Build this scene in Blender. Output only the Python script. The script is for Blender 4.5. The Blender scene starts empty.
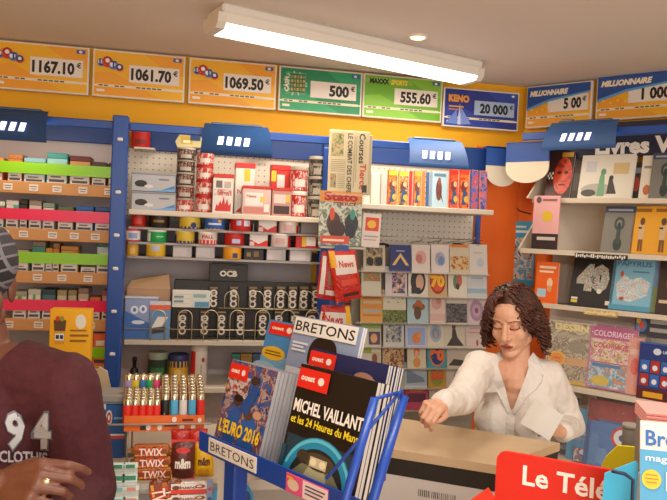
import bpy, bmesh, math, random
from mathutils import Vector, Matrix, Euler
from mathutils.bvhtree import BVHTree
from math import sin, cos, tan, pi, radians, sqrt, atan2

SC = bpy.context.scene
COL = SC.collection
random.seed(7)

# ------------------------------------------------------------------ camera
FPX = 680.0
CAM = Vector((0, 0, 1.68))
YAW, PITCH, ROLL = radians(11.3), math.atan(-18 / FPX), radians(2.5)
fwd = Vector((sin(YAW) * cos(PITCH), cos(YAW) * cos(PITCH), sin(PITCH)))
r0 = Vector((cos(YAW), -sin(YAW), 0)); u0 = r0.cross(fwd)
rgt = r0 * cos(ROLL) + u0 * sin(ROLL); upv = u0 * cos(ROLL) - r0 * sin(ROLL)
cd = bpy.data.cameras.new('camera'); cam = bpy.data.objects.new('camera', cd); COL.objects.link(cam)
mw = Matrix((rgt, upv, -fwd)).transposed().to_4x4(); mw.translation = CAM
cam.matrix_world = mw
cd.sensor_width = 36; cd.lens = 36 * FPX / 667; cd.clip_start = 0.05
SC.camera = cam

# ------------------------------------------------------------------ world, light, exposure
w = bpy.data.worlds.new('sky'); SC.world = w; w.use_nodes = True
w.node_tree.nodes['Background'].inputs[0].default_value = (1.0, 0.95, 0.90, 1)
w.node_tree.nodes['Background'].inputs[1].default_value = 1.0
SC.view_settings.view_transform = 'Standard'
try: SC.view_settings.look = 'None'
except Exception: pass
SC.view_settings.gamma = 1.0; SC.view_settings.use_curve_mapping = False
SC.view_settings.exposure = -0.12

def area(name, loc, to, sx, sy, power, col):
    l = bpy.data.lights.new(name, 'AREA'); l.shape = 'RECTANGLE'; l.size = sx; l.size_y = sy
    l.energy = power; l.color = col
    o = bpy.data.objects.new(name, l); COL.objects.link(o); o.location = loc
    o.rotation_euler = (Vector(to) - Vector(loc)).to_track_quat('-Z', 'Y').to_euler()
    return o
area('shop_front_daylight', (0.3, -2.6, 1.7), (0.5, 3, 1.35), 3.2, 2.0, 85, (1.0, 0.93, 0.85))
# tubes inside the ceiling fixture: the fixture itself is built further down
area('ceiling_tube_light', (0.635, 2.85, 2.405), (0.635, 2.85, 0), 1.2, 0.12, 13, (1.0, 0.88, 0.72)).rotation_euler = (0, 0, radians(20))

area('added_fill_light_front', (0.5, 0.9, 2.44), (0.5, 0.9, 0), 1.2, 0.12, 22, (1.0, 0.92, 0.82))  # added overhead fill out of view, no fixture built for it
area('added_fill_light_rear', (0.5, -1.2, 2.44), (0.5, -1.2, 0), 1.2, 0.12, 22, (1.0, 0.92, 0.82))  # second added fill, behind the camera, brightens and evens the room

# ------------------------------------------------------------------ pixel measuring helpers: a point seen at (px,py) on a real plane
WY = 3.43                      # back wall
RP = Vector((1.70, 3.43)); RA = radians(-50)
RE = Vector((cos(RA), sin(RA))); RN = Vector((sin(RA), -cos(RA)))
def ray(px, py): return fwd + rgt * ((px - 333.5) / FPX) - upv * ((py - 250) / FPX)
def bx(px, py, d):             # back wall frame: x, z at distance d in front of it
    r = ray(px, py); t = (WY - d) / r.y
    return r.x * t, CAM.z + r.z * t
def rx(px, py, d):             # right wall frame: s along, z
    r = ray(px, py); q0 = RP + RN * d; r2 = Vector((r.x, r.y))
    t = q0.dot(RN) / r2.dot(RN); q = r2 * t
    return (q - q0).dot(RE), CAM.z + r.z * t
def rloc(s, d, z):
    q = RP + RE * s + RN * d
    return Vector((q.x, q.y, z))
def dep(px, py, t): return CAM + ray(px, py) * t

# ------------------------------------------------------------------ materials
def srgb(h):
    h = h.lstrip('#'); o = []
    for i in (0, 2, 4):
        c = int(h[i:i + 2], 16) / 255
        o.append(c / 12.92 if c <= 0.04045 else ((c + 0.055) / 1.055) ** 2.4)
    return (*o, 1)
_mats = {}
def M(h, rough=0.5, metal=0.0, emit=0.0, spec=0.5, bump=0.0, bscale=60):
    if not isinstance(h, str): return h
    k = (h, rough, metal, emit, spec, bump, bscale)
    if k in _mats: return _mats[k]
    m = bpy.data.materials.new('m_' + h.strip('#')); m.use_nodes = True
    nt = m.node_tree; b = nt.nodes['Principled BSDF']
    b.inputs['Base Color'].default_value = srgb(h); b.inputs['Roughness'].default_value = rough
    b.inputs['Metallic'].default_value = metal; b.inputs['Specular IOR Level'].default_value = spec
    if emit:
        b.inputs['Emission Color'].default_value = srgb(h); b.inputs['Emission Strength'].default_value = emit
    if bump:
        tc = nt.nodes.new('ShaderNodeTexCoord'); n = nt.nodes.new('ShaderNodeTexNoise'); bp = nt.nodes.new('ShaderNodeBump')
        n.inputs['Scale'].default_value = bscale; n.inputs['Detail'].default_value = 4
        bp.inputs['Strength'].default_value = bump; bp.inputs['Distance'].default_value = 0.02
        nt.links.new(tc.outputs['Object'], n.inputs['Vector']); nt.links.new(n.outputs['Fac'], bp.inputs['Height'])
        nt.links.new(bp.outputs['Normal'], b.inputs['Normal'])
    _mats[k] = m
    return m
def surf(name, h1, h2, scale, rough=0.6, bump=0.0, detail=4, lo=0.35, hi=0.65, stretch=(1, 1, 1)):
    m = bpy.data.materials.new(name); m.use_nodes = True; nt = m.node_tree; b = nt.nodes['Principled BSDF']
    tc = nt.nodes.new('ShaderNodeTexCoord'); mp = nt.nodes.new('ShaderNodeMapping'); n = nt.nodes.new('ShaderNodeTexNoise'); cr = nt.nodes.new('ShaderNodeValToRGB')
    mp.inputs['Scale'].default_value = stretch
    n.inputs['Scale'].default_value = scale; n.inputs['Detail'].default_value = detail
    cr.color_ramp.elements[0].position = lo; cr.color_ramp.elements[1].position = hi
    cr.color_ramp.elements[0].color = srgb(h1); cr.color_ramp.elements[1].color = srgb(h2)
    nt.links.new(tc.outputs['Object'], mp.inputs['Vector']); nt.links.new(mp.outputs['Vector'], n.inputs['Vector']); nt.links.new(n.outputs['Fac'], cr.inputs['Fac'])
    nt.links.new(cr.outputs['Color'], b.inputs['Base Color']); b.inputs['Roughness'].default_value = rough
    if bump:
        bp = nt.nodes.new('ShaderNodeBump'); bp.inputs['Strength'].default_value = bump; bp.inputs['Distance'].default_value = 0.01
        nt.links.new(n.outputs['Fac'], bp.inputs['Height']); nt.links.new(bp.outputs['Normal'], b.inputs['Normal'])
    return m
_cg = {}
def collage(cols, scale=30, seed=0, rough=0.4):
    """printed picture: blotches of the given ink colours"""
    k = (tuple(cols), scale, seed)
    if k in _cg: return _cg[k]
    m = bpy.data.materials.new('picture_print'); m.use_nodes = True; nt = m.node_tree; b = nt.nodes['Principled BSDF']
    tc = nt.nodes.new('ShaderNodeTexCoord'); mp = nt.nodes.new('ShaderNodeMapping'); n = nt.nodes.new('ShaderNodeTexNoise'); cr = nt.nodes.new('ShaderNodeValToRGB')
    mp.inputs['Location'].default_value = (seed * 1.37, seed * 0.71, seed * 2.11)
    n.inputs['Scale'].default_value = scale; n.inputs['Detail'].default_value = 3; n.inputs['Distortion'].default_value = 0.8
    r = cr.color_ramp; r.interpolation = 'EASE'
    N = len(cols)
    while len(r.elements) < N: r.elements.new(0.5)
    for i, c in enumerate(cols):
        r.elements[i].position = 0.30 + 0.40 * i / max(1, N - 1); r.elements[i].color = srgb(c)
    nt.links.new(tc.outputs['Object'], mp.inputs['Vector']); nt.links.new(mp.outputs['Vector'], n.inputs['Vector']); nt.links.new(n.outputs['Fac'], cr.inputs['Fac'])
    nt.links.new(cr.outputs['Color'], b.inputs['Base Color']); b.inputs['Roughness'].default_value = rough
    _cg[k] = m
    return m
def sheer(name, h, alpha, rough=0.15, bump=0.0, bscale=40):
    """see-through tinted plastic"""
    m = bpy.data.materials.new(name); m.use_nodes = True; nt = m.node_tree; b = nt.nodes['Principled BSDF']
    b.inputs['Base Color'].default_value = srgb(h); b.inputs['Roughness'].default_value = rough
    t = nt.nodes.new('ShaderNodeBsdfTransparent'); mx = nt.nodes.new('ShaderNodeMixShader'); out = nt.nodes['Material Output']
    mx.inputs[0].default_value = alpha
    nt.links.new(t.outputs[0], mx.inputs[1]); nt.links.new(b.outputs[0], mx.inputs[2]); nt.links.new(mx.outputs[0], out.inputs[0])
    if bump:
        tc = nt.nodes.new('ShaderNodeTexCoord'); n = nt.nodes.new('ShaderNodeTexNoise'); bp = nt.nodes.new('ShaderNodeBump')
        n.inputs['Scale'].default_value = bscale; bp.inputs['Strength'].default_value = bump; bp.inputs['Distance'].default_value = 0.02
        nt.links.new(tc.outputs['Object'], n.inputs['Vector']); nt.links.new(n.outputs['Fac'], bp.inputs['Height']); nt.links.new(bp.outputs['Normal'], b.inputs['Normal'])
    return m

WHITE = '#e4ded4'; PAPER = '#e6e2da'; BLACK = '#15120f'; BLUE = '#16408f'; RED = '#c01c14'
STEEL = M('#b9b4ac', 0.3, 0.9); WIRE = M('#c9bd9c', 0.35, 0.6)

# ------------------------------------------------------------------ text outlines
_tx = {}
def text_geo(s, bold=0.02, shear=0.0, font_res=2):
    k = (s, bold, shear)
    if k in _tx: return _tx[k]
    c = bpy.data.curves.new('lettering', 'FONT'); c.body = s; c.size = 1; c.offset = bold; c.shear = shear
    c.resolution_u = font_res; c.fill_mode = 'FRONT'
    o = bpy.data.objects.new('lettering', c); COL.objects.link(o)
    dg = bpy.context.evaluated_depsgraph_get(); dg.update()
    me = bpy.data.meshes.new_from_object(o.evaluated_get(dg))
    vs = [(v.co.x, v.co.y) for v in me.vertices]; fs = [tuple(p.vertices) for p in me.polygons]
    bpy.data.objects.remove(o); bpy.data.curves.remove(c); bpy.data.meshes.remove(me)
    if vs:
        x0 = min(v[0] for v in vs); vs = [((x - x0) / 0.729, y / 0.729) for x, y in vs]
        wd = max(v[0] for v in vs)
    else: wd = 0
    _tx[k] = (vs, fs, wd)
    return _tx[k]

# ------------------------------------------------------------------ mesh builder
class MB:
    def __init__(s): s.v = []; s.f = []; s.m = []; s.sm = []; s.mats = []; s.M = Matrix()
    def mi(s, m):
        m = M(m)
        if m not in s.mats: s.mats.append(m)
        return s.mats.index(m)
    def add(s, vs, fs, mat, smooth=False):
        b = len(s.v); k = s.mi(mat)
        for v in vs: s.v.append(s.M @ Vector(v))
        for f in fs: s.f.append(tuple(i + b for i in f)); s.m.append(k); s.sm.append(smooth)
        return s
    def box(s, x0, x1, y0, y1, z0, z1, mat, bev=0.0, seg=1):
        if bev <= 0:
            vs = [(x, y, z) for z in (z0, z1) for y in (y0, y1) for x in (x0, x1)]
            return s.add(vs, [(0, 2, 3, 1), (4, 5, 7, 6), (0, 1, 5, 4), (2, 6, 7, 3), (0, 4, 6, 2), (1, 3, 7, 5)], mat)
        bm = bmesh.new(); bmesh.ops.create_cube(bm, size=1)
        for v in bm.verts: v.co = Vector((x0 + (v.co.x + .5) * (x1 - x0), y0 + (v.co.y + .5) * (y1 - y0), z0 + (v.co.z + .5) * (z1 - z0)))
        bev = min(bev, .45 * min(x1 - x0, y1 - y0, z1 - z0))
        bmesh.ops.bevel(bm, geom=bm.edges[:], offset=bev, segments=seg, affect='EDGES', profile=0.5)
        bm.verts.index_update()
        s.add([v.co.copy() for v in bm.verts], [tuple(v.index for v in f.verts) for f in bm.faces], mat, False); bm.free()
        return s
    def lathe(s, prof, mat, c=(0, 0, 0), n=24, smooth=True):
        vs = []; fs = []
        for r, z in prof:
            for i in range(n):
                a = 2 * pi * i / n; vs.append((c[0] + r * cos(a), c[1] + r * sin(a), c[2] + z))
        for j in range(len(prof) - 1):
            for i in range(n):
                k = (i + 1) % n; fs.append((j * n + i, j * n + k, (j + 1) * n + k, (j + 1) * n + i))
        s.add(vs, fs, mat, smooth)
        b = [(c[0], c[1], c[2])]
        for j, fl in ((0, True), (len(prof) - 1, False)):
            if prof[j][0] > 1e-5:
                ring = vs[j * n:(j + 1) * n]; s.add(ring, [tuple(reversed(range(n))) if fl else tuple(range(n))], mat)
        return s
    def tube(s, pts, r, mat, n=8, closed=False, r1=None):
        pts = [Vector(p) for p in pts]; N = len(pts); vs = []; fs = []
        t0 = (pts[1] - pts[0]).normalized(); a = Vector((0, 0, 1)) if abs(t0.z) < .9 else Vector((1, 0, 0))
        nrm = t0.cross(a).normalized()
        for i, p in enumerate(pts):
            if closed: t = pts[(i + 1) % N] - pts[i - 1]
            else: t = pts[min(i + 1, N - 1)] - pts[max(i - 1, 0)]
            t = t.normalized() if t.length > 1e-9 else t0
            nrm = (nrm - t * nrm.dot(t)); nrm = nrm.normalized() if nrm.length > 1e-6 else t.orthogonal().normalized()
            bn = t.cross(nrm); rr = r if r1 is None else r + (r1 - r) * i / (N - 1)
            for k in range(n):
                q = 2 * pi * k / n; vs.append(p + nrm * (rr * cos(q)) + bn * (rr * sin(q)))
        for i in range(N if closed else N - 1):
            j = (i + 1) % N
            for k in range(n):
                l = (k + 1) % n; fs.append((i * n + k, i * n + l, j * n + l, j * n + k))
        if not closed: fs += [tuple(reversed(range(n))), tuple(range((N - 1) * n, N * n))]
        return s.add(vs, fs, mat, True)
    def prism(s, pts, y0, y1, mat):            # outline in x,z, counter-clockwise seen from -y
        n = len(pts); vs = [(x, y0, z) for x, z in pts] + [(x, y1, z) for x, z in pts]
        fs = [tuple(range(n)), tuple(reversed(range(n, 2 * n)))] + [(i, n + i, n + (i + 1) % n, (i + 1) % n) for i in range(n)]
        return s.add(vs, fs, mat)
    def prismz(s, pts, z0, z1, mat):
        n = len(pts); vs = [(x, y, z0) for x, y in pts] + [(x, y, z1) for x, y in pts]
        fs = [tuple(reversed(range(n))), tuple(range(n, 2 * n))] + [(i, (i + 1) % n, n + (i + 1) % n, n + i) for i in range(n)]
        return s.add(vs, fs, mat)
    def ball(s, c, r, mat, n=16, m=10):
        if not hasattr(r, '__len__'): r = (r, r, r)
        prof = [(sin(pi * j / m), -cos(pi * j / m)) for j in range(m + 1)]
        vs = []; fs = []
        vs.append((c[0], c[1], c[2] - r[2]))
        for j in range(1, m):
            for i in range(n):
                a = 2 * pi * i / n; vs.append((c[0] + r[0] * prof[j][0] * cos(a), c[1] + r[1] * prof[j][0] * sin(a), c[2] + r[2] * prof[j][1]))
        vs.append((c[0], c[1], c[2] + r[2])); L = len(vs) - 1
        for i in range(n):
            k = (i + 1) % n
            fs.append((0, 1 + k, 1 + i)); fs.append((L, L - n + i, L - n + k))
            for j in range(m - 2): fs.append((1 + j * n + i, 1 + j * n + k, 1 + (j + 1) * n + k, 1 + (j + 1) * n + i))
        return s.add(vs, fs, mat, True)
    def capsule(s, a, b, ra, rb, mat, n=14):
        a = Vector(a); b = Vector(b); d = b - a; L = d.length; d = d.normalized() if L > 1e-6 else Vector((0, 0, 1))
        q = Vector((0, 0, 1)).rotation_difference(d).to_matrix()
        prof = [(ra * sin(t), -ra * cos(t)) for t in (0.02, pi / 6, pi / 3, pi / 2)] + [(rb * cos(t), L + rb * sin(t)) for t in (0, pi / 6, pi / 3, pi / 2 - 0.02)]
        vs = []; fs = []
        for r, z in prof:
            for i in range(n): vs.append(a + q @ Vector((r * cos(2 * pi * i / n), r * sin(2 * pi * i / n), z)))
        for j in range(len(prof) - 1):
            for i in range(n):
                k = (i + 1) % n; fs.append((j * n + i, j * n + k, (j + 1) * n + k, (j + 1) * n + i))
        fs += [tuple(reversed(range(n))), tuple(range((len(prof) - 1) * n, len(prof) * n))]
        return s.add(vs, fs, mat, True)
    def ell(s, mtx, r, mat, n=20, m=14):        # ellipsoid placed by matrix
        o = s.M; s.M = o @ mtx; s.ball((0, 0, 0), r, mat, n, m); s.M = o
        return s
    # --- printing: flat ink shapes laid on a face. map(u metres right, v metres up, lift) -> point
    def ink(s, x0, z0, w, h, elems, fmap, lift0=0.0003, step=0.0003, sub=1):
        for i, e in enumerate(elems):
            k = e[0]; lf = lift0 + step * i
            P = lambda u, v: fmap(x0 + u * w, z0 + v * h, lf)
            if k == 'r':
                _, a, b, c, d, mat = e
                for j in range(sub):
                    p = a + (c - a) * j / sub; q = a + (c - a) * (j + 1) / sub
                    s.add([P(p, b), P(q, b), P(q, d), P(p, d)], [(0, 1, 2, 3)], mat)
            elif k == 'e':
                _, a, b, c, d, mat = e; n = 20
                s.add([P(a, b)] + [P(a + c * cos(2 * pi * j / n), b + d * sin(2 * pi * j / n)) for j in range(n)], [(0, 1 + j, 1 + (j + 1) % n) for j in range(n)], mat)
            elif k == 'p':
                _, pts, mat = e; s.add([P(*q) for q in pts], [tuple(range(len(pts)))], mat)
            elif k == 't':
                _, a, b, hf, txt, mat = e[:6]; o = e[6] if len(e) > 6 else {}
                vs, fs, wd = text_geo(txt, o.get('bold', 0.02), o.get('shear', 0.0))
                if not vs: continue
                H = hf * h; sx = H
                if 'w' in o: sx = o['w'] * w / wd          # fit to width
                W = wd * sx; ox = {'l': 0, 'c': -W / 2, 'r': -W}[o.get('al', 'l')]
                rot = o.get('rot', 0.0); cr, sr = cos(rot), sin(rot)
                pv = []
                for x, y in vs:
                    X = ox + x * sx; Y = y * H
                    X, Y = X * cr - Y * sr, X * sr + Y * cr
                    pv.append(fmap(x0 + a * w + X, z0 + b * h + Y, lf))
                s.add(pv, fs, mat)
        return s
    def front(s, x0, z0, w, h, y, elems, **k): return s.ink(x0, z0, w, h, elems, lambda u, v, l: (u, y - l, v), **k)
    def wrap(s, r, z0, h, elems, c=(0, 0), arc=pi, **k):   # around a cylinder, front at -y
        w = r * arc
        def fm(u, v, l):
            a = (u - w / 2) / r - pi / 2; return (c[0] + (r + l) * cos(a), c[1] + (r + l) * sin(a), v)
        return s.ink(0, z0, w, h, elems, fm, sub=8, lift0=.0005, **k)
    def build(s, name, parent=None, label=None, loc=None, rot=None):
        me = bpy.data.meshes.new(name); me.from_pydata([tuple(v) for v in s.v], [], s.f)
        for m in s.mats: me.materials.append(m)
        me.polygons.foreach_set('material_index', s.m); me.polygons.foreach_set('use_smooth', s.sm); me.update()
        o = bpy.data.objects.new(name, me); COL.objects.link(o)
        if parent: o.parent = parent
        if label: o['label'] = label
        if loc is not None: o.location = loc
        if rot is not None: o.rotation_euler = rot
        return o
def tag(o, label, cat, group=None):
    o['label'] = label; o['category'] = cat
    if group: o['group'] = group
    return o
def thing(name, label, cat, loc=(0, 0, 0), rz=0.0, tilt=0.0, group=None, ry=0.0):
    o = bpy.data.objects.new(name, None); o.empty_display_size = .05; COL.objects.link(o)
    o.location = loc; o.rotation_euler = (tilt, ry, rz)
    return tag(o, label, cat, group)
def solo(mb, name, label, cat, loc=(0, 0, 0), rz=0.0, tilt=0.0, group=None, ry=0.0):
    return tag(mb.build(name, None, None, loc, (tilt, ry, rz)), label, cat, group)
def struct(mb, name, parent=None):
    o = mb.build(name, parent)
    if not parent: o['kind'] = 'structure'
    return o
def dup(root, loc, label=None, group=None, rot=None):
    r = root.copy(); COL.objects.link(r); r.location = loc
    if rot is not None: r.rotation_euler = rot
    if label: r['label'] = label
    if group: r['group'] = group
    for ch in list(root.children):
        c = ch.copy(); COL.objects.link(c); c.parent = r
        for g in list(ch.children):
            d = g.copy(); COL.objects.link(d); d.parent = c
    return r
def smoothmesh(mb, voxel, it=3, fac=0.5):
    """fuse overlapping closed shapes into one continuous skin"""
    o = mb.build('fused')
    m = o.modifiers.new('r', 'REMESH'); m.mode = 'VOXEL'; m.voxel_size = voxel
    m = o.modifiers.new('s', 'SMOOTH'); m.factor = fac; m.iterations = it
    dg = bpy.context.evaluated_depsgraph_get(); dg.update()
    me = bpy.data.meshes.new_from_object(o.evaluated_get(dg)); old = o.data
    bpy.data.objects.remove(o); bpy.data.meshes.remove(old)
    return me
def link_mesh(me, name, parent=None, mats=()):
    me.name = name; me.materials.clear()
    for m in mats: me.materials.append(M(m))
    me.polygons.foreach_set('use_smooth', [True] * len(me.polygons)); me.update()
    o = bpy.data.objects.new(name, me); COL.objects.link(o)
    if parent: o.parent = parent
    return o
# ================================================================== THE SETTING
CEIL = 2.505
m_ceil = surf('ceiling_paint', '#e4dcd4', '#e8e0d8', 1.2, 0.8)
m_yel = surf('yellow_paint', '#eba90c', '#f0b012', 2, 0.65)
m_ora = surf('orange_paint', '#f0701a', '#ea6614', 3, 0.6)
m_floor = surf('floor_tile', '#c8bcac', '#d4c8b8', 5, 0.5)
b = MB(); b.box(-2.4, 4.5, -3.2, 3.6, -0.1, 0, m_floor); struct(b, 'floor')
b = MB(); b.box(-2.4, 4.5, -3.2, 3.6, CEIL, CEIL + .1, m_ceil); struct(b, 'ceiling')
b = MB(); b.box(-2.4, RP.x + .05, WY, WY + .12, 0, CEIL, m_yel); struct(b, 'wall_back')
b = MB(); b.box(-2.4, -2.28, -3.2, WY, 0, CEIL, m_yel); struct(b, 'wall_left')
b = MB(); b.M = Matrix.Translation((RP.x, RP.y, 0)) @ Matrix.Rotation(RA, 4, 'Z'); b.box(0, 4.0, 0, .12, 0, CEIL, m_yel); struct(b, 'wall_right')
# orange painted strip of wall in the corner
b = MB(); b.box(1.44, RP.x - .012, WY - .012, WY, 0, 2.17, m_ora); struct(b, 'trim_1')
b = MB(); b.M = Matrix.Translation((RP.x, RP.y, 0)) @ Matrix.Rotation(RA, 4, 'Z'); b.box(.0, .34, -.012, 0, 0, 2.17, m_ora); struct(b, 'trim_2')

# ------------------------------------------------------------------ ceiling light
t = thing('ceiling_light', 'long white fluorescent light fixture with glowing lens on the ceiling', 'light', (0.635, 2.85, CEIL), radians(20))
L2 = .645
b = MB(); b.box(-L2, L2, -.085, .085, -.035, 0, '#e9e4dc', .008); b.build('housing', t)
b = MB()
for sx in (-1, 1):
    b.prism([(sx * L2 - .012, -.03), (sx * L2 + .012, -.03), (sx * L2 + .012, -.0), (sx * L2 - .012, -.0)], -.09, .09, '#e6e0d6')
pr = [(-.08, -.035), (-.075, -.07), (-.055, -.09), (.055, -.09), (.075, -.07), (.08, -.035)]
for sx in (-1, 1):
    x0, x1 = sorted((sx * (L2 + .014), sx * (L2 - .02)))
    vs = [(x0, p[0], p[1]) for p in pr] + [(x1, p[0], p[1]) for p in pr]
    e = MB(); e.add(vs, [tuple(range(6)), tuple(reversed(range(6, 12)))] + [(i, 6 + i, 6 + (i + 1) % 6, (i + 1) % 6) for i in range(6)], '#e6e0d6'); e.build('end_cap', t)
b = MB(); b.add([(x, p[0] * .95, p[1]) for x in (-L2 + .02, L2 - .02) for p in pr], [(i, i + 1, 6 + i + 1, 6 + i) for i in range(1, 4)], M('#fff0d8', .4, 0, 4.5)); b.build('lens', t)
b = MB(); b.add([(x, p[0] * .95, p[1]) for x in (-L2 + .02, L2 - .02) for p in pr], [(i, i + 1, 6 + i + 1, 6 + i) for i in (0, 4)], '#ece6dc'); b.build('side_rim', t)
t = thing('spot_light', 'small round recessed lamp glowing in the ceiling beside the long fixture', 'light', (0.86, 2.72, CEIL))
b = MB(); b.lathe([(.03, -.004), (.042, -.012), (.045, -.006), (.045, -.0005)], '#e8ded0', n=24); b.build('ring', t)
b = MB(); b.lathe([(.0, -.0115), (.029, -.010), (.029, -.004)], M('#ffd9a0', .4, 0, 3), n=20); b.build('lens', t)

# ------------------------------------------------------------------ lottery signs
def lotto_balls(txt):
    cols = ['#3f7fc4', '#cf2a1d', '#3f7fc4', '#cf2a1d']; E = []
    for i, c in enumerate(txt):
        cx, cy, r = .075 + i * .068, .70 + (.03, .05, -.01, -.06)[i], (.045, .062, .052, .043)[i]
        E += [('e', cx, cy, r, r * 1.95, cols[i]), ('e', cx - .2 * r, cy + .3 * r, r * .6, r * 1.17, '#f3ece4'),
              ('t', cx, cy - .05, .14 if i != 1 else .18, c, '#2b3f86' if i != 1 else '#b3241a', {'al': 'c', 'bold': .05})]
    return E
def sign(x, top, wd, hh, bg1, bg2, value, logo, label, rz, locf, vx=(.385, .955), screen='#e9e0d6', ink='#191512', band=None, ball=False):
    t = thing('lottery_sign', label, 'sign', locf(x + wd / 2, top - hh), rz, 0, 'lottery jackpot signs along the top of the wall')
    b = MB(); b.box(-wd / 2, wd / 2, -.012, .012, 0, hh, '#e8e0d2', .003); b.build('board', t)
    f = MB(); x0, z0, W, H = -wd / 2 + .008, .008, wd - .016, hh - .016
    E = [('r', 0, 0, 1, 1, bg1)]
    if bg2: E += [('p', [(0, 0), (.75, 0), (.2, .55), (0, .5)], bg2), ('p', [(1, 1), (.55, 1), (.85, .6), (1, .55)], bg2)]
    if band: E += band
    E += [('r', .0, .20, 1, .235, '#efe6d2'), ('r', .03, .19, .97, .25, '#e9dcc0')]
    E += [('r', .05 + .06 * i, .205, .05 + .06 * i + .045, .235, '#5b5040') for i in (0, 1, 3, 4, 7, 8, 9, 10, 11)]
    E += [('r', .03, .07, .12, .13, '#efe4cf'), ('r', .88, .88, .975, .965, '#2f62a8'), ('e', .925, .92, .02, .03, '#e8e4dc')]
    E += logo
    f.front(x0, z0, W, H, -.012, E); f.build('printed_face', t)
    d = MB(); a, c = x0 + vx[0] * W, x0 + vx[1] * W
    d.box(a, c, -.0165, -.0125, z0 + .33 * H, z0 + .73 * H, screen, .001)
    eu = [('t', .965, .56, .28, '€', ink, {'al': 'r', 'bold': .03})]
    d.front(a, z0 + .33 * H, c - a, .4 * H, -.0165, [('t', .84, .18, .64, value, ink, {'al': 'r', 'bold': .045, 'w': min(.80, .135 * len(value.replace('.', '').replace(' ', '')) + .03)})] + eu)
    d.build('value_window', t)
    return t
bl = lambda x, z: (x, WY - .03, z)
Y1, Y2 = '#f2b620', '#f0a426'
G = dict(rz=0, locf=bl)
top, hh, wd = 2.494, .222, .425
sign(-.957, top, wd, hh, Y1, Y2, '1167.10', lotto_balls('LOTO'), 'yellow lottery sign reading 1167.10, above the cigarette shelves', **G)
sign(-.516, top, wd, hh, Y1, Y2, '1061.70', lotto_balls('LOTO'), 'yellow lottery sign reading 1061.70, above the blue upright post', **G)
sign(-.073, top, wd, hh, Y1, Y2, '1069.50', lotto_balls('LOTO'), 'yellow lottery sign reading 1069.50, above the blue shelf lamp', **G)
cashlogo = [('r', .06, .36, .31, .9, '#57a37a')] + [('p', [(.19, .63), (.18 + .15 * cos(a), .63 + .30 * sin(a)), (.18 + .15 * cos(a + .14), .63 + .30 * sin(a + .14))], '#9ed0a8') for a in [i * .55 for i in range(12)]] + \
    [('r', .115, .42, .30, .86, '#2c6b4a')] + [('r', .125 + .036 * i, .45 + .1 * j, .15 + .036 * i, .52 + .1 * j, '#8a9a5a' if (i + j) % 2 else '#c9a95a') for i in range(5) for j in range(4)] + \
    [('t', .095, .42, .10, 'CASH', '#f2ead8', {'rot': pi / 2, 'bold': .04})]
sign(.364, top, wd, hh, '#1f8a5c', '#2fa06c', '500', cashlogo, 'dark green lottery sign reading 500', vx=(.37, .945), **G)
mlogo = [('r', .0, .82, .62, .95, '#86b84a'), ('t', .06, .81, .12, 'MAXXX', '#14120e', {'bold': .06, 'w': .25}), ('t', .33, .81, .12, 'SPORTS', '#e8d23a', {'bold': .06, 'w': .22, 'shear': .25})]
sign(.794, top, wd, hh, '#6fb02a', '#86c23c', '555.60', mlogo, 'light green lottery sign reading 555.60', **G)
klogo = [('t', .045, .66, .18, 'KENO', '#f0a03a', {'bold': .07, 'w': .28}), ('p', [(.18, .03), (.02, .05), (.16, .45)], '#6a86d6'), ('p', [(.2, .03), (.36, .06), (.22, .5)], '#7b93dd'), ('p', [(.17, .03), (.22, .03), (.2, .62)], '#c4cff2'),
         ('r', .05, .5, .25, .54, '#e0963a'), ('r', .05, .42, .22, .45, '#c98a4a')]
sign(1.226, 2.462, wd, .205, '#26348f', '#2f45a8', '20 000', klogo, 'dark blue lottery sign reading 20 000, in the corner', vx=(.40, .95), screen='#a9c0dc', **G)
mil = [('p', [(0, .42), (.35, .62), (1, .78), (1, 1), (0, 1)], '#27509c'), ('p', [(0, .40), (.35, .60), (1, .76), (1, .80), (.35, .66), (0, .47)], '#5aa0d8'),
       ('t', .04, .77, .13, 'MILLIONNAIRE', '#f4e8cc', {'bold': .06, 'shear': .25, 'w': .62})] + [('e', .08 + .09 * i, .42 - .05 * (i % 2), .02, .035, '#f4c23a') for i in range(4)]
Rz = dict(rz=RA, locf=lambda s, z: rloc(s, .03, z))
sign(.03, 2.497, .345, .222, '#f2b420', '#f0a428', '5 00', mil, 'millionaire lottery sign reading 5 00, first on the angled wall', vx=(.34, .97), **Rz)
sign(.395, 2.512, .40, .222, '#f2b420', '#f0a428', '1 000', mil, 'millionaire lottery sign reading 1 000, cut by the right edge', vx=(.38, .97), **Rz)

# ================================================================== SHELVING
m_blue = M('#1a4796', .38); m_dblue = M('#123a80', .45); m_shelf = M('#cfc6b8', .45); m_lil = M('#bdb2b4', .6); m_tan = M('#c08a52', .5)
m_peg = M('#ddd3c4', .55)
ZR0, ZR1 = 2.068, 2.104       # blue top rail (front)
def pegboard(b, x0, x1, z0, z1, y, pitch=.028):
    b.box(x0, x1, y, y + .01, z0, z1, m_peg)
    z = z0 + .015
    while z < z1 - .005:
        x = x0 + .015
        while x < x1 - .005:
            b.add([(x - .003, y - .0005, z - .003), (x + .003, y - .0005, z - .003), (x + .003, y - .0005, z + .003), (x - .003, y - .0005, z + .003)], [(0, 1, 2, 3)], '#7d746a'); x += pitch
        z += pitch
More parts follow.
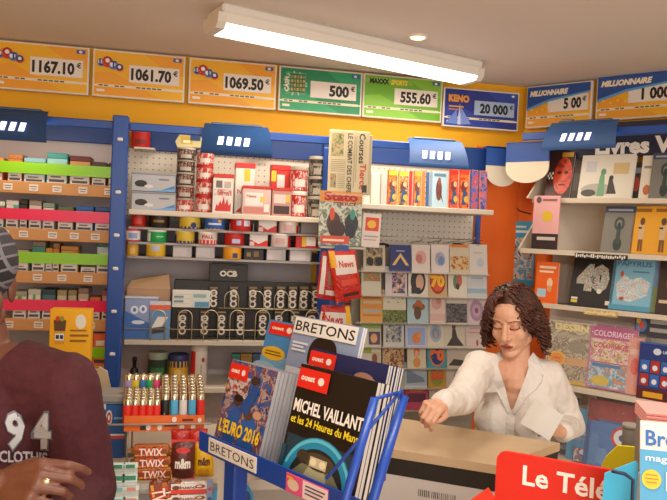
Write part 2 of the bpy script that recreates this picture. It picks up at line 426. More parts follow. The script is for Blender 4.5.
# ---- cigarette unit
XL, XP = -1.35, -.355          # left end (outside the frame), post
u = thing('shelving_unit', 'cigarette shelving unit with tan label strips and blue header, left of the blue post', 'shelving', (0, WY, 0))
b = MB(); b.box(XL, XP, -.07, -.05, 0, 2.05, m_lil); b.build('back_panel', u)
b = MB(); b.box(XL, XP, -.09, -.07, 2.045, 2.15, m_dblue, .003); b.build('header_panel', u)
b = MB(); b.box(XL, XP, -.445, -.43, ZR0, ZR1, m_blue, .004); b.build('top_rail', u)
CZ = [1.838, 1.640, 1.457, 1.253, 1.05]
lab = random.Random(3)
for i, z in enumerate(CZ):
    b = MB(); b.box(XL, XP, -.325, -.07, z - .025, z - .006, m_shelf); sh = b.build('shelf', u)
    b = MB(); b.box(XL, XP, -.335, -.325, z - .052, z, m_tan, .003); st = b.build('label_strip', sh, 'tan label strip')
    x = XL + .45
    while x < XP - .06:
        x += lab.uniform(.075, .125)
        if x > XP - .05: break
        b = MB(); b.box(x, x + .036, -.338, -.335, z - .04, z - .012, '#d9d0c6'); b.front(x, z - .04, .036, .028, -.338, [('r', .1, .6, .9, .75, '#6a6260'), ('r', .2, .25, .8, .4, '#8a8280')]); b.build('price_label', u)
for i, (z, h) in enumerate(zip(CZ, ('#8fd01a', '#ee1d56', '#8fd01a', '#ee1d56', '#8fd01a'))):
    b = MB(); b.box(XL, XP, -.332, -.3305, z + .034, z + .082, sheer('band_%d' % i, h, .8, .25)); b.build('security_band', u, ('lime green' if h[1] == '8' else 'hot pink') + ' plastic band')
# ---- packs: x range and top in the photograph, measured on the pack fronts
def pack(px0, px1, py, row, body, topc, label, low='#d8d2d0', deco=None, depth=.09):
    z = CZ[row] ; yref = (184, 231, 272, 320, 362)[row]
    x0 = bx(px0, yref, .31)[0]; x1 = bx(px1, yref, .31)[0]; zt = bx((px0 + px1) / 2, py, .31)[1]
    h = max(.05, zt - (z - .006)); w = x1 - x0 - .003
    t = thing('cigarette_carton' if w > .09 else 'cigarette_pack', label, 'carton' if w > .09 else 'pack', ((x0 + x1) / 2, WY - .31 + depth / 2, z - .006), 0, 0, 'tobacco packs on the banded shelves')
    b = MB(); b.box(-w / 2, w / 2, -depth / 2, depth / 2, 0, h * .82, body, .002)
    b.front(-w / 2, 0, w, h * .82, -depth / 2, [('r', .04, .02, .96, .42, low), ('r', .12, .1, .88, .2, '#4a4446'), ('r', .2, .27, .7, .33, '#6a6466')] + (deco or [('r', .2, .62, .8, .78, '#efe8dc')]))
    b.build('box', t)
    b = MB(); b.box(-w / 2 - .001, w / 2 + .001, -depth / 2 - .001, depth / 2 + .001, h * .82 - .0005, h, topc, .003); b.build('lid', t)
P = pack
P(-22, 3, 157, 0, '#c9582a', '#d98a3a', 'orange cigar carton on the top banded shelf, cut by the left edge')
P(7, 22, 154, 0, '#c8702a', '#a86a3a', 'orange striped pack with brown top on the top banded shelf')
P(23, 45, 158, 0, '#6f9fb4', '#7eb0bd', 'low light blue carton on the top banded shelf')
P(46, 67, 153, 0, '#8fc0bd', '#2f8a8a', 'tall carton with teal lid on the top banded shelf')
P(69, 90, 156, 0, '#c98a5a', '#5e1f1a', 'tan carton with dark maroon lid on the top banded shelf')
P(91, 106, 162, 0, '#7a4a30', '#4a3026', 'small brown pack right of the maroon-lidded carton')
P(108, 118, 163, 0, '#6a2620', '#4a1c18', 'dark red pack against the blue post on the top banded shelf')
P(-15, 4, 201, 1, '#2f8a68', '#cfd8cc', 'green pack on the upper pink-banded shelf, at the left edge')
P(5, 18, 200, 1, '#d9d4cc', '#c9c4bc', 'white and teal pack on the upper pink-banded shelf', deco=[('r', .6, .45, 1, 1, '#3fa590')])
P(19, 27, 199, 1, '#2a211c', '#1c1612', 'narrow black pack on the upper pink-banded shelf')
P(28, 41, 200, 1, '#c4b8b0', '#8a7a72', 'pale beige pack with brown top on the upper pink-banded shelf')
P(42, 54, 203, 1, '#c9c9c0', '#7a8a7a', 'grey-topped pale pack on the upper pink-banded shelf')
P(57, 73, 207, 1, '#a8a87a', '#4f6a3a', 'olive pack with green top on the upper pink-banded shelf')
P(75, 93, 206, 1, '#3a86c0', '#1f5a98', 'blue and cream pack on the upper pink-banded shelf', deco=[('r', .1, .5, .45, .95, '#d8c890'), ('r', .55, .5, .9, .95, '#d8c890')])
P(94, 112, 207, 1, '#2a4f84', '#244678', 'navy pack against the blue post on the upper pink-banded shelf')
P(14, 28, 250, 2, '#d4c8b8', '#c4b4a0', 'low cream pack beside the knit cap on the lower green-banded shelf')
P(31, 45, 241, 2, '#2f7a72', '#6a6254', 'tall taupe-topped teal pack on the lower green-banded shelf')
P(45, 52, 248, 2, '#c9822a', '#c9822a', 'low golden pack on the lower green-banded shelf')
P(52, 59, 243, 2, '#b86a24', '#7a5a3a', 'narrow amber pack with brown top on the lower green-banded shelf')
P(60, 78, 246, 2, '#c9963a', '#a8702a', 'wide gold and orange carton on the lower green-banded shelf', deco=[('r', .8, .42, 1, 1, '#d8582a')])
P(80, 96, 255, 2, '#4a3a3a', '#3a2c2a', 'low dark brown pack on the lower green-banded shelf')
P(96, 112, 241, 2, '#a8bdc4', '#1f5a4a', 'tall pack with dark green lid against the blue post')
P(12, 26, 291, 3, '#cfd0c0', '#9a9a84', 'white pack with green stripe beside the man, on the lower pink-banded shelf', deco=[('r', .35, .42, .65, 1, '#4f9a4a')])
P(27, 40, 289, 3, '#d4d8cc', '#b8bcae', 'tall white pack with narrow green stripe on the lower pink-banded shelf', deco=[('r', .4, .42, .6, 1, '#5aa05a')])
P(41, 55, 289, 3, '#3a6a72', '#203a40', 'dark teal pack on the lower pink-banded shelf', deco=[('r', 0, .6, 1, .72, '#c4d0d0')])
P(56, 66, 290, 3, '#c4bc9c', '#9a8a64', 'beige pack left of its taller twin on the lower pink-banded shelf')
P(67, 76, 290, 3, '#b4ac8c', '#8a7a54', 'khaki pack in the middle of the lower pink-banded shelf')
P(77, 88, 288, 3, '#b49c8c', '#7a6254', 'tall mauve-brown pack on the lower pink-banded shelf')
P(89, 100, 297, 3, '#e07a4a', '#c9643a', 'low salmon pack on the lower pink-banded shelf')
P(101, 113, 290, 3, '#c08a8a', '#8a4a4a', 'dusty red pack against the blue post on the lower pink-banded shelf')
P(60, 76, 335, 4, '#c9a030', '#a8801c', 'mustard pack behind the yellow display on the lowest banded shelf')
P(92, 107, 326, 4, '#e8662a', '#1f3f8a', 'orange pack with blue lid behind the yellow display, beside the post', low='#e87a3a')

# ---- uprights
def upright(x, y, z1, label, clips=True):
    t = thing('shelf_upright', label, 'post', (x, y, 0))
    b = MB(); b.box(-.032, .032, -.03, .03, 0, z1, m_blue, .006, 2); b.build('post', t)
    if clips:
        for z in (.80, .97, 1.12, 1.30, 1.48, 1.62, 1.80, 2.02):
            b = MB(); b.box(-.01, .012, -.037, -.030, z, z + .014, '#d6d6dc', .003); b.build('shelf_clip', t)
    return t
upright(-.335, WY - .43, 2.128, 'blue steel upright between cigarette and tobacco shelves')
upright(.585, WY - .30, 2.07, 'blue steel upright behind the hanging newspapers')


t = thing('shelf_upright', 'slim blue steel upright at the right end of the pegboard', 'post', (1.425, WY - .10, 0))
b = MB(); b.box(-.012, .012, -.012, .012, 0, 2.02, m_blue, .003); b.build('post', t)
b = MB(); b.box(-.02, .02, -.02, .012, 2.02, 2.03, m_blue, .002); b.build('cap', t)

# ---- tobacco unit
X0, X1 = -.30, .56
u = thing('shelving_unit', 'tobacco shelving unit with white pegboard and tin shelves, right of the blue post', 'shelving', (0, WY, 0))
b = MB(); b.box(X0, .59, -.09, -.07, 2.028, 2.15, m_dblue, .003); b.build('header_panel', u)
b = MB(); b.box(X0, .59, -.445, -.43, ZR0, ZR1, m_blue, .004); b.build('top_rail', u)
b = MB(); pegboard(b, X0 - .05, X1, 1.70, 2.035, -.07); b.build('pegboard', u)
b = MB(); b.box(X0 - .05, X1, -.08, -.06, 0, 1.70, m_lil); b.build('back_panel', u)
ZT = 1.742
b = MB(); b.box(X0, X1, -.36, -.07, ZT - .024, ZT, '#d8ccba', .003); b.build('shelf', u)
b = MB(); b.box(X0, -.21, -.21, -.09, 2.02, 2.028, m_shelf); b.build('ledge', u)
def tz(py): return bx(225, py, .33)[1]
TZ = [tz(230.5), tz(245), tz(259)]
for z in TZ:
    b = MB(); b.box(X0, X1, -.33, -.08, z - .010, z, M('#8f8680', .4, .3)); sh = b.build('tin_shelf', u)
    for k in range(9):
        x = X0 + .02 + k * .105
        b = MB(); b.box(x - .001, x + .001, -.32, -.09, z, z + .035, '#c4bcb2'); b.build('divider', sh)
ZB = .96
b = MB(); b.box(X0, X1, -.36, -.08, ZB - .025, ZB, m_shelf, .003); b.build('shelf', u)
ZO = bx(225, 341, .36)[1]
b = MB(); b.box(X0, X1, -.36, -.08, ZO - .022, ZO, m_shelf, .003); b.build('shelf', u)

def disc_tin(x, y, z, r, h, body, lid, label, elems, group, name='tobacco_tin', lh=.2):
    t = thing(name, label, 'tin', (x, y, z), 0, 0, group)
    b = MB(); b.lathe([(r * .96, 0), (r, .003), (r, h * (1 - lh))], body, n=28); b.wrap(r, 0, h * (1 - lh), elems); b.build('body', t)
    b = MB(); b.lathe([(r + .001, h * (1 - lh)), (r + .0012, h - .003), (r - .002, h)], lid, n=28); b.build('lid', t)
    return t
def tin_px(px0, px1, py, z, d, body, lid, label, elems, group, **k):
    x0 = bx(px0, py, d)[0]; x1 = bx(px1, py, d)[0]; zt = bx((px0 + px1) / 2, py, d)[1]
    r = (x1 - x0) / 2 - .001
    return disc_tin((x0 + x1) / 2, WY - d + r * .2, z, r, zt - z, body, lid, label, elems, group, **k)
blob = lambda c, u=.5, v=.5, w=.3, h=.5: [('r', u - w / 2, v - h / 2, u + w / 2, v + h / 2, c)]
GR = 'round tobacco tins on the three wire shelves'
tr = lambda *a: tin_px(*a, GR, lh=.14)
def row(k, px): return TZ[k]
rowsA = [(131, 147, 213.5, '#a81c14', '#8a1410', 'plain dark red tin at the left end of the top tin row', blob('#c83a2a')),
 (149, 170, 214, '#1a120c', '#2a2018', 'black tin with gold lettering patch in the top tin row', blob('#8a6a30', .5, .55, .35, .2)),
 (179, 201, 216, '#d2b43a', '#cdb55a', 'yellow tin with navy base in the top tin row', [('r', 0, 0, 1, .22, '#1c2a6a'), ('e', .62, .35, .09, .25, '#1c2a6a')]),
 (204, 226, 217, '#2a5fb0', '#c9a040', 'bright blue tin with gold rim in the top tin row', [('r', 0, 0, 1, .12, '#d8a83a'), ('r', .3, .45, .7, .62, '#cdd8ec'), ('e', .65, .8, .06, .14, '#e0a030')]),
 (230, 252, 218, '#c0201a', '#a81812', 'red tin with two pale panels in the top tin row', [('r', .36, .5, .5, .9, '#aab4dc'), ('r', .58, .45, .8, .95, '#cdd0e0')])]
for a in rowsA: tr(a[0], a[1], a[2], TZ[0], .32, a[3], a[4], a[5], a[6])
rowsB = [(126, 141, 229, '#d8d4d8', '#c02a20', 'white and red tin at the left end of the middle tin row', [('r', .3, .3, .7, .8, '#8a9ac4'), ('r', 0, 0, 1, .15, '#c02a20')]),
 (147, 167, 230, '#129a4a', '#d0d4cc', 'green tin in the middle tin row', [('r', .1, .1, .3, .9, '#cfd8cc'), ('r', .5, .5, .75, .62, '#8fd0a0')]),
 (175, 195, 231, '#d2b43a', '#cdb55a', 'yellow tin with navy base in the middle tin row', [('r', 0, 0, 1, .25, '#1c2a6a'), ('r', 0, 0, .2, .8, '#1c2a6a')]),
 (198, 218, 232, '#d8d0cc', '#e4dcd4', 'white tin with red lower half in the middle tin row', [('r', 0, 0, 1, .42, '#d02018'), ('t', .3, .58, .3, 'PALL', '#c02a20', {'bold': .04, 'w': .4})]),
 (224, 245, 233, '#b81c18', '#9a1612', 'red tin with pale blue label in the middle tin row', [('r', .42, .2, .68, .6, '#b0b4d4')]),
 (271, 291, 234, '#d8ccc8', '#c9c0b8', 'white tin with red right side in the middle tin row', [('r', .72, 0, 1, 1, '#b81c18'), ('r', .3, .3, .6, .8, '#c09a9a')])]
for a in rowsB: tr(a[0], a[1], a[2], TZ[1], .32, a[3], a[4], a[5], a[6])
rowsC = [(127, 139, 244, '#c9983a', '#b48a3a', 'ochre tin at the left end of the bottom tin row', blob('#d8b45a')),
 (146, 166, 244, '#d8b02a', '#cdb55a', 'yellow tin with blue panel in the bottom tin row', [('r', .36, .55, .64, 1, '#aab4d0'), ('r', 0, 0, 1, .12, '#c0901c')]),
 (223, 242, 247, '#e09a1c', '#c98a30', 'amber tin with dark square in the bottom tin row', [('r', .5, .15, .68, .6, '#2a3a6a')])]
for a in rowsC: tr(a[0], a[1], a[2], TZ[2], .32, a[3], a[4], a[5], a[6])
tr(279, 299, 220, TZ[0], .32, '#d8ccc8', '#c9c0b8', 'white tin with red right side in the top tin row', [('r', .75, 0, 1, .7, '#b81c18'), ('r', .75, .7, 1, 1, '#e0b030'), ('r', .3, .2, .6, .75, '#c09a9a')])
def bin_px(px0, px1, py0, z, d, body, label, elems, name='tobacco_box', group=GR, depth=.07, top=None):
    x0 = bx(px0, py0, d)[0]; x1 = bx(px1, py0, d)[0]; h = bx((px0 + px1) / 2, py0, d)[1] - z; w_ = x1 - x0
    t = thing(name, label, 'box', ((x0 + x1) / 2, WY - d + depth / 2, z), 0, 0, group)
    b = MB(); b.box(-w_ / 2, w_ / 2, -depth / 2, depth / 2, 0, h * .9, body, .002); b.front(-w_ / 2, 0, w_, h * .9, -depth / 2, elems); b.build('box', t)
    b = MB(); b.box(-w_ / 2 - .001, w_ / 2 + .001, -depth / 2 - .001, depth / 2 + .001, h * .9 - .0005, h, top or body, .002); b.build('lid', t)
    return t
chev = [('r', 0, 0, 1, .55, '#d01f14'), ('p', [(.1, .55), (.5, .2), (.9, .55), (.9, .75), (.1, .75)], '#e4dcd8'), ('r', 0, .05, .25, .4, '#d8c4c0')]
bin_px(259, 277, 219, TZ[0], .32, '#e2dad6', 'red and white box with chevron in the top tin row', chev)
bin_px(250, 268, 234, TZ[1], .32, '#e2dad6', 'red and white box with chevron in the middle tin row', chev)
bin_px(296, 317, 235, TZ[1], .32, '#c81f18', 'red box with yellow and white label at the right of the middle tin row', [('r', .3, .12, .5, .95, '#e0b830'), ('r', .5, .2, .95, .95, '#e0dcd8')])
bin_px(301, 319, 221, TZ[0], .32, '#7d7876', 'plain grey box at the right end of the top tin row', [('r', .1, .1, .9, .9, '#868180')])
for k, (a, c, p, lb) in enumerate([(173, 192, 246, 'pale grey box left of its pair in the bottom tin row'), (196, 215, 246, 'pale grey box left of the amber tin'), (267, 286, 248, 'pale grey box right of the black box in the bottom tin row'), (290, 311, 249, 'pale grey box at the right end of the bottom tin row')]):
    bin_px(a, c, p, TZ[2], .32, '#b9b3b6', lb, [('r', .05, .1, .75, .9, '#cac4c6')])
bin_px(244, 264, 248, TZ[2], .32, '#1c120e', 'black box with gold marks in the bottom tin row', [('r', .15, .3, .35, .7, '#8a6a34'), ('r', .5, .3, .75, .8, '#7a5a2c')])

# ---- things standing on the tobacco unit's top shelf
GT = 'tobacco packs on the white top shelf'
def stack(px0, px1, tops, d, specs, base):
    z = base; out = []
    for (py, body, lid, label, el, nm) in specs:
        x0 = bx(px0, 180, d)[0]; x1 = bx(px1, 180, d)[0]; zt = bx((px0 + px1) / 2, py, d)[1]; r = (x1 - x0) / 2
        disc_tin((x0 + x1) / 2, WY - d + r, z, r, zt - z, body, lid, label, el, GT, name=nm, lh=.16); z = zt
    return z
red_el = [('r', 0, .05, 1, .95, collage(['#8a1a14', '#c4241a', '#d8ccc4', '#b01c14'], 45, 81)), ('r', .3, .2, .7, .55, '#dcd4cc'), ('p', [(.3, .1), (.5, .1), (.72, .85), (.6, .85)], '#e6e0d8')]
dark_el = [('r', 0, .05, 1, .95, collage(['#1c1614', '#4a3a32', '#a89a8c', '#8a1f18', '#2a201c'], 45, 82)), ('r', .3, .15, .7, .5, '#b8b0a4'), ('p', [(.3, .6), (.7, .4), (.7, .55), (.3, .8)], '#c02a1c')]
ztop = stack(176, 194.5, 0, .33, [(198, '#b9221a', '#a0988c', 'red and cream tin at the bottom of the tall tin stack', red_el, 'tobacco_tin'), (185, '#8a1f18', '#a0988c', 'dark red tin second from the bottom of the tall tin stack', dark_el, 'tobacco_tin'),
    (172, '#4a3a34', '#a0988c', 'brown-grey tin in the middle of the tall tin stack', dark_el, 'tobacco_tin'), (159.5, '#2c2420', '#a0988c', 'black tin fourth from the bottom of the tall tin stack', dark_el, 'tobacco_tin'), (147, '#3a302a', '#b0a89c', 'dark tin topmost in the tall stack, under the pouch', dark_el, 'tobacco_tin')], ZT)
b = MB(); b.prism([(-.055, 0), (.055, .005), (.062, .03), (.03, .075), (-.045, .06), (-.065, .025)], -.02, .02, '#cdbf8a'); b.front(-.05, .005, .1, .055, -.02, [('r', .1, .2, .6, .8, '#c9a93a'), ('r', .5, .5, .95, .95, '#2a4a7a'), ('r', .2, .3, .5, .5, '#efe8cc')])
x_, _ = bx(190, 147, .3); solo(b, 'tobacco_pouch', 'crumpled yellow pouch lying on top of the tall tin stack', 'pouch', (x_, WY - .29, ztop), 0, 0, None)
stack(196, 213, 0, .33, [(194.5, '#c4241a', '#b0221a', 'red tin at the bottom of the shorter red stack', red_el, 'tobacco_tin'), (179.5, '#c4241a', '#b0221a', 'red tin second from the bottom of the shorter red stack', red_el, 'tobacco_tin'), (165, '#c4241a', '#b0221a', 'red tin third from the bottom of the shorter red stack', red_el, 'tobacco_tin'), (150, '#c4241a', '#d8d0c4', 'red tin topmost in the shorter red stack', red_el, 'tobacco_tin')], ZT)
stack(291.5, 309, 0, .33, [(191, '#c4241a', '#d8d0c4', 'lower red tin of the pair beside the black stack', red_el, 'tobacco_tin'), (166, '#c4241a', '#a89a8c', 'upper red tin of the pair beside the black stack', red_el, 'tobacco_tin')], ZT)
blk = [('r', 0, .05, 1, .95, collage(['#1c1814', '#3a3028', '#9a9080', '#241e1a'], 45, 83)), ('r', .35, .1, .65, .45, '#a8a090'), ('r', .3, .6, .7, .75, '#8a8272')]
stack(309.5, 325, 0, .33, [(196, '#2a2420', '#9a9284', 'black tin at the bottom of the stack beside the newspapers', blk, 'tobacco_tin'), (176, '#2a2420', '#9a9284', 'black tin in the middle of the stack beside the newspapers', blk, 'tobacco_tin'), (156, '#2a2420', '#9a9284', 'black tin topmost of the stack beside the newspapers', blk, 'tobacco_tin')], ZT)
x_, z_ = bx(140, 138, .2); disc_tin(x_, WY - .15, 2.028, .042, .095, '#c01c14', '#b8b0a4', 'red tin standing high up against the blue header', [('r', .3, .2, .7, .5, '#8a1410')], None)
flame = [('r', .08, .5, .92, .68, collage(['#e0d8d0', '#c8b8b0', '#c84a3e', '#e0d8d0'], 60, 84)), ('p', [(.12, .06), (.9, .06), (.9, .3), (.8, .22), (.72, .42), (.62, .25), (.55, .5), (.45, .25), (.38, .36), (.28, .2), (.2, .26)], '#c8241a'), ('r', .15, .72, .45, .92, '#6a6460'), ('r', .55, .72, .88, .9, '#b8a89c'), ('t', .5, .55, .1, 'News', '#b8463a', {'al': 'c', 'bold': .03})]
D3 = .34
bin_px(213.5, 234, 174, ZT, D3, '#e0d8d0', 'white tub with red flame pattern beside the shorter red stack', flame, 'tobacco_tub', GT, .1, '#c4241a')
bin_px(236, 255.5, 163, ZT, .24, '#ddd5cc', 'tall white tub with yellow tag, behind the big red-lidded tub', [('r', .45, .72, .75, .98, '#e8b81c'), ('p', [(.05, .05), (.95, .05), (.8, .2), (.6, .12), (.5, .3), (.3, .15)], '#c8241a'), ('t', .5, .45, .1, 'News', '#b8463a', {'al': 'c'})], 'tobacco_tub', GT, .09, '#c4241a')
bin_px(272, 291, 165, ZT, .24, '#c4241a', 'tall red tub with white label behind the small tub', [('r', .3, .35, .7, .9, '#ddd4cc'), ('r', 0, .75, .25, .98, '#e8b81c')], 'tobacco_tub', GT, .09, '#c4241a')
bin_px(243, 271.5, 186, ZT, .345, '#d4b4ac', 'wide clear tub with red lid and News label', [('r', .1, .35, .72, .85, '#e6ddd8'), ('r', .04, .04, .96, .3, '#c47a70'), ('t', .14, .66, .12, 'News', '#c24a3e', {'bold': .03}), ('r', .76, .12, .94, .42, '#e2dad4'), ('r', .62, .5, .8, .72, '#e6c05a')], 'tobacco_tub', GT, .09, '#c4241a')
bin_px(272.5, 292, 188, ZT, .345, '#b8837a', 'small clear tub with red lid next to the wide tub', [('r', .1, .5, .7, .85, '#d8c4bc'), ('r', .1, .08, .9, .4, '#3a2420'), ('r', .7, .55, .92, .85, '#d8b050')], 'tobacco_tub', GT, .09, '#c4241a')
mach = [('r', .02, .02, .98, .98, '#b4b4b8'), ('p', [(.4, .02), (.98, .02), (.98, .4), (.7, .12)], '#3f7fc0'), ('p', [(.3, .0), (.98, .02), (.98, .2)], '#6fa6d8'), ('e', .22, .45, .14, .2, '#2a2624'), ('e', .4, .3, .1, .1, '#d8d4d0'), ('r', .1, .3, .3, .42, '#1c1816'), ('r', .62, .68, .85, .78, '#7a7a80')]
za = bx(153, 191.5, .33)[1]
bin_px(131.5, 176, 192, ZT, .33, '#9a9aa0', 'grey machine box with blue swoosh, lower of the two beside the post', mach, 'rolling_machine_box', GT, .12)
bin_px(131.5, 176, 173, za, .33, '#9a9aa0', 'grey machine box with blue swoosh, upper of the two beside the post', mach, 'rolling_machine_box', GT, .12)
x_, z_ = bx(261, 155, .2); t = thing('price_sign', 'small white card sign clipped under the blue shelf lamp', 'sign', (x_, WY - .13, z_), 0)
b = MB(); b.box(-.05, .05, -.002, .002, 0, .06, '#d8d2c4'); b.front(-.05, 0, .1, .06, -.002, [('r', .2, .25, .95, .6, '#efe9dc'), ('r', .28, .38, .86, .48, '#4a443c')]); b.build('card', t)
b = MB(); b.tube([(-.02, .002, .06), (-.02, .03, .055), (-.02, .05, .05)], .002, WIRE, 6); b.build('clip', t)
# wire hooks on the pegboard
x_, z_ = bx(262, 170, .09)
# ================================================================== shelf lamps (curved blue visors with four lit slots)
def shelf_lamp(loc, rz, wd, label, power=.55):
    t = thing('shelf_lamp', label, 'lamp', loc, rz, 0, 'curved blue visor lamps over the shelves')
    n = 8; prof = [(-.10 * sin(pi / 2 * i / n), .03 - .125 * (1 - cos(pi / 2 * i / n))) for i in range(n + 1)]
    prof = [(-.015 - .085 * (i / n) - .02 * sin(pi * i / n), .035 - .135 * (i / n) ** 1.15) for i in range(n + 1)]
    b = MB(); mv = M('#2f5a98', .5)
    vs = []
    for i, (y, z) in enumerate(prof):
        hw = wd / 2 * (.9 + .1 * i / n); vs += [(-hw, y, z), (hw, y, z)]
    fs = [(2 * i, 2 * i + 2, 2 * i + 3, 2 * i + 1) for i in range(n)]; k = len(vs)
    vs2 = [(x, y + .004, z - .001) for x, y, z in vs]
    fs2 = [tuple(reversed([j + k for j in f])) for f in fs]
    side = [(2 * i + o, 2 * i + o + k, 2 * i + 2 + o + k, 2 * i + 2 + o) for i in range(n) for o in (0, 1)] + [(0, 1, 1 + k, k), (2 * n, 2 * n + k, 2 * n + 1 + k, 2 * n + 1)]
    b.add(vs + vs2, fs + fs2 + side, mv, True); b.build('visor', t)
    b = MB(); b.box(-wd * .36, wd * .36, -.02, .02, .03, .042, '#4a5a72', .004); b.build('bracket', t)
    yc, zc = prof[5]
    for q in range(4):
        x = (q - 1.5) * .036 - .01
        i = 5; (ya, za), (yb, zb) = prof[4], prof[6]
        e = MB(); e.add([(x - .011, ya - .003, za), (x + .011, ya - .003, za), (x + .011 - .006, yb - .003, zb), (x - .011 - .006, yb - .003, zb)], [(3, 2, 1, 0)], M('#f6f0ff', .4, 0, 1.4)); e.build('lit_slot', t)
    l = bpy.data.lights.new('visor_tube', 'AREA'); l.shape = 'RECTANGLE'; l.size = wd * .8; l.size_y = .03; l.energy = power; l.color = (1, .86, .66)
    o = bpy.data.objects.new('visor_tube', l); COL.objects.link(o); o.parent = t; o.location = (0, -.055, -.03); o.rotation_euler = (radians(35), 0, 0)
def lamp_px(px, label): x, z = bx(px, 128, .46); shelf_lamp((x, WY - .45, 2.085), 0, .30, label)
x_, _ = bx(14, 118, .5); shelf_lamp((x_, WY - .45, 2.085), 0, .27, 'blue visor lamp over the cigarette shelves, cut by the left edge', .9)
x_, _ = bx(237, 128, .5); shelf_lamp((x_, WY - .45, 2.085), 0, .30, 'blue visor lamp over the red tobacco tubs')
x_, _ = bx(437, 140, .5); shelf_lamp((x_, WY - .45, 2.085), 0, .28, 'blue visor lamp over the row of comics')
s_, z_ = rx(584, 130, .42); shelf_lamp(rloc(s_, .40, z_ + .005), RA, .33, 'blue visor lamp over the bookshelves on the angled wall')

# ================================================================== rolling papers area
GO = 'rolling paper packets in the black rack'
zf = ZO
x0, _ = bx(172, 340, .33); x1, _ = bx(322, 340, .33)
t = thing('paper_rack', 'two-tier black rack of rolling papers behind the wire arches', 'rack', (0, WY, zf))
b = MB(); b.box(x0, x1, -.30, -.27, 0, bx(250, 281, .28)[1] - zf, '#1b1411', .003); b.build('back_board', t)
zt1 = bx(270, 309, .30)[1]
b = MB(); b.box(x0, x1, -.335, -.29, 0, .012, '#120d0b'); b.build('lower_tray', t)
b = MB(); b.box(bx(212, 309, .31)[0], x1, -.325, -.285, zt1 - zf - .006, zt1 - zf, '#120d0b'); b.build('upper_tray', t)
def ocb(px, py0, py1, d, z, label):
    xa, zt = bx(px - 5, py0, d); xb, _ = bx(px + 5, py0, d); h = zt - z; w_ = xb - xa
    b = MB(); b.box(-w_ / 2, w_ / 2, -.008, .008, 0, h, '#241a15', .002)
    E = []
    for i, c in enumerate('OCB'):
        v = .22 + .24 * i
        E += [('e', .5, v, .36, .36 * w_ / h, '#cfc6ba'), ('e', .5, v, .2, .2 * w_ / h, '#2a201b')]
        if c != 'O': E += [('r', .62, v - .03, .9, v + .03, '#2a201b')] if c == 'C' else [('r', .14, v - .1, .3, v + .1, '#cfc6ba'), ('r', .3, v - .015, .7, v + .015, '#cfc6ba')]
    E += [('r', .1, .9, .9, .96, '#8a6a3a')]
    b.front(-w_ / 2, 0, w_, h, -.008, E)
    solo(b, 'rolling_papers', label, 'rolling papers', ((xa + xb) / 2, WY - d, z), 0, 0, GO)
for i, px in enumerate((183, 205, 222, 241, 263, 279, 295, 312)):
    ocb(px, 310, 339, .325, zf + .012, 'black rolling paper packet with white rings, in the lower tier of the rack')
for i, px in enumerate((214, 234, 253, 268, 281, 293, 304, 316)):
    ocb(px, 286, 307, .315, zt1, 'black rolling paper packet with white rings, in the upper tier of the rack')
xa, zt = bx(209.5, 266, .29); xb, zb = bx(247, 280.5, .29)
t = thing('rolling_paper_box', 'black box lettered OCB standing on top of the rolling paper rack', 'box', ((xa + xb) / 2, WY - .285, bx(228, 281, .28)[1]))
wd_ = xb - xa; hh_ = zt - bx(228, 281, .28)[1] + .008
b = MB(); b.box(-wd_ / 2, wd_ / 2, -.025, .03, 0, hh_, '#1d1512', .002); b.front(-wd_ / 2, 0, wd_, hh_, -.025, [('t', .5, .32, .34, 'OCB', '#d8d0c4', {'al': 'c', 'bold': .05, 'w': .46}), ('r', .35, .72, .65, .75, '#6a5a48')]); b.build('carton', t)
b = MB(); b.box(-wd_ / 2 - .001, wd_ / 2 + .001, -.026, .031, hh_, hh_ + .004, '#2a1f1a'); b.build('lid', t)
xa, zt = bx(172.5, 290, .335); xb, zb = bx(209.5, 308, .335)
t = thing('filter_tip_box', 'white and pale blue box of filter tips above the wire arches', 'box', ((xa + xb) / 2, WY - .315, zb)); wd_ = xb - xa; hh_ = zt - zb
b = MB(); b.box(-wd_ / 2, wd_ / 2, -.02, .02, 0, hh_, '#d6d4cc', .002)
b.front(-wd_ / 2, 0, wd_, hh_, -.02, [('r', .0, v, .48, v + .02, '#a8a8a4') for v in (.24, .5, .75)] + [('r', .52, .05, .98, .95, '#c8d0cc'), ('r', .6, .05, .98, .35, '#4a8ab0'), ('r', .05, .56, .3, .68, '#6a8a9a'), ('r', .05, .3, .3, .42, '#6a8a9a'), ('r', .56, .6, .9, .8, '#8aa4a8')]); b.build('box', t)
b = MB(); b.box(-wd_ / 2, wd_ / 2, .0, .021, -(zb - zf) + .0, 0, '#1b1411'); b.build('stand', t)
# brown carton and blue packs at the left
xa, zt = bx(127, 276, .30); xb, _ = bx(170, 300, .30)
t = thing('cardboard_box', 'open brown cardboard box with faded OCB letters beside the blue post', 'box', ((xa + xb) / 2, WY - .24, zf)); wd_ = xb - xa; hh_ = bx(150, 281, .30)[1] - zf
b = MB(); b.box(-wd_ / 2, wd_ / 2, -.05, .05, 0, hh_ * .86, '#b08a6a', .002); b.front(-wd_ / 2, 0, wd_, hh_ * .86, -.05, [('t', .1, .6, .2, 'OCB', '#c9624a', {'bold': .02, 'w': .7})]); b.build('carton', t)
for sy, tl in ((-.05, .25), (.05, -.5)):
    b = MB(); b.add([(-wd_ / 2, sy, hh_ * .86), (wd_ / 2, sy, hh_ * .86), (wd_ / 2 - .01, sy + tl * .08, hh_ * 1.12), (-wd_ / 2 + .02, sy + tl * .08, hh_ * 1.0)], [(0, 1, 2, 3)], '#b8946e'); b.build('flap', t)
xa, zt = bx(125, 298, .345); xb, _ = bx(158, 300, .345); wd_ = xb - xa; hh_ = zt - zf
t = thing('filter_tube_box', 'blue and white filter tube box behind the wire arches, by the post', 'box', ((xa + xb) / 2, WY - .325, zf))
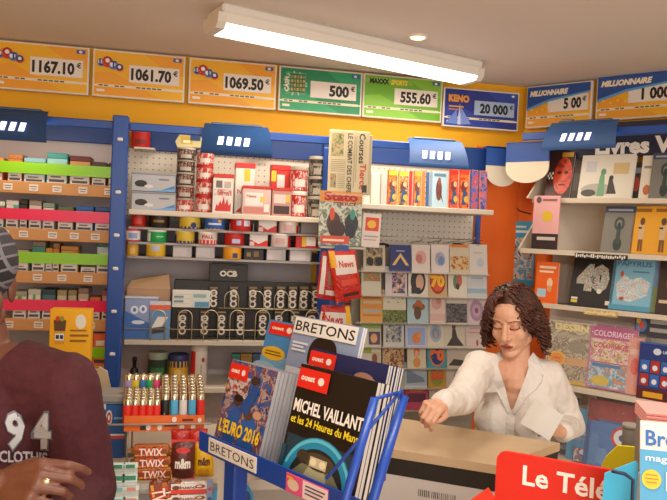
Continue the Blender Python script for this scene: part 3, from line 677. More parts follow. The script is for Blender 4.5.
b = MB(); b.box(-wd_ / 2, wd_ / 2, -.02, .02, 0, hh_, '#8a9cc4', .003); b.front(-wd_ / 2, 0, wd_, hh_, -.02, [('p', [(0, 0), (1, 0), (1, .3), (0, .7)], '#3a6ab0'), ('e', .3, .72, .12, .1, '#e0e4ee'), ('e', .56, .74, .12, .1, '#e0e4ee'), ('e', .3, .72, .05, .05, '#5a7ab8'), ('e', .56, .74, .05, .05, '#5a7ab8'), ('e', .42, .42, .2, .05, '#d0d8ea')]); b.build('box', t)
b = MB(); b.box(-wd_ / 2 - .001, wd_ / 2 + .001, -.021, .021, hh_, hh_ + .006, '#c9cede'); b.build('lid', t)
xa, zt = bx(150, 301, .352); xb, _ = bx(171, 301, .352); wd_ = xb - xa; hh_ = zt - zf
b = MB(); b.box(-wd_ / 2, wd_ / 2, -.005, .005, 0, hh_, '#5a86b4', .001); b.front(-wd_ / 2, 0, wd_, hh_, -.005, [('r', 0, .78, 1, .9, '#d0562a'), ('r', 0, .9, 1, 1, '#c0c4cc'), ('p', [(.1, .3), (.6, .35), (.9, .6), (.4, .6)], '#dcd8d0'), ('p', [(.1, .15), (.7, .2), (.8, .35), (.2, .32)], '#2a2c34')])
solo(b, 'filter_pouch', 'small blue pouch with orange band leaning in front of the filter tube box', 'pouch', ((xa + xb) / 2, WY - .353, zf), 0, -.05)
# wire arches
def arches(name, label, pxs, py0, py1, d, zb, bars):
    t = thing(name, label, 'wire fence', (0, WY - d, zb))
    for px in pxs:
        xa, zt = bx(px - 7, py0, d); xb, _ = bx(px + 7, py0, d); h = zt - zb; r = (xb - xa) / 2; cx = (xa + xb) / 2
        pts = [(xa, 0, 0)] + [(cx - r * cos(a), 0, h - r + r * sin(a)) for a in [pi * i / 10 for i in range(11)]] + [(xb, 0, 0)]
        b = MB(); b.tube(pts, .0022, WIRE, 6); b.build('arch', t)
    xa = bx(pxs[0] - 34, py1, d)[0] if pxs[0] < 170 else bx(pxs[0] - 14, py1, d)[0]; xb = bx(pxs[-1] + 12, py1, d)[0]
    for h in bars:
        b = MB(); b.tube([(xa, .002, h), (xb, .002, h)], .0022, WIRE, 6); b.build('bar', t)
arches('wire_fence', 'long cream wire fence of arches along the rolling paper shelf', (159, 185.5, 211.5, 237.5, 263, 288, 313), 310, 341, .365, zf, (.004, .05))
arches('wire_fence', 'short upper cream wire fence of arches in front of the top paper tier', (232, 257, 282, 307), 291, 308, .337, zt1, (.004,))

# tins on the low shelf behind the lighters
GB = 'tins on the low shelf behind the lighters'
tin_px(148, 168, 352, ZB, .30, '#1f3a2a', '#8a9484', 'dark green tin behind the red lighters', [('r', .25, .2, .75, .7, '#2f6a3a'), ('r', .35, .4, .65, .52, '#a8b8a0')], GB)
tin_px(168.5, 189, 354, ZB, .30, '#c9a030', '#1c2a5a', 'yellow and navy tin behind the lighters', [('r', 0, .75, 1, 1, '#1c2a5a'), ('e', .5, .4, .14, .3, '#d8b85a')], GB)
tin_px(191, 208.5, 342, ZB, .29, '#d8cfc8', '#c8c0b8', 'tall white and red tin behind the lighters', [('r', .12, 0, .36, 1, '#c8281c'), ('e', .66, .75, .07, .07, '#a83a30'), ('r', .55, .3, .62, .6, '#b8b0a8')], GB)
x_, z_ = bx(134, 362, .3)
t = thing('pump_bottle', 'small black bottle on the low shelf near the blue post', 'bottle', (x_, WY - .27, ZB))
b = MB(); b.lathe([(.018, 0), (.02, .01), (.02, .055), (.012, .07)], '#171310'); b.build('body', t)
b = MB(); b.lathe([(.008, .07), (.008, .10), (.01, .10), (.01, .118), (.004, .12)], '#0f0c0a'); b.build('cap', t)
for px0, px1, c, lb in ((232, 240, '#2f6a58', 'small teal packet on the dim low shelf behind the magazine rack'), (241, 252, '#8a6a2a', 'small ochre packet on the dim low shelf behind the magazine rack'), (253, 262, '#3a4a6a', 'small slate packet on the dim low shelf behind the magazine rack')):
    bin_px(px0, px1, 354, ZB, .28, c, lb, [('r', .2, .3, .8, .7, '#c8bfae')], 'tobacco_packet', None, .04)

# ================================================================== press unit: comics shelf, pegboard, greeting card rack
XA, XB = .62, 1.41
u = thing('shelving_unit', 'press shelving with beige pegboard and one white shelf of comics', 'shelving', (0, WY, 0))
b = MB(); pegboard(b, XA, XB, 1.55, 2.035, -.075); b.build('pegboard', u)
b = MB(); b.box(XA, XB, -.085, -.06, 0, 1.55, '#8d8478'); b.build('back_panel', u)
ZC = bx(430, 207, .40)[1]
xr = bx(494, 211, .42)[0]
b = MB(); b.box(.592, 1.46, -.09, -.07, 2.036, 2.15, m_dblue, .003); b.build('header_panel', u)
b = MB(); b.box(.592, 1.0, -.445, -.43, ZR0, ZR1, m_blue, .004); b.build('top_rail', u)
b = MB(); b.box(XA, xr, -.42, -.075, ZC - .024, ZC, '#d6cbbb', .003); b.build('shelf', u)
b = MB()
for k, px in enumerate((418, 437, 455, 470)):
    x, z = bx(px, 243, .2)
    h = MB(); h.tube([(x, -.077, z), (x, -.25, z + .012), (x, -.26, z + .03)], .0025, STEEL, 6); h.build('hook', u)
x, z = bx(380, 238, .2)
h = MB(); h.tube([(XA + .15, -.25, z + .01), (XB - .02, -.25, z + .01)], .0025, STEEL, 6); h.build('hook_rail', u)
def comic(px0, px1, py0, label, cover, spine, d=.30, turn=0.0, name='comic_book', elems=None):
    xa = bx(px0, 205, d)[0]; xb = bx(px1, 205, d)[0]; h = bx((px0 + px1) / 2, py0, d)[1] - ZC; w_ = xb - xa - .002
    t = thing(name, label, 'comic', ((xa + xb) / 2, WY - d, ZC + .0014), 0, -.06, 'comics and albums on the white shelf')
    dp = .012
    b = MB(); b.box(-w_ / 2, w_ / 2, 0, dp, 0, h, cover, .001); b.front(-w_ / 2, 0, w_, h, 0, [('r', .0, .0, .10, 1, spine)] + (elems or [])); b.build('cover', t)
    b = MB(); b.box(-w_ / 2 + .002, w_ / 2 - .001, .002, dp - .002, h, h + .001, PAPER); b.build('pages', t)
cA = collage(['#3a1410', '#8a1f14', '#c8901c', '#a8341f', '#d0b04a', '#2a4a7a'], 75, 1); cB = collage(['#14301c', '#2a5a34', '#b8901c', '#a8301a', '#c8b87a', '#24407a'], 75, 2)
cC = collage(['#6a120c', '#c8281a', '#e06a2a', '#b81c14', '#3a5aa0'], 55, 3); cD = collage(['#1c3a7a', '#4a6ab0', '#c8402a', '#8a9ac4'], 55, 4)
hd = lambda c, u=1: [('r', .1, .86, 1, .98, c), ('e', .45, .55, .3, .14, '#6a2a1c'), ('e', .65, .62, .2, .07, '#d8a884'), ('p', [(.2, .1), (.7, .12), (.8, .42), (.4, .5)], '#2c4a78'), ('e', .7, .25, .22, .08, '#c8a43a')]
comic(363, 369, 172, 'thin white album at the left end of the comics shelf', '#d8d0c4', '#b8b0a4')
comic(370, 379, 173, 'cream album second on the comics shelf, behind the newspaper', '#cfc8bc', '#a8a094')
comic(380, 386, 174, 'grey album just left of the first colourful comic', '#b4b0aa', '#8a8680')
comic(387, 397, 170, 'colourful comic with yellow masthead, first of the row', cA, '#c83a1c', elems=hd('#e8c020'))
comic(398, 408, 171, 'colourful comic with green figures, second of the row', cB, '#d8a01c', elems=hd('#e8c830'))
comic(409, 412, 171, 'thin red comic spine between two yellow-topped comics', '#c8241a', '#d83a20')
comic(413, 421, 171, 'colourful comic with orange masthead, third of the row', collage(['#2a5a3a', '#c89020', '#b83a20', '#d8c070'], 60, 5), '#c8301c', elems=hd('#e0a020'))
comic(422, 425, 171, 'thin orange comic spine left of the light blue album', '#d8742a', '#e08a30')
comic(426, 429, 172, 'thin blue comic spine left of the light blue album', '#2a5a9a', '#3a70b0')
comic(430, 447, 172, 'light blue album with a dark red figure on its cover', '#a4c0d0', '#7a9ab0', elems=[('e', .5, .5, .18, .3, '#6a3a34'), ('e', .52, .75, .1, .1, '#8a4a3a'), ('p', [(.2, .15), (.5, .45), (.8, .1), (.6, .5)], '#5a2e2a'), ('r', .2, .88, .9, .96, '#5a7a90')])
comic(449, 458, 169, 'red comic with crowded cover, left of its neighbour', cC, '#a81810', elems=hd('#c8281a'))
comic(459, 469, 169, 'red and orange comic with crowded cover beside the blue ones', collage(['#7a160e', '#d0301c', '#e8862a', '#c02018'], 60, 6), '#b81c14', elems=hd('#d83a1c'))
comic(470, 478, 170, 'blue and purple comic near the end of the shelf', cD, '#1c3a7a')
comic(479, 487, 171, 'blue comic with orange strip at the right end of the shelf', collage(['#2a3a7a', '#5a6ab0', '#d8602a', '#8a7ac0'], 60, 8), '#d8702a')
# ---- greeting card rack
t = thing('card_rack', 'tall tiered rack of greeting cards behind the woman', 'rack', (0, WY, 0))
xa = bx(357, 300, .34)[0]; xb = bx(488.5, 300, .34)[0]
b = MB(); b.box(xa, xb, -.215, -.20, .5, 1.62, '#9a8f80', .003); b.build('back_board', t)
rowpy = [(250, 272), (272, 296), (296, 323), (326, 347), (346, 368), (367, 388), (387, 410)]
ZK = [bx(420, p[1] + 1, .34)[1] for p in rowpy]
for z in ZK:
    b = MB(); b.box(xa, xb, -.340, -.318, z - .003, z, '#a89c8c'); tr_ = b.build('tier', t)
    b = MB(); b.box(xa, xb, -.342, -.340, z - .003, z + .007, sheer('tier_lip', '#e8e2d8', .12)); b.build('lip', tr_)
for px, lb in ((367, ''), (383, ''), (458, ''), (477, '')):
    x, z = bx(px, 245, .3); b = MB(); b.ell(Matrix.Translation((x, -.29, z - .002)), (.036, .02, .012), '#1a1614', 14, 8); b.build('top_knob', t)
GC = 'greeting cards in the tiered rack'
tn = ['top', 'second', 'third', 'fourth', 'fifth', 'sixth', 'bottom']
def card(r, px0, px1, what, bg, el):
    z = ZK[r] + .0005; y0 = rowpy[r][0]; xa = bx(px0, rowpy[r][1], .33)[0]; xb = bx(px1, rowpy[r][1], .33)[0]
    h = (bx((px0 + px1) / 2, y0 - 1, .31)[1] - z) * 1.2; w_ = xb - xa - .001
    b = MB(); b.box(-w_ / 2, w_ / 2, 0, .003, 0, h, bg); b.front(-w_ / 2, 0, w_, h, 0, el)
    solo(b, 'greeting_card', 'greeting card with %s, %s tier of card rack' % (what, tn[r]), 'card', ((xa + xb) / 2, WY - .335, z), 0, -.18, GC)
W_ = '#c9c2b6'
pic = lambda cols, s, sc=50, a=.12, b_=.2, c=.88, d=.9: [('r', a, b_, c, d, collage(cols, sc, s))]
colp = lambda off=0: [(363, 385), (389.5, 411), (411.5, 430), (431, 449), (449.5, 469.5), (469.5, 487.5)]
R0 = colp()
card(0, *R0[0], 'a dark motorcycle photo', '#b8ac9a', pic(['#2a2622', '#4a4238', '#8a7a64', '#c8a860'], 11) + [('e', .3, .38, .16, .16, '#1c1a18'), ('e', .72, .38, .16, .16, '#1c1a18')])
card(0, *R0[1], 'a gold pyramid on dark blue', '#26306a', [('p', [(.1, .25), (.5, .7), (.9, .25), (.75, .25), (.5, .55), (.25, .25)], '#d8b060'), ('r', .3, .75, .7, .8, '#8a90b8')])
card(0, *R0[2], 'pink watercolour spots', '#cfc4bc', [('e', .5, .55, .3, .25, '#c89a94'), ('e', .4, .5, .18, .16, '#b8706a')])
card(0, *R0[3], 'blue watercolour spots', '#cfc6c0', [('e', .5, .5, .3, .25, '#94a4bc'), ('e', .55, .45, .18, .16, '#6a7fa8'), ('e', .4, .6, .1, .1, '#a88a94')])
card(0, *R0[4], 'a brown landscape strip', '#c0b49c', pic(['#5a3a20', '#a8702a', '#d0b48a', '#8a5a2a'], 12, 60, .05, .15, .95, .6) + [('r', .05, .9, .95, 1, '#c8742a')])
card(0, *R0[5], 'pale blank front', '#c6c0b8', [('e', .6, .4, .2, .15, '#aab0c0'), ('r', .2, .7, .7, .73, '#9a9490')])
R1 = [(361, 381), (385, 407), (408, 428), (428, 447), (448, 467), (467, 487)]
card(1, *R1[0], 'green and red flowers', '#b4ae9c', pic(['#3a5a24', '#7a8a3a', '#a83a34', '#c8b87a'], 13, 70, .1, .5, .95, .95) + [('r', .0, .96, 1, 1, '#5a9a3a')])
card(1, *R1[1], 'a couple in blue', '#b8b0b4', pic(['#2a2630', '#4a4a6a', '#b88a7a', '#c8c0c4'], 14, 55, .3, .1, .9, .9))
card(1, *R1[2], 'a dark-haired man portrait', W_, [('e', .5, .5, .38, .42, '#2a2422'), ('e', .58, .48, .2, .26, '#c09880'), ('r', .15, .1, .6, .3, '#2a2a30'), ('r', 0, .94, 1, 1, '#c8a83a')])
card(1, *R1[3], 'a gold 70 on a red disc', '#b89a72', [('e', .5, .52, .42, .42, '#8a2a1c'), ('e', .5, .52, .34, .34, '#c84a24'), ('t', .5, .36, .34, '70', '#e0b02a', {'al': 'c', 'bold': .06})])
card(1, *R1[4], 'a cartoon-like red and green sketch', '#cdc6b8', [('e', .4, .5, .14, .22, '#5a7a5a'), ('e', .6, .55, .14, .2, '#b85a4a'), ('e', .5, .35, .1, .1, '#3a3030'), ('r', 0, .92, 1, 1, '#c8641c')])
card(1, *R1[5], 'a pale blue band', '#b8bcc0', [('r', 0, .15, 1, .3, '#8aa4b4'), ('r', .2, .6, .8, .64, '#8a9aa8')])
R2 = [(360, 383), (382, 406), (407, 430), (428, 447), (445, 468), (467, 486)]
card(2, *R2[0], 'orange striped sunset', '#c08a3a', [('r', .1, .2 + .13 * i, .9, .27 + .13 * i, ('#a86a2a', '#8a9aa0', '#c87a2a', '#b8a884', '#a8581c')[i]) for i in range(5)])
card(2, *R2[1], 'birds over a hedge', '#c4beaa', [('r', .0, .0, 1, .4, collage(['#3a4a20', '#6a7a34', '#2a3018', '#a89a5a'], 60, 15))] + [('p', [(.2 + .2 * i, .6 + .12 * (i % 2)), (.26 + .2 * i, .66 + .12 * (i % 2)), (.32 + .2 * i, .6 + .12 * (i % 2)), (.26 + .2 * i, .63 + .12 * (i % 2))], '#2a2620') for i in range(4)])
card(2, *R2[2], 'a brown hat figure on blue', '#9ab4bc', [('e', .5, .5, .28, .12, '#8a4a24'), ('e', .5, .58, .16, .12, '#a85a2a'), ('e', .45, .32, .16, .2, '#5a3a2c'), ('r', .0, .93, 1, 1, '#5a9a3a')])
card(2, *R2[3], 'soft pink flowers', '#ccb8b0', [('e', .45, .62, .28, .2, '#c49a90'), ('r', .1, .1, .9, .3, '#c4a49c'), ('e', .55, .68, .14, .1, '#b07a70')])
card(2, *R2[4], 'black lettering over a dark photo', '#c0b8ac', [('r', .05, .05, .95, .6, collage(['#1a1a1e', '#3a3a40', '#6a6464', '#2a2a2e'], 60, 16)), ('r', .2, .76, .9, .82, '#3a342e'), ('r', .2, .87, .8, .92, '#3a342e')])
card(2, *R2[5], 'a purple floral disc', '#c0b0b4', [('e', .5, .4, .36, .3, '#9a7a94'), ('e', .5, .4, .22, .18, '#b894a8'), ('e', .5, .4, .1, .08, '#7a4a74'), ('e', .55, .8, .3, .1, '#c0a8b8')])
R3 = [(360, 381), (383, 404), (405, 427), (427, 444), (444, 466), (465, 485)]
card(3, *R3[0], 'a green top and dark inset picture', '#b4b098', [('r', 0, .72, 1, 1, '#7a9a3a'), ('r', .4, .1, .95, .6, '#4a3a5a'), ('e', .65, .35, .16, .18, '#c8905a')])
card(3, *R3[1], 'grey-blue bottles', '#b4b4b0', pic(['#3a4458', '#6a7488', '#a8a490', '#c8c4b4'], 17, 60))
card(3, *R3[2], 'an orange cat on blue', '#b4b4cc', [('r', 0, .88, 1, 1, '#6a4a8a'), ('r', .1, .1, .9, .75, '#8aa0cc'), ('e', .5, .35, .2, .2, '#c87a3a'), ('e', .62, .5, .1, .12, '#d08a4a')])
card(3, *R3[3], 'a round blue-grey drawing', '#c8c2b4', [('e', .5, .55, .34, .34, '#94a4b4'), ('e', .5, .55, .22, .22, '#7a8aa4'), ('e', .5, .5, .1, .14, '#a89a8a')])
card(3, *R3[4], 'a dark seated figure', '#c4bcac', [('p', [(.1, .08), (.9, .08), (.6, .4), (.5, .75), (.38, .75), (.35, .4)], '#3a342e'), ('e', .44, .78, .09, .1, '#5a4a3e'), ('r', 0, .94, 1, 1, '#c8742a')])
card(3, *R3[5], 'thin pink lettering', '#c8b8b4', [('r', .15, .55, .85, .6, '#c08a8a'), ('r', .2, .7, .8, .74, '#c08a8a'), ('e', .6, .2, .06, .12, '#a84a4a')])
R4 = [(359, 381), (382, 404), (407, 426), (427, 447), (446, 484)]
card(4, *R4[0], 'a green and white layout', '#c0bcaa', [('r', .05, .55, .55, .95, '#8a9a34'), ('r', .55, .1, .95, .6, '#b8a890'), ('e', .7, .35, .12, .2, '#7a4a34')])
card(4, *R4[1], 'a crowded dark party photo', '#8a7a64', pic(['#2a2420', '#7a3a2a', '#c8a878', '#3a4a3a'], 18, 70, .03, .03, .97, .97))
card(4, *R4[2], 'an orange haired figure', '#c4bca8', [('e', .5, .6, .16, .2, '#c8742a'), ('e', .5, .52, .1, .14, '#d0a480'), ('e', .5, .22, .2, .18, '#c88a4a')])
card(4, *R4[3], 'a blue and orange 90', '#3a8a98', [('e', .5, .48, .38, .4, '#c8641c'), ('e', .5, .48, .32, .34, '#1a2a6a'), ('t', .5, .32, .36, '90', '#d86a2a', {'al': 'c', 'bold': .07}), ('r', 0, .94, 1, 1, '#c8b83a')])
card(4, *R4[4], 'a dark reclining shape, wide format', '#b8b0a4', [('p', [(.05, .12), (.5, .1), (.45, .3), (.2, .35)], '#3a3028'), ('r', .1, .95, .9, 1, '#b85a3a')])
R5 = [(382, 404), (404, 427), (428, 446), (446, 470)]
card(5, *R5[0], 'white lilies on green', '#a4a490', pic(['#4a5a3a', '#8a9a7a', '#c8c8b8'], 19, 60))
card(5, *R5[1], 'a blue-grey high heel shoe', '#9aa8b4', [('p', [(.1, .2), (.9, .25), (.85, .4), (.4, .6), (.1, .75)], '#6a7a90'), ('r', .0, .0, 1, .12, '#b4bcc4')])
card(5, *R5[2], 'a gold 60 on green', '#b48a2a', [('e', .5, .5, .4, .4, '#7a8a2a'), ('t', .5, .34, .36, '60', '#c8501c', {'al': 'c', 'bold': .07})])
card(5, *R5[3], 'a plain grey front', '#bcb4a8', [('e', .5, .5, .2, .2, '#9a948c')])
R6 = [(386, 404), (405, 428), (429, 446), (446, 466)]
card(6, *R6[0], 'an orange and green scene', '#a8643a', pic(['#8a3a1c', '#c8742a', '#6a7a3a'], 20, 60, 0, 0, 1, 1))
card(6, *R6[1], 'a magenta front with dark letters', '#a83a5a', [('r', .1, .3, .9, .6, '#5a1a3a'), ('r', .2, .65, .8, .8, '#c86a3a')])
card(6, *R6[2], 'pale green flowers', '#a8b098', pic(['#5a7a4a', '#c8b8a0', '#b87a6a'], 21, 60))
card(6, *R6[3], 'a red and white check', '#b8a49a', pic(['#a83a2a', '#d0c4b4', '#8a8a6a'], 22, 60))

# ---- newspapers and pouches hanging on the upright
HD = .56                                   # distance from the wall of the hanging things
xh, zh = bx(345, 250, HD)
t = thing('hanging_rack', 'thin white wire rack hanging the newspapers and red pouches', 'rack', (xh, WY - HD, 0))
b = MB(); b.tube([(-.03, .05, 1.12), (-.03, .05, 2.07)], .005, '#c8c0b4', 8); b.build('pole', t)
b = MB(); b.tube([(-.03, .05, 2.06), (-.02, .15, 2.06), (-.005, .24, 2.05)], .005, '#c8c0b4', 8); b.build('bracket', t)
zb = bx(345, 193, HD)[1]
b = MB(); b.box(-.095, .09, -.012, .05, zb - .012, zb - .004, sheer('clear_tray', '#e8e4dc', .3)); b.build('news_tray', t)
zb2 = bx(345, 246, HD)[1]
b = MB(); b.box(-.11, .09, -.012, .05, zb2 - .012, zb2 - .004, '#b8b0a4'); b.build('magazine_tray', t)
for z in (bx(340, 252, HD)[1], bx(340, 306, HD)[1]):
    b = MB(); b.tube([(-.03, .05, z + .01), (-.03, -.03, z + .012), (-.03, -.034, z + .02)], .003, STEEL, 6); b.build('hook', t)
xa, zt = bx(330, 129, HD); xb, _ = bx(370.5, 131, HD); w_ = xb - xa; h = zt - zb
t = thing('newspaper', 'folded horse racing newspaper lettered Courses, standing above the magazine', 'newspaper', ((xa + xb) / 2, WY - HD, zb), 0, -.02)
b = MB(); b.box(-w_ / 2, w_ / 2, 0, .006, 0, h, '#cdbf9c', .002)
def vt(u, v, hf, txt, col, ln):            # sideways headline reading upwards
    vs, fs, wd = text_geo(txt, .03)
    return ('t', u, v, hf, txt, col, {'rot': -pi / 2, 'w': ln})
E = [('r', .06, .58, .36, .95, collage(['#4a5a34', '#8a8a5a', '#b8a878', '#9a5a40'], 50, 31)), ('r', .06, .08, .2, .3, collage(['#5a4a34', '#a8986a', '#8a4a3a'], 60, 33))] + [('r', .06, .34 + .03 * i, .40, .348 + .03 * i, '#8a7e62') for i in range(7)] + [('r', .23, .08 + .03 * i, .40, .088 + .03 * i, '#8a7e62') for i in range(8)] + [('r', .40, .02, .405, .98, '#a89a78'), vt(.46, .95, .075, 'LE COMBAT DES CHEFS', '#2a221a', 1.42), vt(.74, .96, .10, 'Courses', '#2a1c14', .72), vt(.78, .48, .10, 'Tiercé', '#c02a1c', .62)] + \
    [('r', .62 + .045 * i, .08 + .1 * (i % 2), .632 + .045 * i, .92, '#8a7e66') for i in range(2)] + [('r', .84, .02, .96, .14, '#3a3228')]
b.front(-w_ / 2, 0, w_, h, 0, E); b.build('front_page', t)
b = MB(); b.box(-w_ / 2 + .008, w_ / 2 + .014, .0065, .018, -.003, h - .012, '#c9bc9a', .002); b.build('inner_pages', t)
xa, zt = bx(320.5, 190, HD + .01); xb, _ = bx(363, 192, HD + .01); w_ = xb - xa; h = zt - zb2
t = thing('magazine', 'racing magazine headed Stato with two dark horses, under the newspaper', 'magazine', ((xa + xb) / 2, WY - HD - .01, zb2), 0, -.03)
b = MB(); b.box(-w_ / 2, w_ / 2, 0, .008, 0, h, '#bfc0b0', .001)
E = [('r', 0, .0, 1, 1, collage(['#8a9a8a', '#c8c4b0', '#5a6a5a', '#a8b0a4'], 35, 32)), ('r', 0, .80, 1, 1, '#c9863a'), ('t', .5, .83, .15, 'Stato', '#b01810', {'al': 'c', 'bold': .05, 'w': .8}), ('t', .62, .74, .06, 'TIERCÉ', '#7a1c14', {'al': 'c', 'w': .5}),
     ('e', .34, .42, .16, .2, '#4a2c20'), ('e', .42, .3, .2, .16, '#3a2018'), ('e', .3, .58, .06, .12, '#c84a2c'), ('e', .76, .42, .16, .18, '#2c2c30'), ('e', .74, .28, .13, .14, '#20242c'), ('e', .78, .58, .06, .1, '#3a8a7a'), ('r', .05, .04, .72, .18, '#c8482c'), ('r', .1, .08, .6, .12, '#e8c8b0')]
b.front(-w_ / 2, 0, w_, h, 0, E); b.build('cover', t)
b = MB(); b.box(-w_ / 2 + .002, w_ / 2 - .002, .0085, .011, .002, h - .002, PAPER); b.build('pages', t)
xa, zt = bx(362.5, 213, HD - .03); xb, zb3 = bx(379, 247.5, HD - .03); w_ = xb - xa; h = zt - zb3
b = MB(); b.box(-w_ / 2, w_ / 2, 0, .001, 0, h, '#ddd0c8'); b.front(-w_ / 2, 0, w_, h, 0, [('r', .15, .48, .9, .88, '#d8482c'), ('e', .5, .68, .25, .12, '#e8b83a'), ('r', .1, .3, .9, .34, '#a89a94'), ('r', .1, .2, .8, .23, '#a89a94')])
solo(b, 'leaflet', 'white leaflet with orange square, tucked right of the racing magazine', 'leaflet', ((xa + xb) / 2, WY - HD + .03, zb3), 0, 0, None, .03)
def pouch(corners, d, label, el, body='#b81c12'):
    P_ = [bx(px, py, d) for px, py in corners]; x0 = sum(p[0] for p in P_) / 4; z0 = min(p[1] for p in P_)
    t = thing('tobacco_pouch', label, 'pouch', (x0, WY - d, z0), 0, 0, 'red tobacco pouches hanging in plastic')
    tl, tr2, br, bl_ = [(p[0] - x0, p[1] - z0) for p in P_]
    b = MB(); n = 10; vs = []; fs = []
    for j in range(n + 1):
        for i in range(n + 1):
            s, q = i / n, j / n
            x = (tl[0] * (1 - s) + tr2[0] * s) * q + (bl_[0] * (1 - s) + br[0] * s) * (1 - q); z = (tl[1] * (1 - s) + tr2[1] * s) * q + (bl_[1] * (1 - s) + br[1] * s) * (1 - q)
            vs.append((x, -.016 * (sin(pi * s) * sin(pi * q)) ** .6 + .001 * sin(9 * s + 7 * q), z))
    for j in range(n):
        for i in range(n): a = j * (n + 1) + i; fs.append((a, a + 1, a + n + 2, a + n + 1))
    vb = [(x, .004, z) for x, y, z in vs]; k = len(vs)
    b.add(vs, fs, M(body, .25, 0, 0, .5, .35, 90), True); b.add(vb, [tuple(reversed(f)) for f in fs], M(body, .25), True)
    def fm(u, v, l):
        x = (tl[0] * (1 - u) + tr2[0] * u) * v + (bl_[0] * (1 - u) + br[0] * u) * (1 - v); z = (tl[1] * (1 - u) + tr2[1] * u) * v + (bl_[1] * (1 - u) + br[1] * u) * (1 - v)
        return (x, -.016 * (max(0, sin(pi * u)) * max(0, sin(pi * v))) ** .6 + .001 * sin(9 * u + 7 * v) - .0012 - l, z)
    e2 = []
    for e in el:
        if e[0] == 'r':                       # cut rectangles so that they follow the bulge
            _, a, b0, c, d0, m_ = e
            for i in range(5):
                for j in range(5): e2.append(('r', a + (c - a) * i / 5, b0 + (d0 - b0) * j / 5, a + (c - a) * (i + 1) / 5, b0 + (d0 - b0) * (j + 1) / 5, m_))
        else: e2.append(e)
    b.ink(0, 0, 1, 1, e2, fm, step=.00001); b.build('packet', t)
    m_ = (tl[0] * .5 + tr2[0] * .5)
    b = MB(); b.prism([(m_ - .03, tl[1] * .5 + tr2[1] * .5 - .01), (m_ + .03, tl[1] * .5 + tr2[1] * .5 - .01), (m_ + .03, tl[1] * .5 + tr2[1] * .5 + .02), (m_ - .03, tl[1] * .5 + tr2[1] * .5 + .02)], -.002, .001, '#2a4a90'); b.build('hang_tab', t)
pouch([(322, 305), (350, 305), (352, 333), (318, 328)], HD - .02, 'white and red News pouch, lowest of the hanging pouches', [('r', 0, 0, 1, .72, '#d8d0c8'), ('t', .12, .32, .28, 'News', '#c23a2c', {'bold': .04, 'w': .6}), ('r', .82, .3, .98, .95, '#e8b82a')])
pouch([(322, 251), (346, 252), (350, 303), (316, 298)], HD, 'red pouch with brown window, left of the hanging pair', [('r', .06, .1, .2, .9, '#dcd4cc'), ('r', .3, .3, .75, .6, '#8a5a3a'), ('r', .25, .1, .7, .2, '#dcd0c8'), ('r', .3, .75, .6, .98, '#e8a81c')])
pouch([(328, 250), (355, 250), (362, 297), (336, 303)], HD + .035, 'glossy red News pouch, front one of the hanging pair', [('r', .15, .52, .95, .9, '#ddd4cc'), ('t', .3, .66, .13, 'News', '#c4452f', {'bold': .04, 'w': .55}), ('r', .0, .66, .22, .98, '#e8a41c'), ('r', .3, .08, .9, .14, '#3a1a14'), ('r', .3, .3, .9, .42, '#d8452a')], '#c6200f')
# ================================================================== bookshelves on the angled wall
def rthing(name, label, cat, s, d, z, tilt=0, group=None, extra=0): return thing(name, label, cat, rloc(s, d, z), RA + extra, tilt, group)
SZ = [rx(600, 199, .30)[1], rx(600, 253, .34)[1], rx(600, 309.5, .32)[1], rx(610, 394, .38)[1]]
SZ.append(SZ[3] - .34)
SD = [.30, .34, .32, .38, .42]
u = rthing('shelving_unit', 'cream bookshelves with five boards on the angled wall behind the woman', 'shelving', 0, 0, 0)
S0, S1 = .16, 1.9
b = MB(); b.box(S0 + .06, S1, -.05, -.035, 0, 2.06, '#d5cabb'); b.build('back_panel', u)
s_l = [rx(532, 200, .30)[0], rx(520, 252, .34)[0], rx(533, 303, .32)[0], .2, .2]
for i, z in enumerate(SZ):
    b = MB(); b.box(s_l[i], S1, -SD[i], -.05, z - .017, z, '#d8cdbc', .003); sh = b.build('shelf', u)
    b = MB(); b.box(s_l[i] + .002, S1, -SD[i] - .004, -SD[i], z - .019, z + .004, '#cfc3b0', .001); b.build('shelf_edge', sh)
for i in (0, 1, 2):
    b = MB(); z = SZ[i]; s = s_l[i] - .005
    b.prism([(-.30, -.0), (-.0, -.0), (-.0, .16), (-.12, .14)], -.004, .004, '#cfc2ae')
    o = b.build('shelf_bracket', u, None, (s, 0, z), (0, 0, radians(-90)))
    o.rotation_euler = (0, 0, radians(90)); o.location = (s, -.05, z)
# header: navy board with white letters
sa, za = rx(546, 134, .20); sb, zb = rx(667, 120, .20); _, zc = rx(600, 158, .20)
hz1 = max(za, zb) + .005
t = rthing('header_board', 'navy header board with white lettering ending in a large V, above the bookshelves', 'sign', 0, .20, 0)
b = MB(); b.box(sa, 1.7, 0, .012, zc, hz1, '#141a38', .002); b.build('board', t)
sv, zv0 = rx(573, 152, .205); sv2, zv1 = rx(632, 134, .205)
H = .072; zb0 = rx(630, 152.5, .205)[1]
s_end = rx(649, 150, .205)[0]; s_st = rx(595, 150, .205)[0]; sV = rx(654, 150, .205)[0]
lb_ = MB(); lb_.front(s_st, zb0, s_end - s_st, H, 0, [('t', 0, 0, 1, 'Livres', '#e6e2da', {'w': 1, 'bold': .045})]); lb_.build('word', t)
lb_ = MB(); lb_.front(sV, zb0, .3, H, 0, [('t', 0, 0, 1, 'V', '#e6e2da', {'bold': .05})]); lb_.build('letter', t)
b = MB(); b.box(sa - .02, 1.7, -.24, -.225, rx(640, 130, .43)[1] - .02, rx(640, 130, .43)[1] + .016, m_blue, .003); b.build('blue_rail', t)
b = MB(); b.box(-.03, .03, -.02, .02, 0, .03, '#8a8070', .005); solo(b, 'rail_clamp', 'small grey clamp box above the blue visor on the bookshelf rail', 'clamp', rloc(rx(565, 132, .25)[0], .22, hz1 - .005), RA)
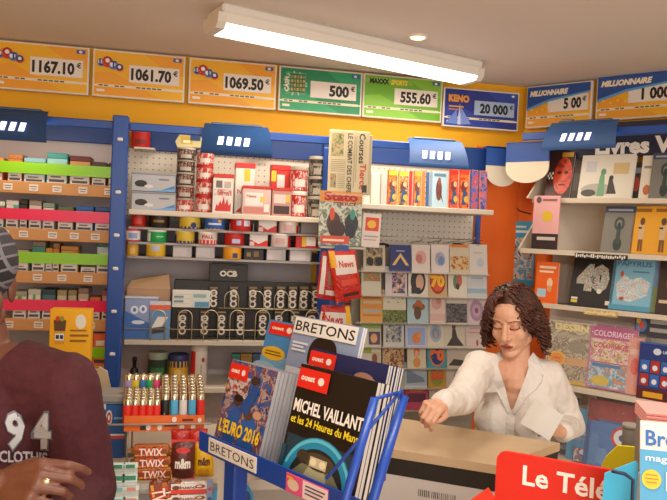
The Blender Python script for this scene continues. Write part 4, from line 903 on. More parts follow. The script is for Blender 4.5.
# scalloped valances in the corner
def valance(fr, xs, label, rz):
    t = thing('awning_valance', label, 'valance', fr[0], rz)
    n = len(xs) - 1
    for i in range(n):
        a, c = xs[i], xs[i + 1]; r = (c - a) / 2; m_ = (a + c) / 2
        pts = [(m_ - r * cos(q), -.075 * sin(q)) for q in [pi * k / 14 for k in range(15)]]
        b = MB(); b.prism([(m_ + (x - m_), z) for x, z in pts] + [(c, .03), (a, .03)], -.004, .004, '#d8cdb8'); b.build('scallop', t)
    b = MB(); b.prism([(xs[0], .03), (xs[-1], .03), (xs[-1], .125), (xs[0], .125)], -.006, .006, '#1c4a9a'); b.build('blue_band', t)
    b = MB()
    b.box(xs[0], xs[-1], -.006, .05, .12, .128, '#1c4a9a'); b.build('top_fold', t)
    return t
xa, za = bx(486, 169, .16); xb, _ = bx(516, 169, .16)
valance([(0, WY - .16, za - .01)], [xa, (xb) + .01], 'blue and white scalloped valance at the end of the pegboard', 0)
sa2, za2 = rx(506, 166, .30); sb2, _ = rx(549, 166, .30)
valance([rloc(0, .30, za2 - .012)], [sa2, sb2], 'blue and white scalloped valance on the angled wall beside the visor', RA)
# thin cable on the orange wall
pts = []
for px, py in ((516, 182), (511, 192), (512, 204), (520, 211), (531, 214)):
    s, z = rx(px, py, .02); pts.append(rloc(s, .02, z))
b = MB(); b.tube(pts, .003, '#2a120a', 6); solo(b, 'cable', 'thin dark cable looping down the orange wall', 'cable')
# poster on the orange wall
sa, za = rx(513, 221, .02); sb, zb = rx(533, 287, .02); w_ = sb - sa; h = za - zb
t = rthing('poster', 'light blue poster with a group of people, on the orange wall behind the woman', 'poster', (sa + sb) / 2, .018, zb)
b = MB(); b.box(-w_ / 2, w_ / 2, -.003, .003, 0, h, '#3f9ac4'); b.front(-w_ / 2, 0, w_, h, -.003, [('r', .12, .1, .95, .75, collage(['#2a3a5a', '#c89a7a', '#3f9ac4', '#d8c8b8', '#4a2a24'], 22, 41)), ('r', .15, .82, .8, .86, '#d8e4ea'), ('r', .15, .9, .6, .93, '#d8e4ea')]); b.build('print', t)

def rbook(px0, px1, py0, sh, label, cover, elems, d=None, tilt=-.26, th=.018, name='book', cat='book', group='books on the angled wall shelves', spine=None, dz=0.0):
    d = d or SD[sh] - .03; ry = (197, 250, 306, 388)[sh]
    sa, _ = rx(px0, ry, d); sb, _ = rx(px1, ry, d); z = SZ[sh] + dz; w_ = sb - sa
    h = (rx((px0 + px1) / 2, py0, d - .02)[1] - z) / cos(tilt)
    if sh and name == 'book' and d < .33: h = min(h, (SZ[sh - 1] - .022 - z - th * sin(-tilt)) / cos(tilt))
    t = rthing(name, label, cat, (sa + sb) / 2, d, z + .0005 + th * sin(-tilt), tilt, group)
    b = MB(); b.box(-w_ / 2, w_ / 2, 0, .002, 0, h, cover); b.box(-w_ / 2, w_ / 2, th - .002, th, 0, h, cover); b.box(-w_ / 2, -w_ / 2 + .002, .002, th - .002, 0, h, spine or cover)
    b.front(-w_ / 2, 0, w_, h, 0, elems); b.build('cover', t)
    b = MB(); b.box(-w_ / 2 + .002, w_ / 2 - .003, .002, th - .002, .002, h - .003, PAPER); b.build('pages', t)
    return t
# shelf 1
rbook(562, 582, 157, 0, 'grey book tucked behind the red face album on the top bookshelf', '#8a8078', [('r', .2, .2, .8, .6, '#a09890')], .22)
rbook(544, 569, 152, 0, 'album with a large red face on its cover, left end of the top bookshelf', '#3a1a14', [('e', .62, .48, .36, .40, collage(['#7a1f10', '#b8341c', '#c8482a', '#8a2414'], 22, 77)), ('e', .47, .55, .09, .035, '#3a1a10'), ('e', .74, .55, .09, .035, '#3a1a10'), ('p', [(.6, .55), (.66, .55), (.72, .38), (.56, .38)], '#c85a34'), ('r', .5, .27, .76, .30, '#5a1a10'), ('r', .1, .0, .5, .12, '#5a1a14'), ('r', .5, .88, .95, .98, '#c89a2a')] + [('r', .02 + .06 * i, .40 + .05 * j, .08 + .06 * i, .45 + .05 * j, '#d8d0c4' if (i + j) % 2 else '#1a1614') for i in range(4) for j in range(3)])
rbook(577, 631, 155, 0, 'wide white art album with a green and black statue sketch on the top bookshelf', '#d5cfc2', [('e', .35, .2, .3, .14, '#a8a49a'), ('p', [(.36, .05), (.5, .05), (.47, .5), (.42, .62), (.38, .5)], '#6a9a7a'), ('e', .44, .6, .05, .08, '#5a8a6a'), ('p', [(.54, .1), (.72, .1), (.62, .45), (.56, .5)], '#3a342e'), ('e', .6, .46, .04, .06, '#2a2622'), ('r', .62, .55, .9, .8, '#c9ae7a'), ('r', .1, .6, .3, .85, '#c0bcc4'), ('e', .2, .12, .14, .08, '#4a4a44')])
rbook(629, 640, 163, 0, 'dark book with red figure between the white album and the cream book', '#2c2a30', [('e', .5, .4, .3, .2, '#a83a2a'), ('r', .2, .7, .8, .85, '#8a8a90')], .24)
rbook(638, 650, 156, 0, 'cream book left of the dark grey statuette book on the top bookshelf', '#d8d0c0', [('e', .6, .2, .3, .12, '#b8643a'), ('r', .2, .7, .8, .76, '#8a847a')], .26)
idol = [('r', 0, .86, 1, 1, '#3a4660'), ('r', .1, .9, .9, .94, '#a0a4b0'), ('e', .52, .18, .14, .14, '#2a3634'), ('p', [(.44, .2), (.6, .2), (.58, .5), (.46, .5)], '#34423e'), ('e', .52, .62, .17, .15, '#34423e'), ('e', .52, .62, .09, .085, '#7a7a74'), ('e', .52, .58, .06, .07, '#2a3634')]
rbook(648, 676, 153, 0, 'grey book with dark statuette on its cover, right end of the top bookshelf', '#77756f', idol)
# shelf 2
rbook(531, 557, 196, 1, 'pink and dark brown booklet with yellow star, left end of the second bookshelf', '#dca4a4', [('r', 0, 0, 1, .3, '#2a2020'), ('e', .55, .62, .2, .1, '#d8b42a'), ('r', .2, .18, .9, .24, '#c8bcb8'), ('e', .2, .92, .1, .06, '#5a4a4a'), ('r', .35, .9, .9, .94, '#8a5a60')], SD[1] - .004, -.03, .010)
rbook(600, 631, 207, 1, 'grey book with dark statuette on its cover, in the middle of the second bookshelf', '#77756f', idol)
gold = [('r', .1, .88, .9, .95, '#8a5a1c'), ('e', .5, .68, .12, .08, '#5a3a1c'), ('p', [(.36, .3), (.62, .3), (.66, .6), (.34, .6)], '#c8a880'), ('p', [(.38, .05), (.48, .05), (.5, .3), (.38, .3)], '#7a4a20'), ('p', [(.52, .05), (.62, .05), (.6, .3), (.5, .3)], '#7a4a20'), ('r', .34, .52, .5, .56, '#4a3018')]
rbook(629, 649, 207, 1, 'golden yellow book with standing figure, left of its twin on the second bookshelf', '#d89a1c', gold)
rbook(649, 672, 207, 1, 'golden yellow book with standing figure, right end of the second bookshelf', '#d89a1c', gold)
# shelf 3
rbook(555, 563, 265, 2, 'grey-brown book just right of the orange booklet', '#9a8c80', [], .24)
rbook(562, 569, 267, 2, 'pale taupe book left of the black album', '#a89c90', [], .22)
rbook(534, 556, 262, 2, 'bright orange booklet with blue label, left end of the third bookshelf', '#e8641c', [('r', .1, .15, .5, .35, '#a8c8d8'), ('e', .65, .5, .13, .12, '#e8c8a0'), ('e', .65, .36, .1, .08, '#d8a078'), ('r', .15, .84, .9, .9, '#e8d4b8'), ('r', .15, .74, .8, .79, '#e8d4b8')], SD[2] - .01, -.05, .02)
confetti = collage(['#8a3a6a', '#d8a83a', '#3a8a8a', '#d8d0c0', '#5a3a8a', '#c84a3a'], 110, 43)
rbook(568, 611, 255, 2, 'black album with a big confetti-patterned 40 on its cover', '#141014', [('t', .12, .36, .46, '40', confetti, {'bold': .09, 'w': .76}), ('e', .68, .32, .06, .05, '#d8d0c0'), ('r', .05, .06, .2, .12, '#d8b83a'), ('r', .05, .13, .2, .17, '#d8d8d0'), ('r', .85, .06, .95, .14, '#d8d0c4')], None, -.26)
rbook(608, 649, 257, 2, 'light blue comic album with white crowd on its cover, right of the black album', '#7ab0c8', [('t', .1, .86, .1, 'PAPYRUS', '#3a6a94', {'w': .85, 'bold': .02}), ('r', .5, .74, .9, .77, '#4a7a9a'), ('p', [(.18, .22), (.5, .16), (.9, .3), (.96, .55), (.7, .66), (.5, .6), (.3, .68), (.12, .5)], collage(['#dcdcd8', '#d0d4d4', '#8ab4c8', '#dcdcd8', '#b88a74', '#c8d0d4'], 75, 86)), ('e', .3, .22, .06, .04, '#a84a3a'), ('r', .0, .0, 1, .1, '#4a94b4'), ('e', .25, .7, .04, .06, '#b84a3a')], None, -.26)
rbook(648, 657, 262, 2, 'blue and green book half hidden right of the light blue album', '#7a94b8', [('r', 0, 0, 1, .5, '#8a9a6a')], .27)
rbook(655, 682, 257, 2, 'dark brown album with orange figure, right end of the third bookshelf', '#33201a', [('e', .6, .6, .3, .25, '#8a3a24'), ('r', .1, .2, .8, .26, '#c8b49a'), ('e', .5, .75, .14, .1, '#b0643a')], None, -.26)
# shelf strips
for px0, px1, py, sh, c, lb in ((575, 628, 252, 1, '#2a2522', 'black and silver label strip on the edge of the second bookshelf'), (584, 618, 308, 2, '#c8a860', 'gold label strip on the edge of the third bookshelf')):
    d = SD[sh] + .006; sa, za = rx(px0, py, d); sb, _ = rx(px1, py, d); w_ = sb - sa
    b = MB(); b.box(-w_ / 2, w_ / 2, -.001, .001, 0, .024, c); rr = random.Random(sh)
    b.front(-w_ / 2, 0, w_, .024, -.001, [('r', .02 + i / 24, rr.uniform(.1, .4), .02 + i / 24 + .028, rr.uniform(.6, .95), '#dcd8d0' if sh == 1 else '#efe2b8') for i in range(23)])
    solo(b, 'shelf_label', lb, 'label', rloc((sa + sb) / 2, d, SZ[sh] - .028), RA)
# shelf 4: bagged magazines
m_bag = sheer('clear_bag', '#f4f0ea', .10, .06, 1.0, 45)
def bag(px0, px1, py0, sh, label, cover, elems, d, tilt=-.14, zb=None, n=12, spread=.012, cat='magazine', group='plastic bagged magazines on the lower bookshelves'):
    ry = 388 if sh == 3 else 440; sa, _ = rx(px0, ry, d); sb, _ = rx(px1, ry, d); z = SZ[sh]; w_ = sb - sa
    h = (rx((px0 + px1) / 2, py0, d - .03)[1] - z) / cos(tilt)
    h = min(h, (SZ[sh - 1] - .046 - z) / cos(tilt))
    t = rthing('bagged_magazine', label, cat, (sa + sb) / 2, d, z + .001 + spread * sin(-tilt), tilt, group)
    b = MB(); b.box(-w_ / 2, w_ / 2, 0, spread, 0.003, h, cover, .001); b.front(-w_ / 2, 0, w_, h, 0, elems); b.build('magazine', t)
    b = MB(); rr = random.Random(px0); N = 14; vs = []; fs = []
    for j in range(N + 1):
        for i in range(N + 1):
            s, q = i / N, j / N
            vs.append((-w_ / 2 - .006 + (w_ + .012) * s, -.004 - .007 * rr.random() * (1 if 0 < i < N else 0), (h + .018) * q))
    for j in range(N):
        for i in range(N): a = j * (N + 1) + i; fs.append((a, a + 1, a + N + 2, a + N + 1))
    b.add(vs, fs, m_bag, True); b.build('plastic_bag', t, 'crinkled clear plastic bag')
    return t
des = [('r', .03, .02, .97, .98, collage(['#8a7e6a', '#c8bca6', '#746a5a', '#b8aa92', '#5c5246'], 26, 44)), ('t', .14, .86, .1, 'DESSIN', '#e0cf8a', {'w': .72, 'bold': .05}), ('e', .24, .38, .19, .12, '#e8a81c'), ('e', .24, .38, .15, .09, '#e08a1c'), ('t', .24, .37, .04, '2,90 €', '#b82a1c', {'al': 'c'}), ('r', .2, .74, .9, .79, '#a89c88'), ('e', .65, .6, .2, .1, '#8a8270'), ('r', .45, .3, .9, .42, '#c89a6a'), ('r', .03, .0, .97, .06, '#c9a43a')]
bag(543, 590, 322, 3, 'bagged drawing magazine with yellow price roundel, left end of the fourth bookshelf', '#c4b8a4', des, .33)
bag(549, 592, 323, 3, 'bagged drawing magazine just behind the front one at the left end', '#b4a890', [], .295)
col_ = [('r', .0, .82, 1, 1, '#a83a78'), ('t', .08, .85, .09, 'COLORIAGES', '#e0c4d4', {'w': .84}), ('r', .04, .44, .96, .80, collage(['#c8c4c0', '#b84a5a', '#d8d0cc', '#c8a03a', '#8a8a94'], 45, 45)), ('t', .1, .66, .09, 'COLORIAGES', '#b82a4a', {'w': .78, 'bold': .03}), ('r', .04, .04, .96, .42, collage(['#3f8ab4', '#d0d0cc', '#4a9ac4', '#c8783a', '#d8d8d4'], 45, 46)), ('e', .3, .14, .2, .08, '#c8b03a'), ('r', .1, .36, .7, .41, '#3a70a8')]
bag(585, 633, 328, 3, 'bagged pink and blue colouring magazine in the middle of the fourth bookshelf', '#b85a8a', col_, .335)
bag(590, 634, 326, 3, 'bagged pink magazine just behind the colouring magazine', '#a84a7a', [], .30)
bag(625, 640, 338, 3, 'narrow bagged salmon pink magazine beside the blue album pack', '#d88a7a', [('e', .5, .5, .3, .15, '#d8402a'), ('r', .1, .7, .9, .8, '#e0b0a0')], .34)
# blue album pack
d = .36; sa, _ = rx(636, 395, d); sb, zt = rx(672, 345, d); w_ = sb - sa; z = SZ[3]; h = rx(650, 345, d)[1] - z
t = rthing('album_pack', 'blue album pack showing rows of red and blue player pictures, on the fourth bookshelf', 'album', (sa + sb) / 2, d, z + .001, -.08)
b = MB(); b.box(-w_ / 2, w_ / 2, 0, .03, 0, h, '#1c3478', .002); b.front(-w_ / 2, 0, w_, h, 0, [('r', 0, 0, 1, .2, '#5a1418'), ('r', .2, .04, .8, .14, '#d8a020'), ('e', .55, .88, .12, .06, '#c8d0e0'), ('t', .72, .86, .05, 'UEFA', '#d8dce4')] + [('r', .06 + .32 * i, .24 + .25 * j, .34 + .32 * i, .46 + .25 * j, ('#a82a24', '#2f62b0')[(i + j) % 2]) for i in range(3) for j in range(2)] + [('e', .2 + .32 * i, .33 + .25 * j, .08, .05, '#d8dce4') for i in range(3) for j in range(2)]); b.build('box', t)
b = MB(); b.box(-w_ / 2 - .001, w_ / 2 + .001, -.001, .031, h, h + .008, '#3a5a9a', .002); b.build('lid', t)
sa, za = rx(633, 313, .30); sb, zb = rx(672, 341, .30); w_ = sb - sa; h = za - zb
t = rthing('shelf_sign', 'dark header card with coloured balls above the blue album pack', 'sign', (sa + sb) / 2, .27, zb, -.1)
b = MB(); b.box(-w_ / 2, w_ / 2, 0, .004, 0, h, '#3a3c44', .001); b.front(-w_ / 2, 0, w_, h, 0, [('e', .18, .5, .14, .3, '#3a7ab0'), ('e', .18, .5, .08, .18, '#c8503a'), ('e', .1, .7, .06, .14, '#c8a83a'), ('r', .4, .6, .95, .78, '#a8a4a0'), ('r', .4, .25, .95, .42, '#a8a4a0')]); b.build('card', t)
b = MB(); b.box(-.01, .01, .004, .01, zb * 0 - (zb - SZ[3]), .02, '#8a8a8a'); b.build('stem', t)
# shelf 5: blue bags below
pan = lambda a: [('r', .0, .7, 1, 1, '#2f86b8'), ('r', .05, .05, .95, .66, collage(['#1c3a6a', '#5a8ab4', '#a83a2a', '#c8ccd0', '#22386a'], 40, a)), ('e', .5, .5, .2, .12, '#c8d0d8')]
bag(556, 575, 397, 4, 'bagged dark magazine with silver-grey blotches below the drawing magazines', '#2a2e3a', [('r', .05, .1, .95, .9, collage(['#1a1c24', '#4a4c58', '#8a8a90', '#24262e'], 40, 47))], .33)
bag(566, 586, 408, 4, 'bagged light blue children magazine beside the hand of the woman', '#3f94c0', [('r', .05, .5, .95, .6, '#c8dce4'), ('e', .6, .3, .25, .12, '#d84a2a'), ('e', .6, .3, .16, .08, '#e0a03a')], .36)
bag(573, 594, 441, 4, 'bagged blue magazine lower in front of the children magazine', '#2a6a9a', pan(48), .38)
bag(583, 640, 404, 4, 'bagged red and blue football album leaning under the fourth bookshelf', '#2a4f8a', [('r', 0, .72, 1, 1, '#8a1c1c'), ('r', 0, .68, .2, 1, '#7a1414'), ('r', .08, .02, .9, .68, '#3a6aa8'), ('e', .66, .5, .2, .16, '#b82a24'), ('e', .66, .5, .15, .12, '#d0d4d8'), ('e', .66, .5, .06, .05, '#2a3a6a'), ('p', [(.1, .1), (.5, .05), (.4, .3), (.15, .3)], '#5a84b8'), ('r', .1, .05, .25, .5, '#4a7ab0')], .40, -.22)
bag(592, 652, 397, 4, 'bagged dark blue album behind the red and blue football album', '#1c2c5a', [('r', .0, .86, 1, 1, '#141c3a')], .30)

# ================================================================== the front counter and what stands on it
m_ctr = surf('counter_laminate', '#b8aa98', '#c2b4a2', 6, .4)
t = thing('counter', 'long beige customer counter under the sweets, lighters and magazine stand', 'counter', (0, 0, 0))
CT = .985
b = MB(); b.box(-1.1, .36, 1.86, 2.42, CT - .03, CT, m_ctr, .004); b.build('worktop', t)
b = MB(); b.box(-1.08, .34, 1.92, 2.40, 0.08, CT - .03, '#a89c8e'); b.build('body', t)
b = MB(); b.box(-1.06, .32, 1.96, 2.38, 0, .08, '#3a332c'); b.build('plinth', t)
LS = .845
b = MB(); b.box(-.27, .02, 1.73, 1.90, LS - .025, LS, '#b4a898', .004); b.build('lower_shelf', t)
b = MB(); b.box(-.26, .02, 1.75, 1.89, .05, LS - .025, '#9a8f82'); b.build('front_panel', t)
def cpos(px, py, Y):           # x, z on a plane at world distance Y
    r = ray(px, py); k = Y / r.y; return r.x * k, CAM.z + r.z * k
# yellow display carton
Yd = 2.22
xa, zt = cpos(50, 309, Yd); xb, _ = cpos(91.5, 309, Yd); w_ = xb - xa; h = zt - CT
t = thing('display_carton', 'tall yellow display carton with a cup picture, behind the shoulder of the man', 'display', ((xa + xb) / 2, Yd, CT))
b = MB(); b.box(-w_ / 2, w_ / 2, 0, .05, 0, h, '#e2a50c', .002)
b.front(-w_ / 2, 0, w_, h, 0, [('e', .75, .91, .13, .055, '#d8d4c4'), ('p', [(.14, .74), (.36, .74), (.4, .92), (.1, .92)], '#c8902a'), ('p', [(.12, .84), (.38, .84), (.4, .92), (.1, .92)], '#5a3a1c'), ('r', .14, .77, .36, .82, '#e8e4dc'), ('r', .16, .78, .24, .81, '#2a2a5a'), ('r', .26, .78, .34, .81, '#2a2a5a'), ('r', .5, .80, .95, .815, '#8a5a10'), ('r', .5, .76, .9, .775, '#8a5a10'), ('r', .5, .84, .9, .85, '#8a5a10'), ('e', .2, .93, .05, .02, '#b83a24'), ('e', .3, .93, .05, .02, '#8a8a2a')]); b.build('carton', t)
b = MB(); b.box(w_ * .12, w_ * .5 + .002, -.003, -.001, h * .36, h * .58, '#1c3a5a'); b.front(w_ * .12, h * .36, w_ * .38, h * .22, -.003, [('r', .08, .08, .92, .92, collage(['#12304a', '#3a8ab0', '#1c4a6a', '#c89a4a'], 60, 51))]); b.build('picture_panel', t)
# beige cardboard flap pieces by the post
xa, za = cpos(93, 398, 2.25)
b = MB(); b.prism([(0, 0), (.06, 0), (.035, .11), (.01, .125), (.0, .10), (.02, .06)], -.006, .006, '#b8a68c'); solo(b, 'cardboard_flap', 'torn beige cardboard flap between the yellow display and the post', 'cardboard', (xa, 2.3, CT + .10), 0, 0)
# blue box with emblem under a grey board
Yb = 2.07; xa, zt = cpos(93, 404, Yb); xb, zb = cpos(125, 427, Yb); w_ = xb - xa
t = thing('blue_box', 'blue box with round emblem on the counter beside the man, under the grey board', 'box', ((xa + xb) / 2, Yb, CT))
h = zt - CT
b = MB(); b.box(-w_ / 2, w_ / 2, 0, .07, 0, h, '#1f4f8a', .003); b.front(-w_ / 2, 0, w_, h, 0, [('r', 0, .36, 1, .42, '#c8402a'), ('r', 0, .42, 1, .45, '#c8d0d8'), ('e', .5, .75, .1, .14, '#c8ccd0'), ('e', .5, .75, .07, .1, '#b8321c'), ('e', .5, .75, .03, .05, '#d8d8d8'), ('r', .65, .72, .95, .76, '#7a9ac0'), ('r', .0, .9, .4, 1, '#c8ccd4')]); b.build('box', t)
b = MB(); b.box(-w_ / 2 - .002, w_ / 2 + .002, -.001, .071, h, h + .006, '#8aa0b8'); b.build('lid', t)
b = MB(); b.box(-.30, w_ / 2 + .012, -.012, .09, 0, .022, '#8a8680', .003); solo(b, 'grey_board', 'flat grey board lying across the blue box and behind the man', 'board', ((xa + xb) / 2, Yb, CT + h + .0065))
# lighter trays
LT = 1.06
Yl = 2.0
def lzx(px, py, Y=Yl): return cpos(px, py, Y)
xa, zb = lzx(124, 431); xb, _ = lzx(204, 428)
t = thing('lighter_tray', 'clear wire-legged tray with orange stickers holding the lighters', 'tray', ((xa + xb) / 2, Yl, CT)); w_ = xb - xa
LT = zb - CT
b = MB(); b.box(-w_ / 2, w_ / 2, -.004, .17, LT, LT + .006, '#c8561a', .001); b.build('floor', t)
ft = MB(); ft.box(-w_ / 2, w_ / 2, -.006, -.003, LT, LT + .045, '#e0661a')
ft.front(-w_ / 2, LT, w_, .045, -.006, [('e', .3 + .14 * i, .25, .03, .2, '#e8d8c4') for i in (0, 1, 3, 4)] + [('r', .2, .1, .27, .35, '#2a1410'), ('r', .5, .3, .66, .42, '#5a1a10'), ('e', .62, .75, .03, .18, '#e8d8c4'), ('r', .72, .65, .86, .78, '#5a1a10'), ('e', .94, .7, .025, .16, '#e8d8c4'), ('r', .3, .5, .5, .55, '#c8401c')]); ft.build('front_strip', t, 'orange sticker strip')
b = MB(); b.box(-.004, .0, .0, .17, LT, LT + .05, sheer('tray_plastic', '#d8c8b8', .35)); b.build('divider', t)
b = MB(); b.tube([(-w_ / 2 - .06, -.012, LT + .022), (w_ / 2 + .02, -.012, LT + .022)], .003, '#a89a88', 6); b.build('wire_rail', t)
for sx in (-1, 1):
    for y in (.01, .16):
        b = MB(); b.tube([(sx * (w_ / 2 - .01), y, 0), (sx * (w_ / 2 - .01), y, LT)], .003, '#a89a88', 6); b.build('leg', t)
zL = zb + .0065
pl = []
def lighter(body, label, loc, lift=0, group='lighters in the clear tray'):
    t = thing('lighter', label, 'lighter', loc, 0, 0, group)
    b = MB(); b.M = Matrix.Diagonal((1, .6, 1, 1)); b.lathe([(.010, 0), (.0112, .003), (.0112, .055), (.0105, .057)], body, n=14); b.build('body', t)
    b = MB(); b.M = Matrix.Diagonal((1, .62, 1, 1)); b.lathe([(.0108, .057), (.0108, .0725), (.009, .0735)], M('#d0c4a8', .25, .85), n=14); b.build('metal_hood', t)
    b = MB(); b.tube([(-.005, 0, .0735), (.005, 0, .0735)], .0045, M('#8a8276', .4, .8), 8); b.build('wheel', t)
    return t
colr = {'red': '#d6200f', 'black': '#15110f', 'sky blue': '#4aa4cc', 'white': '#d4ccc8', 'yellow': '#d8b41a', 'blue': '#2a6aa8', 'green': '#1f9a4a', 'pink': '#d83a6a', 'lilac': '#9a8ab0'}
# right half: five columns running back, front of each column a different colour
fr = ['black', 'sky blue', 'white', 'sky blue', 'red']
cx = [lzx(px, 410)[0] for px in (165, 174, 183, 192, 200.5)]
protos = {}
for c in range(5):
    for k in range(7):
        name = fr[c] if k == 0 else 'red'
        loc = (cx[c] - .001 * k, Yl + .008 + .0165 * k, zL + .024 + .0055 * k)
        lb = {0: {0: 'black lighter at the front of the right lighter block', 1: 'sky blue lighter between the black and the white one', 2: 'white lighter at the front of the right lighter block', 3: 'sky blue lighter right of the white one', 4: 'red lighter at the front right corner of the lighter block'}.get(c)}.get(k) or 'red lighter with gold hood in the rows behind the front of the right lighter block'
        g = 'lighters at the front of the right block' if k == 0 else 'red lighters standing in rows behind the front of the right block'
        if name in protos: dup(protos[name], loc, lb, g)
        else: protos[name] = lighter(colr[name], lb, loc, 0, g)
cx2 = [lzx(px, 410)[0] for px in (127, 134.5, 142, 149.5, 156.5)]
for c in range(5):
    for k in range(5):
        loc = (cx2[c] - .001 * k, Yl + .004 + .0165 * k, zL + .010 + .004 * k)
        if k == 0: lb, g = 'red lighter in the front row of the left lighter block', 'red lighters in the front row of the left block'
        else: lb, g = 'red lighter in the middle rows of the left lighter block', 'red lighters in the middle rows of the left block'
        dup(protos['red'], loc, lb, g)
back = ['lilac', 'yellow', 'blue', 'green', 'pink']
for c in range(5):
    nm = back[c]; loc = (cx2[c] - .012 + .004, Yl + .105, zL + .060)
    lb = '%s lighter in the raised back row of the left lighter block' % nm
    lighter(colr[nm], lb, loc, 0, 'coloured lighters in the raised back row')
b = MB(); xx0, xx1 = cx2[0] - .025, cx2[-1] + .018; b.box(xx0, xx1, Yl + .092, Yl + .125, zb + .001, zL + .0595, '#c88a5a'); solo(b, 'lighter_step', 'cardboard step raising the back row of coloured lighters', 'step')
# sweets
GS = 'chocolate bars on the counter'
def bar(L, wdt, hgt, body, el, name, label, loc, rz=0, tilt=0, group=GS, ry=0):
    """pillow-shaped wrapper with crimped ends, lying along x, label on the front and top"""
    t = thing(name, label, 'chocolate bar', loc, rz, tilt, group, ry)
    b = MB(); n = 16; m_ = 12; vs = []; fs = []
    for i in range(n + 1):
        u = i / n; e = min(1, min(u, 1 - u) / .10); f = .12 + .88 * sin(e * pi / 2)
        for k in range(m_):
            a = 2 * pi * k / m_; cy = abs(cos(a)) ** .6 * (1 if cos(a) > 0 else -1); sz = abs(sin(a)) ** .6 * (1 if sin(a) > 0 else -1)
            vs.append(((u - .5) * L, cy * wdt / 2 * (.75 + .25 * f), hgt / 2 + sz * hgt / 2 * f))
    for i in range(n):
        for k in range(m_):
            l = (k + 1) % m_; fs.append((i * m_ + k, i * m_ + l, (i + 1) * m_ + l, (i + 1) * m_ + k))
    b.add(vs, fs, M(body, .25, 0.1, 0, .6, .25, 70), True)
    b.front(-L / 2, 0, L, hgt, -wdt / 2 - .0008, el); b.build('wrapper', t)
    for sx in (-1, 1):
        e = MB()
        for q in range(5): e.box(sx * L / 2 - (.002 if sx > 0 else .007) + (0), sx * L / 2 + (.007 if sx > 0 else .002), -wdt / 2 * .8 + q * wdt * .16, -wdt / 2 * .8 + q * wdt * .16 + wdt * .13, hgt / 2 - .001, hgt / 2 + .001, M('#c8a060', .25, .6))
        e.build('crimped_end', t)
    return t
twx = [('r', .08, .05, .92, .95, '#8a3a12'), ('p', [(.1, .1), (.3, .15), (.9, .1), (.9, .3), (.1, .25)], '#d89a2a'), ('p', [(.08, .7), (.92, .75), (.92, .95), (.08, .95)], '#b8641c'), ('t', .5, .10, .80, 'TWIX', '#c81c14', {'al': 'c', 'bold': .09, 'w': .66}), ('t', .5, .15, .70, 'TWIX', '#ece0cc', {'al': 'c', 'bold': .02, 'w': .61})]
Yt = 1.885
for i, (px0, px1, py0, py1) in enumerate(((135, 174, 457, 470), (132, 172, 450, 460), (131, 170, 443, 453))):
    xa, za = cpos(px0, py1, Yt + .006 * i); xb, _ = cpos(px1, py1, Yt)
    bar(xb - xa, .036, .030, '#a8602a' if i else '#c89a5a', twx, 'chocolate_bar', ('gold twin caramel chocolate bar at the bottom of the stack of three', 'twin caramel chocolate bar in the middle of the stack of three', 'twin caramel chocolate bar on top of the stack of three')[i], ((xa + xb) / 2, Yt + .02 + .007 * i, CT + .001 + .0285 * i))
def mmbag(px0, px1, py0, py1, Y, body, txt, label, letter, z=None):
    xa, zt = cpos(px0, py0, Y); xb, zb2 = cpos(px1, py1, Y); w_ = xb - xa; h = zt - (CT + .001 if z is None else z)
    t = thing('sweet_bag', label, 'sweets', ((xa + xb) / 2, Y, CT + .001 if z is None else z), 0, -.08, 'bags of chocolate sweets')
    b = MB(); n = 12; vs = []; fs = []
    for sd in (-1, 1):
        o = len(vs)
        for j in range(n + 1):
            for i in range(n + 1):
                s, q = i / n, j / n; vs.append(((s - .5) * w_ * (1 - .08 * sin(pi * q)), sd * .018 * (sin(pi * s) * sin(pi * q)) ** .5, q * h))
        for j in range(n):
            for i in range(n):
                a = o + j * (n + 1) + i; f = (a, a + 1, a + n + 2, a + n + 1); fs.append(f if sd < 0 else tuple(reversed(f)))
    b.add(vs, fs, M(body, .3, 0, 0, .5, .25, 80), True)
    fm = lambda u, v, l: ((u - .5) * w_ * (1 - .08 * sin(pi * v)), -.018 * (max(0, sin(pi * u)) * max(0, sin(pi * v))) ** .5 - .0012 - l, v * h)
    b.ink(0, 0, 1, 1, txt, fm); b.build('bag', t)
    for zz in (0, h):
        e = MB(); e.box(-w_ / 2, w_ / 2, -.001, .001, zz - .004, zz + .004, letter); e.build('seal', t)
mmb = [('t', .5, .32, .26, 'm&m', '#e8dccc', {'al': 'c', 'bold': .05, 'w': .66}), ('e', .5, .78, .3, .08, '#c0281a')]
mmbag(171, 190, 431, 449, 1.97, '#c0221a', [('r', .2, .3, .8, .5, '#5a1a10')], 'red bag of sweets behind the brown bag, next to the chocolate bars', '#a81c14')
mmbag(188, 207, 431, 450, 1.97, '#c82a1a', [('r', .2, .3, .8, .5, '#7a1a10')], 'red bag of sweets behind the yellow bag', '#a81c14')
mmbag(171, 195, 442, 470, 1.89, '#5a2014', [('r', .0, .82, 1, .99, '#d0281a'), ('r', .0, .02, 1, .14, '#d0281a')] + mmb, 'brown and red bag of chocolate sweets right of the chocolate bars', '#c8241a')
mmbag(194, 214, 444, 471, 1.905, '#e0a80f', [('t', .5, .38, .24, 'm&m', '#5a2a10', {'al': 'c', 'bold': .05, 'w': .6}), ('e', .5, .15, .3, .08, '#c88a10')], 'yellow bag of chocolate sweets at the right end of the sweets row', '#c8900f')
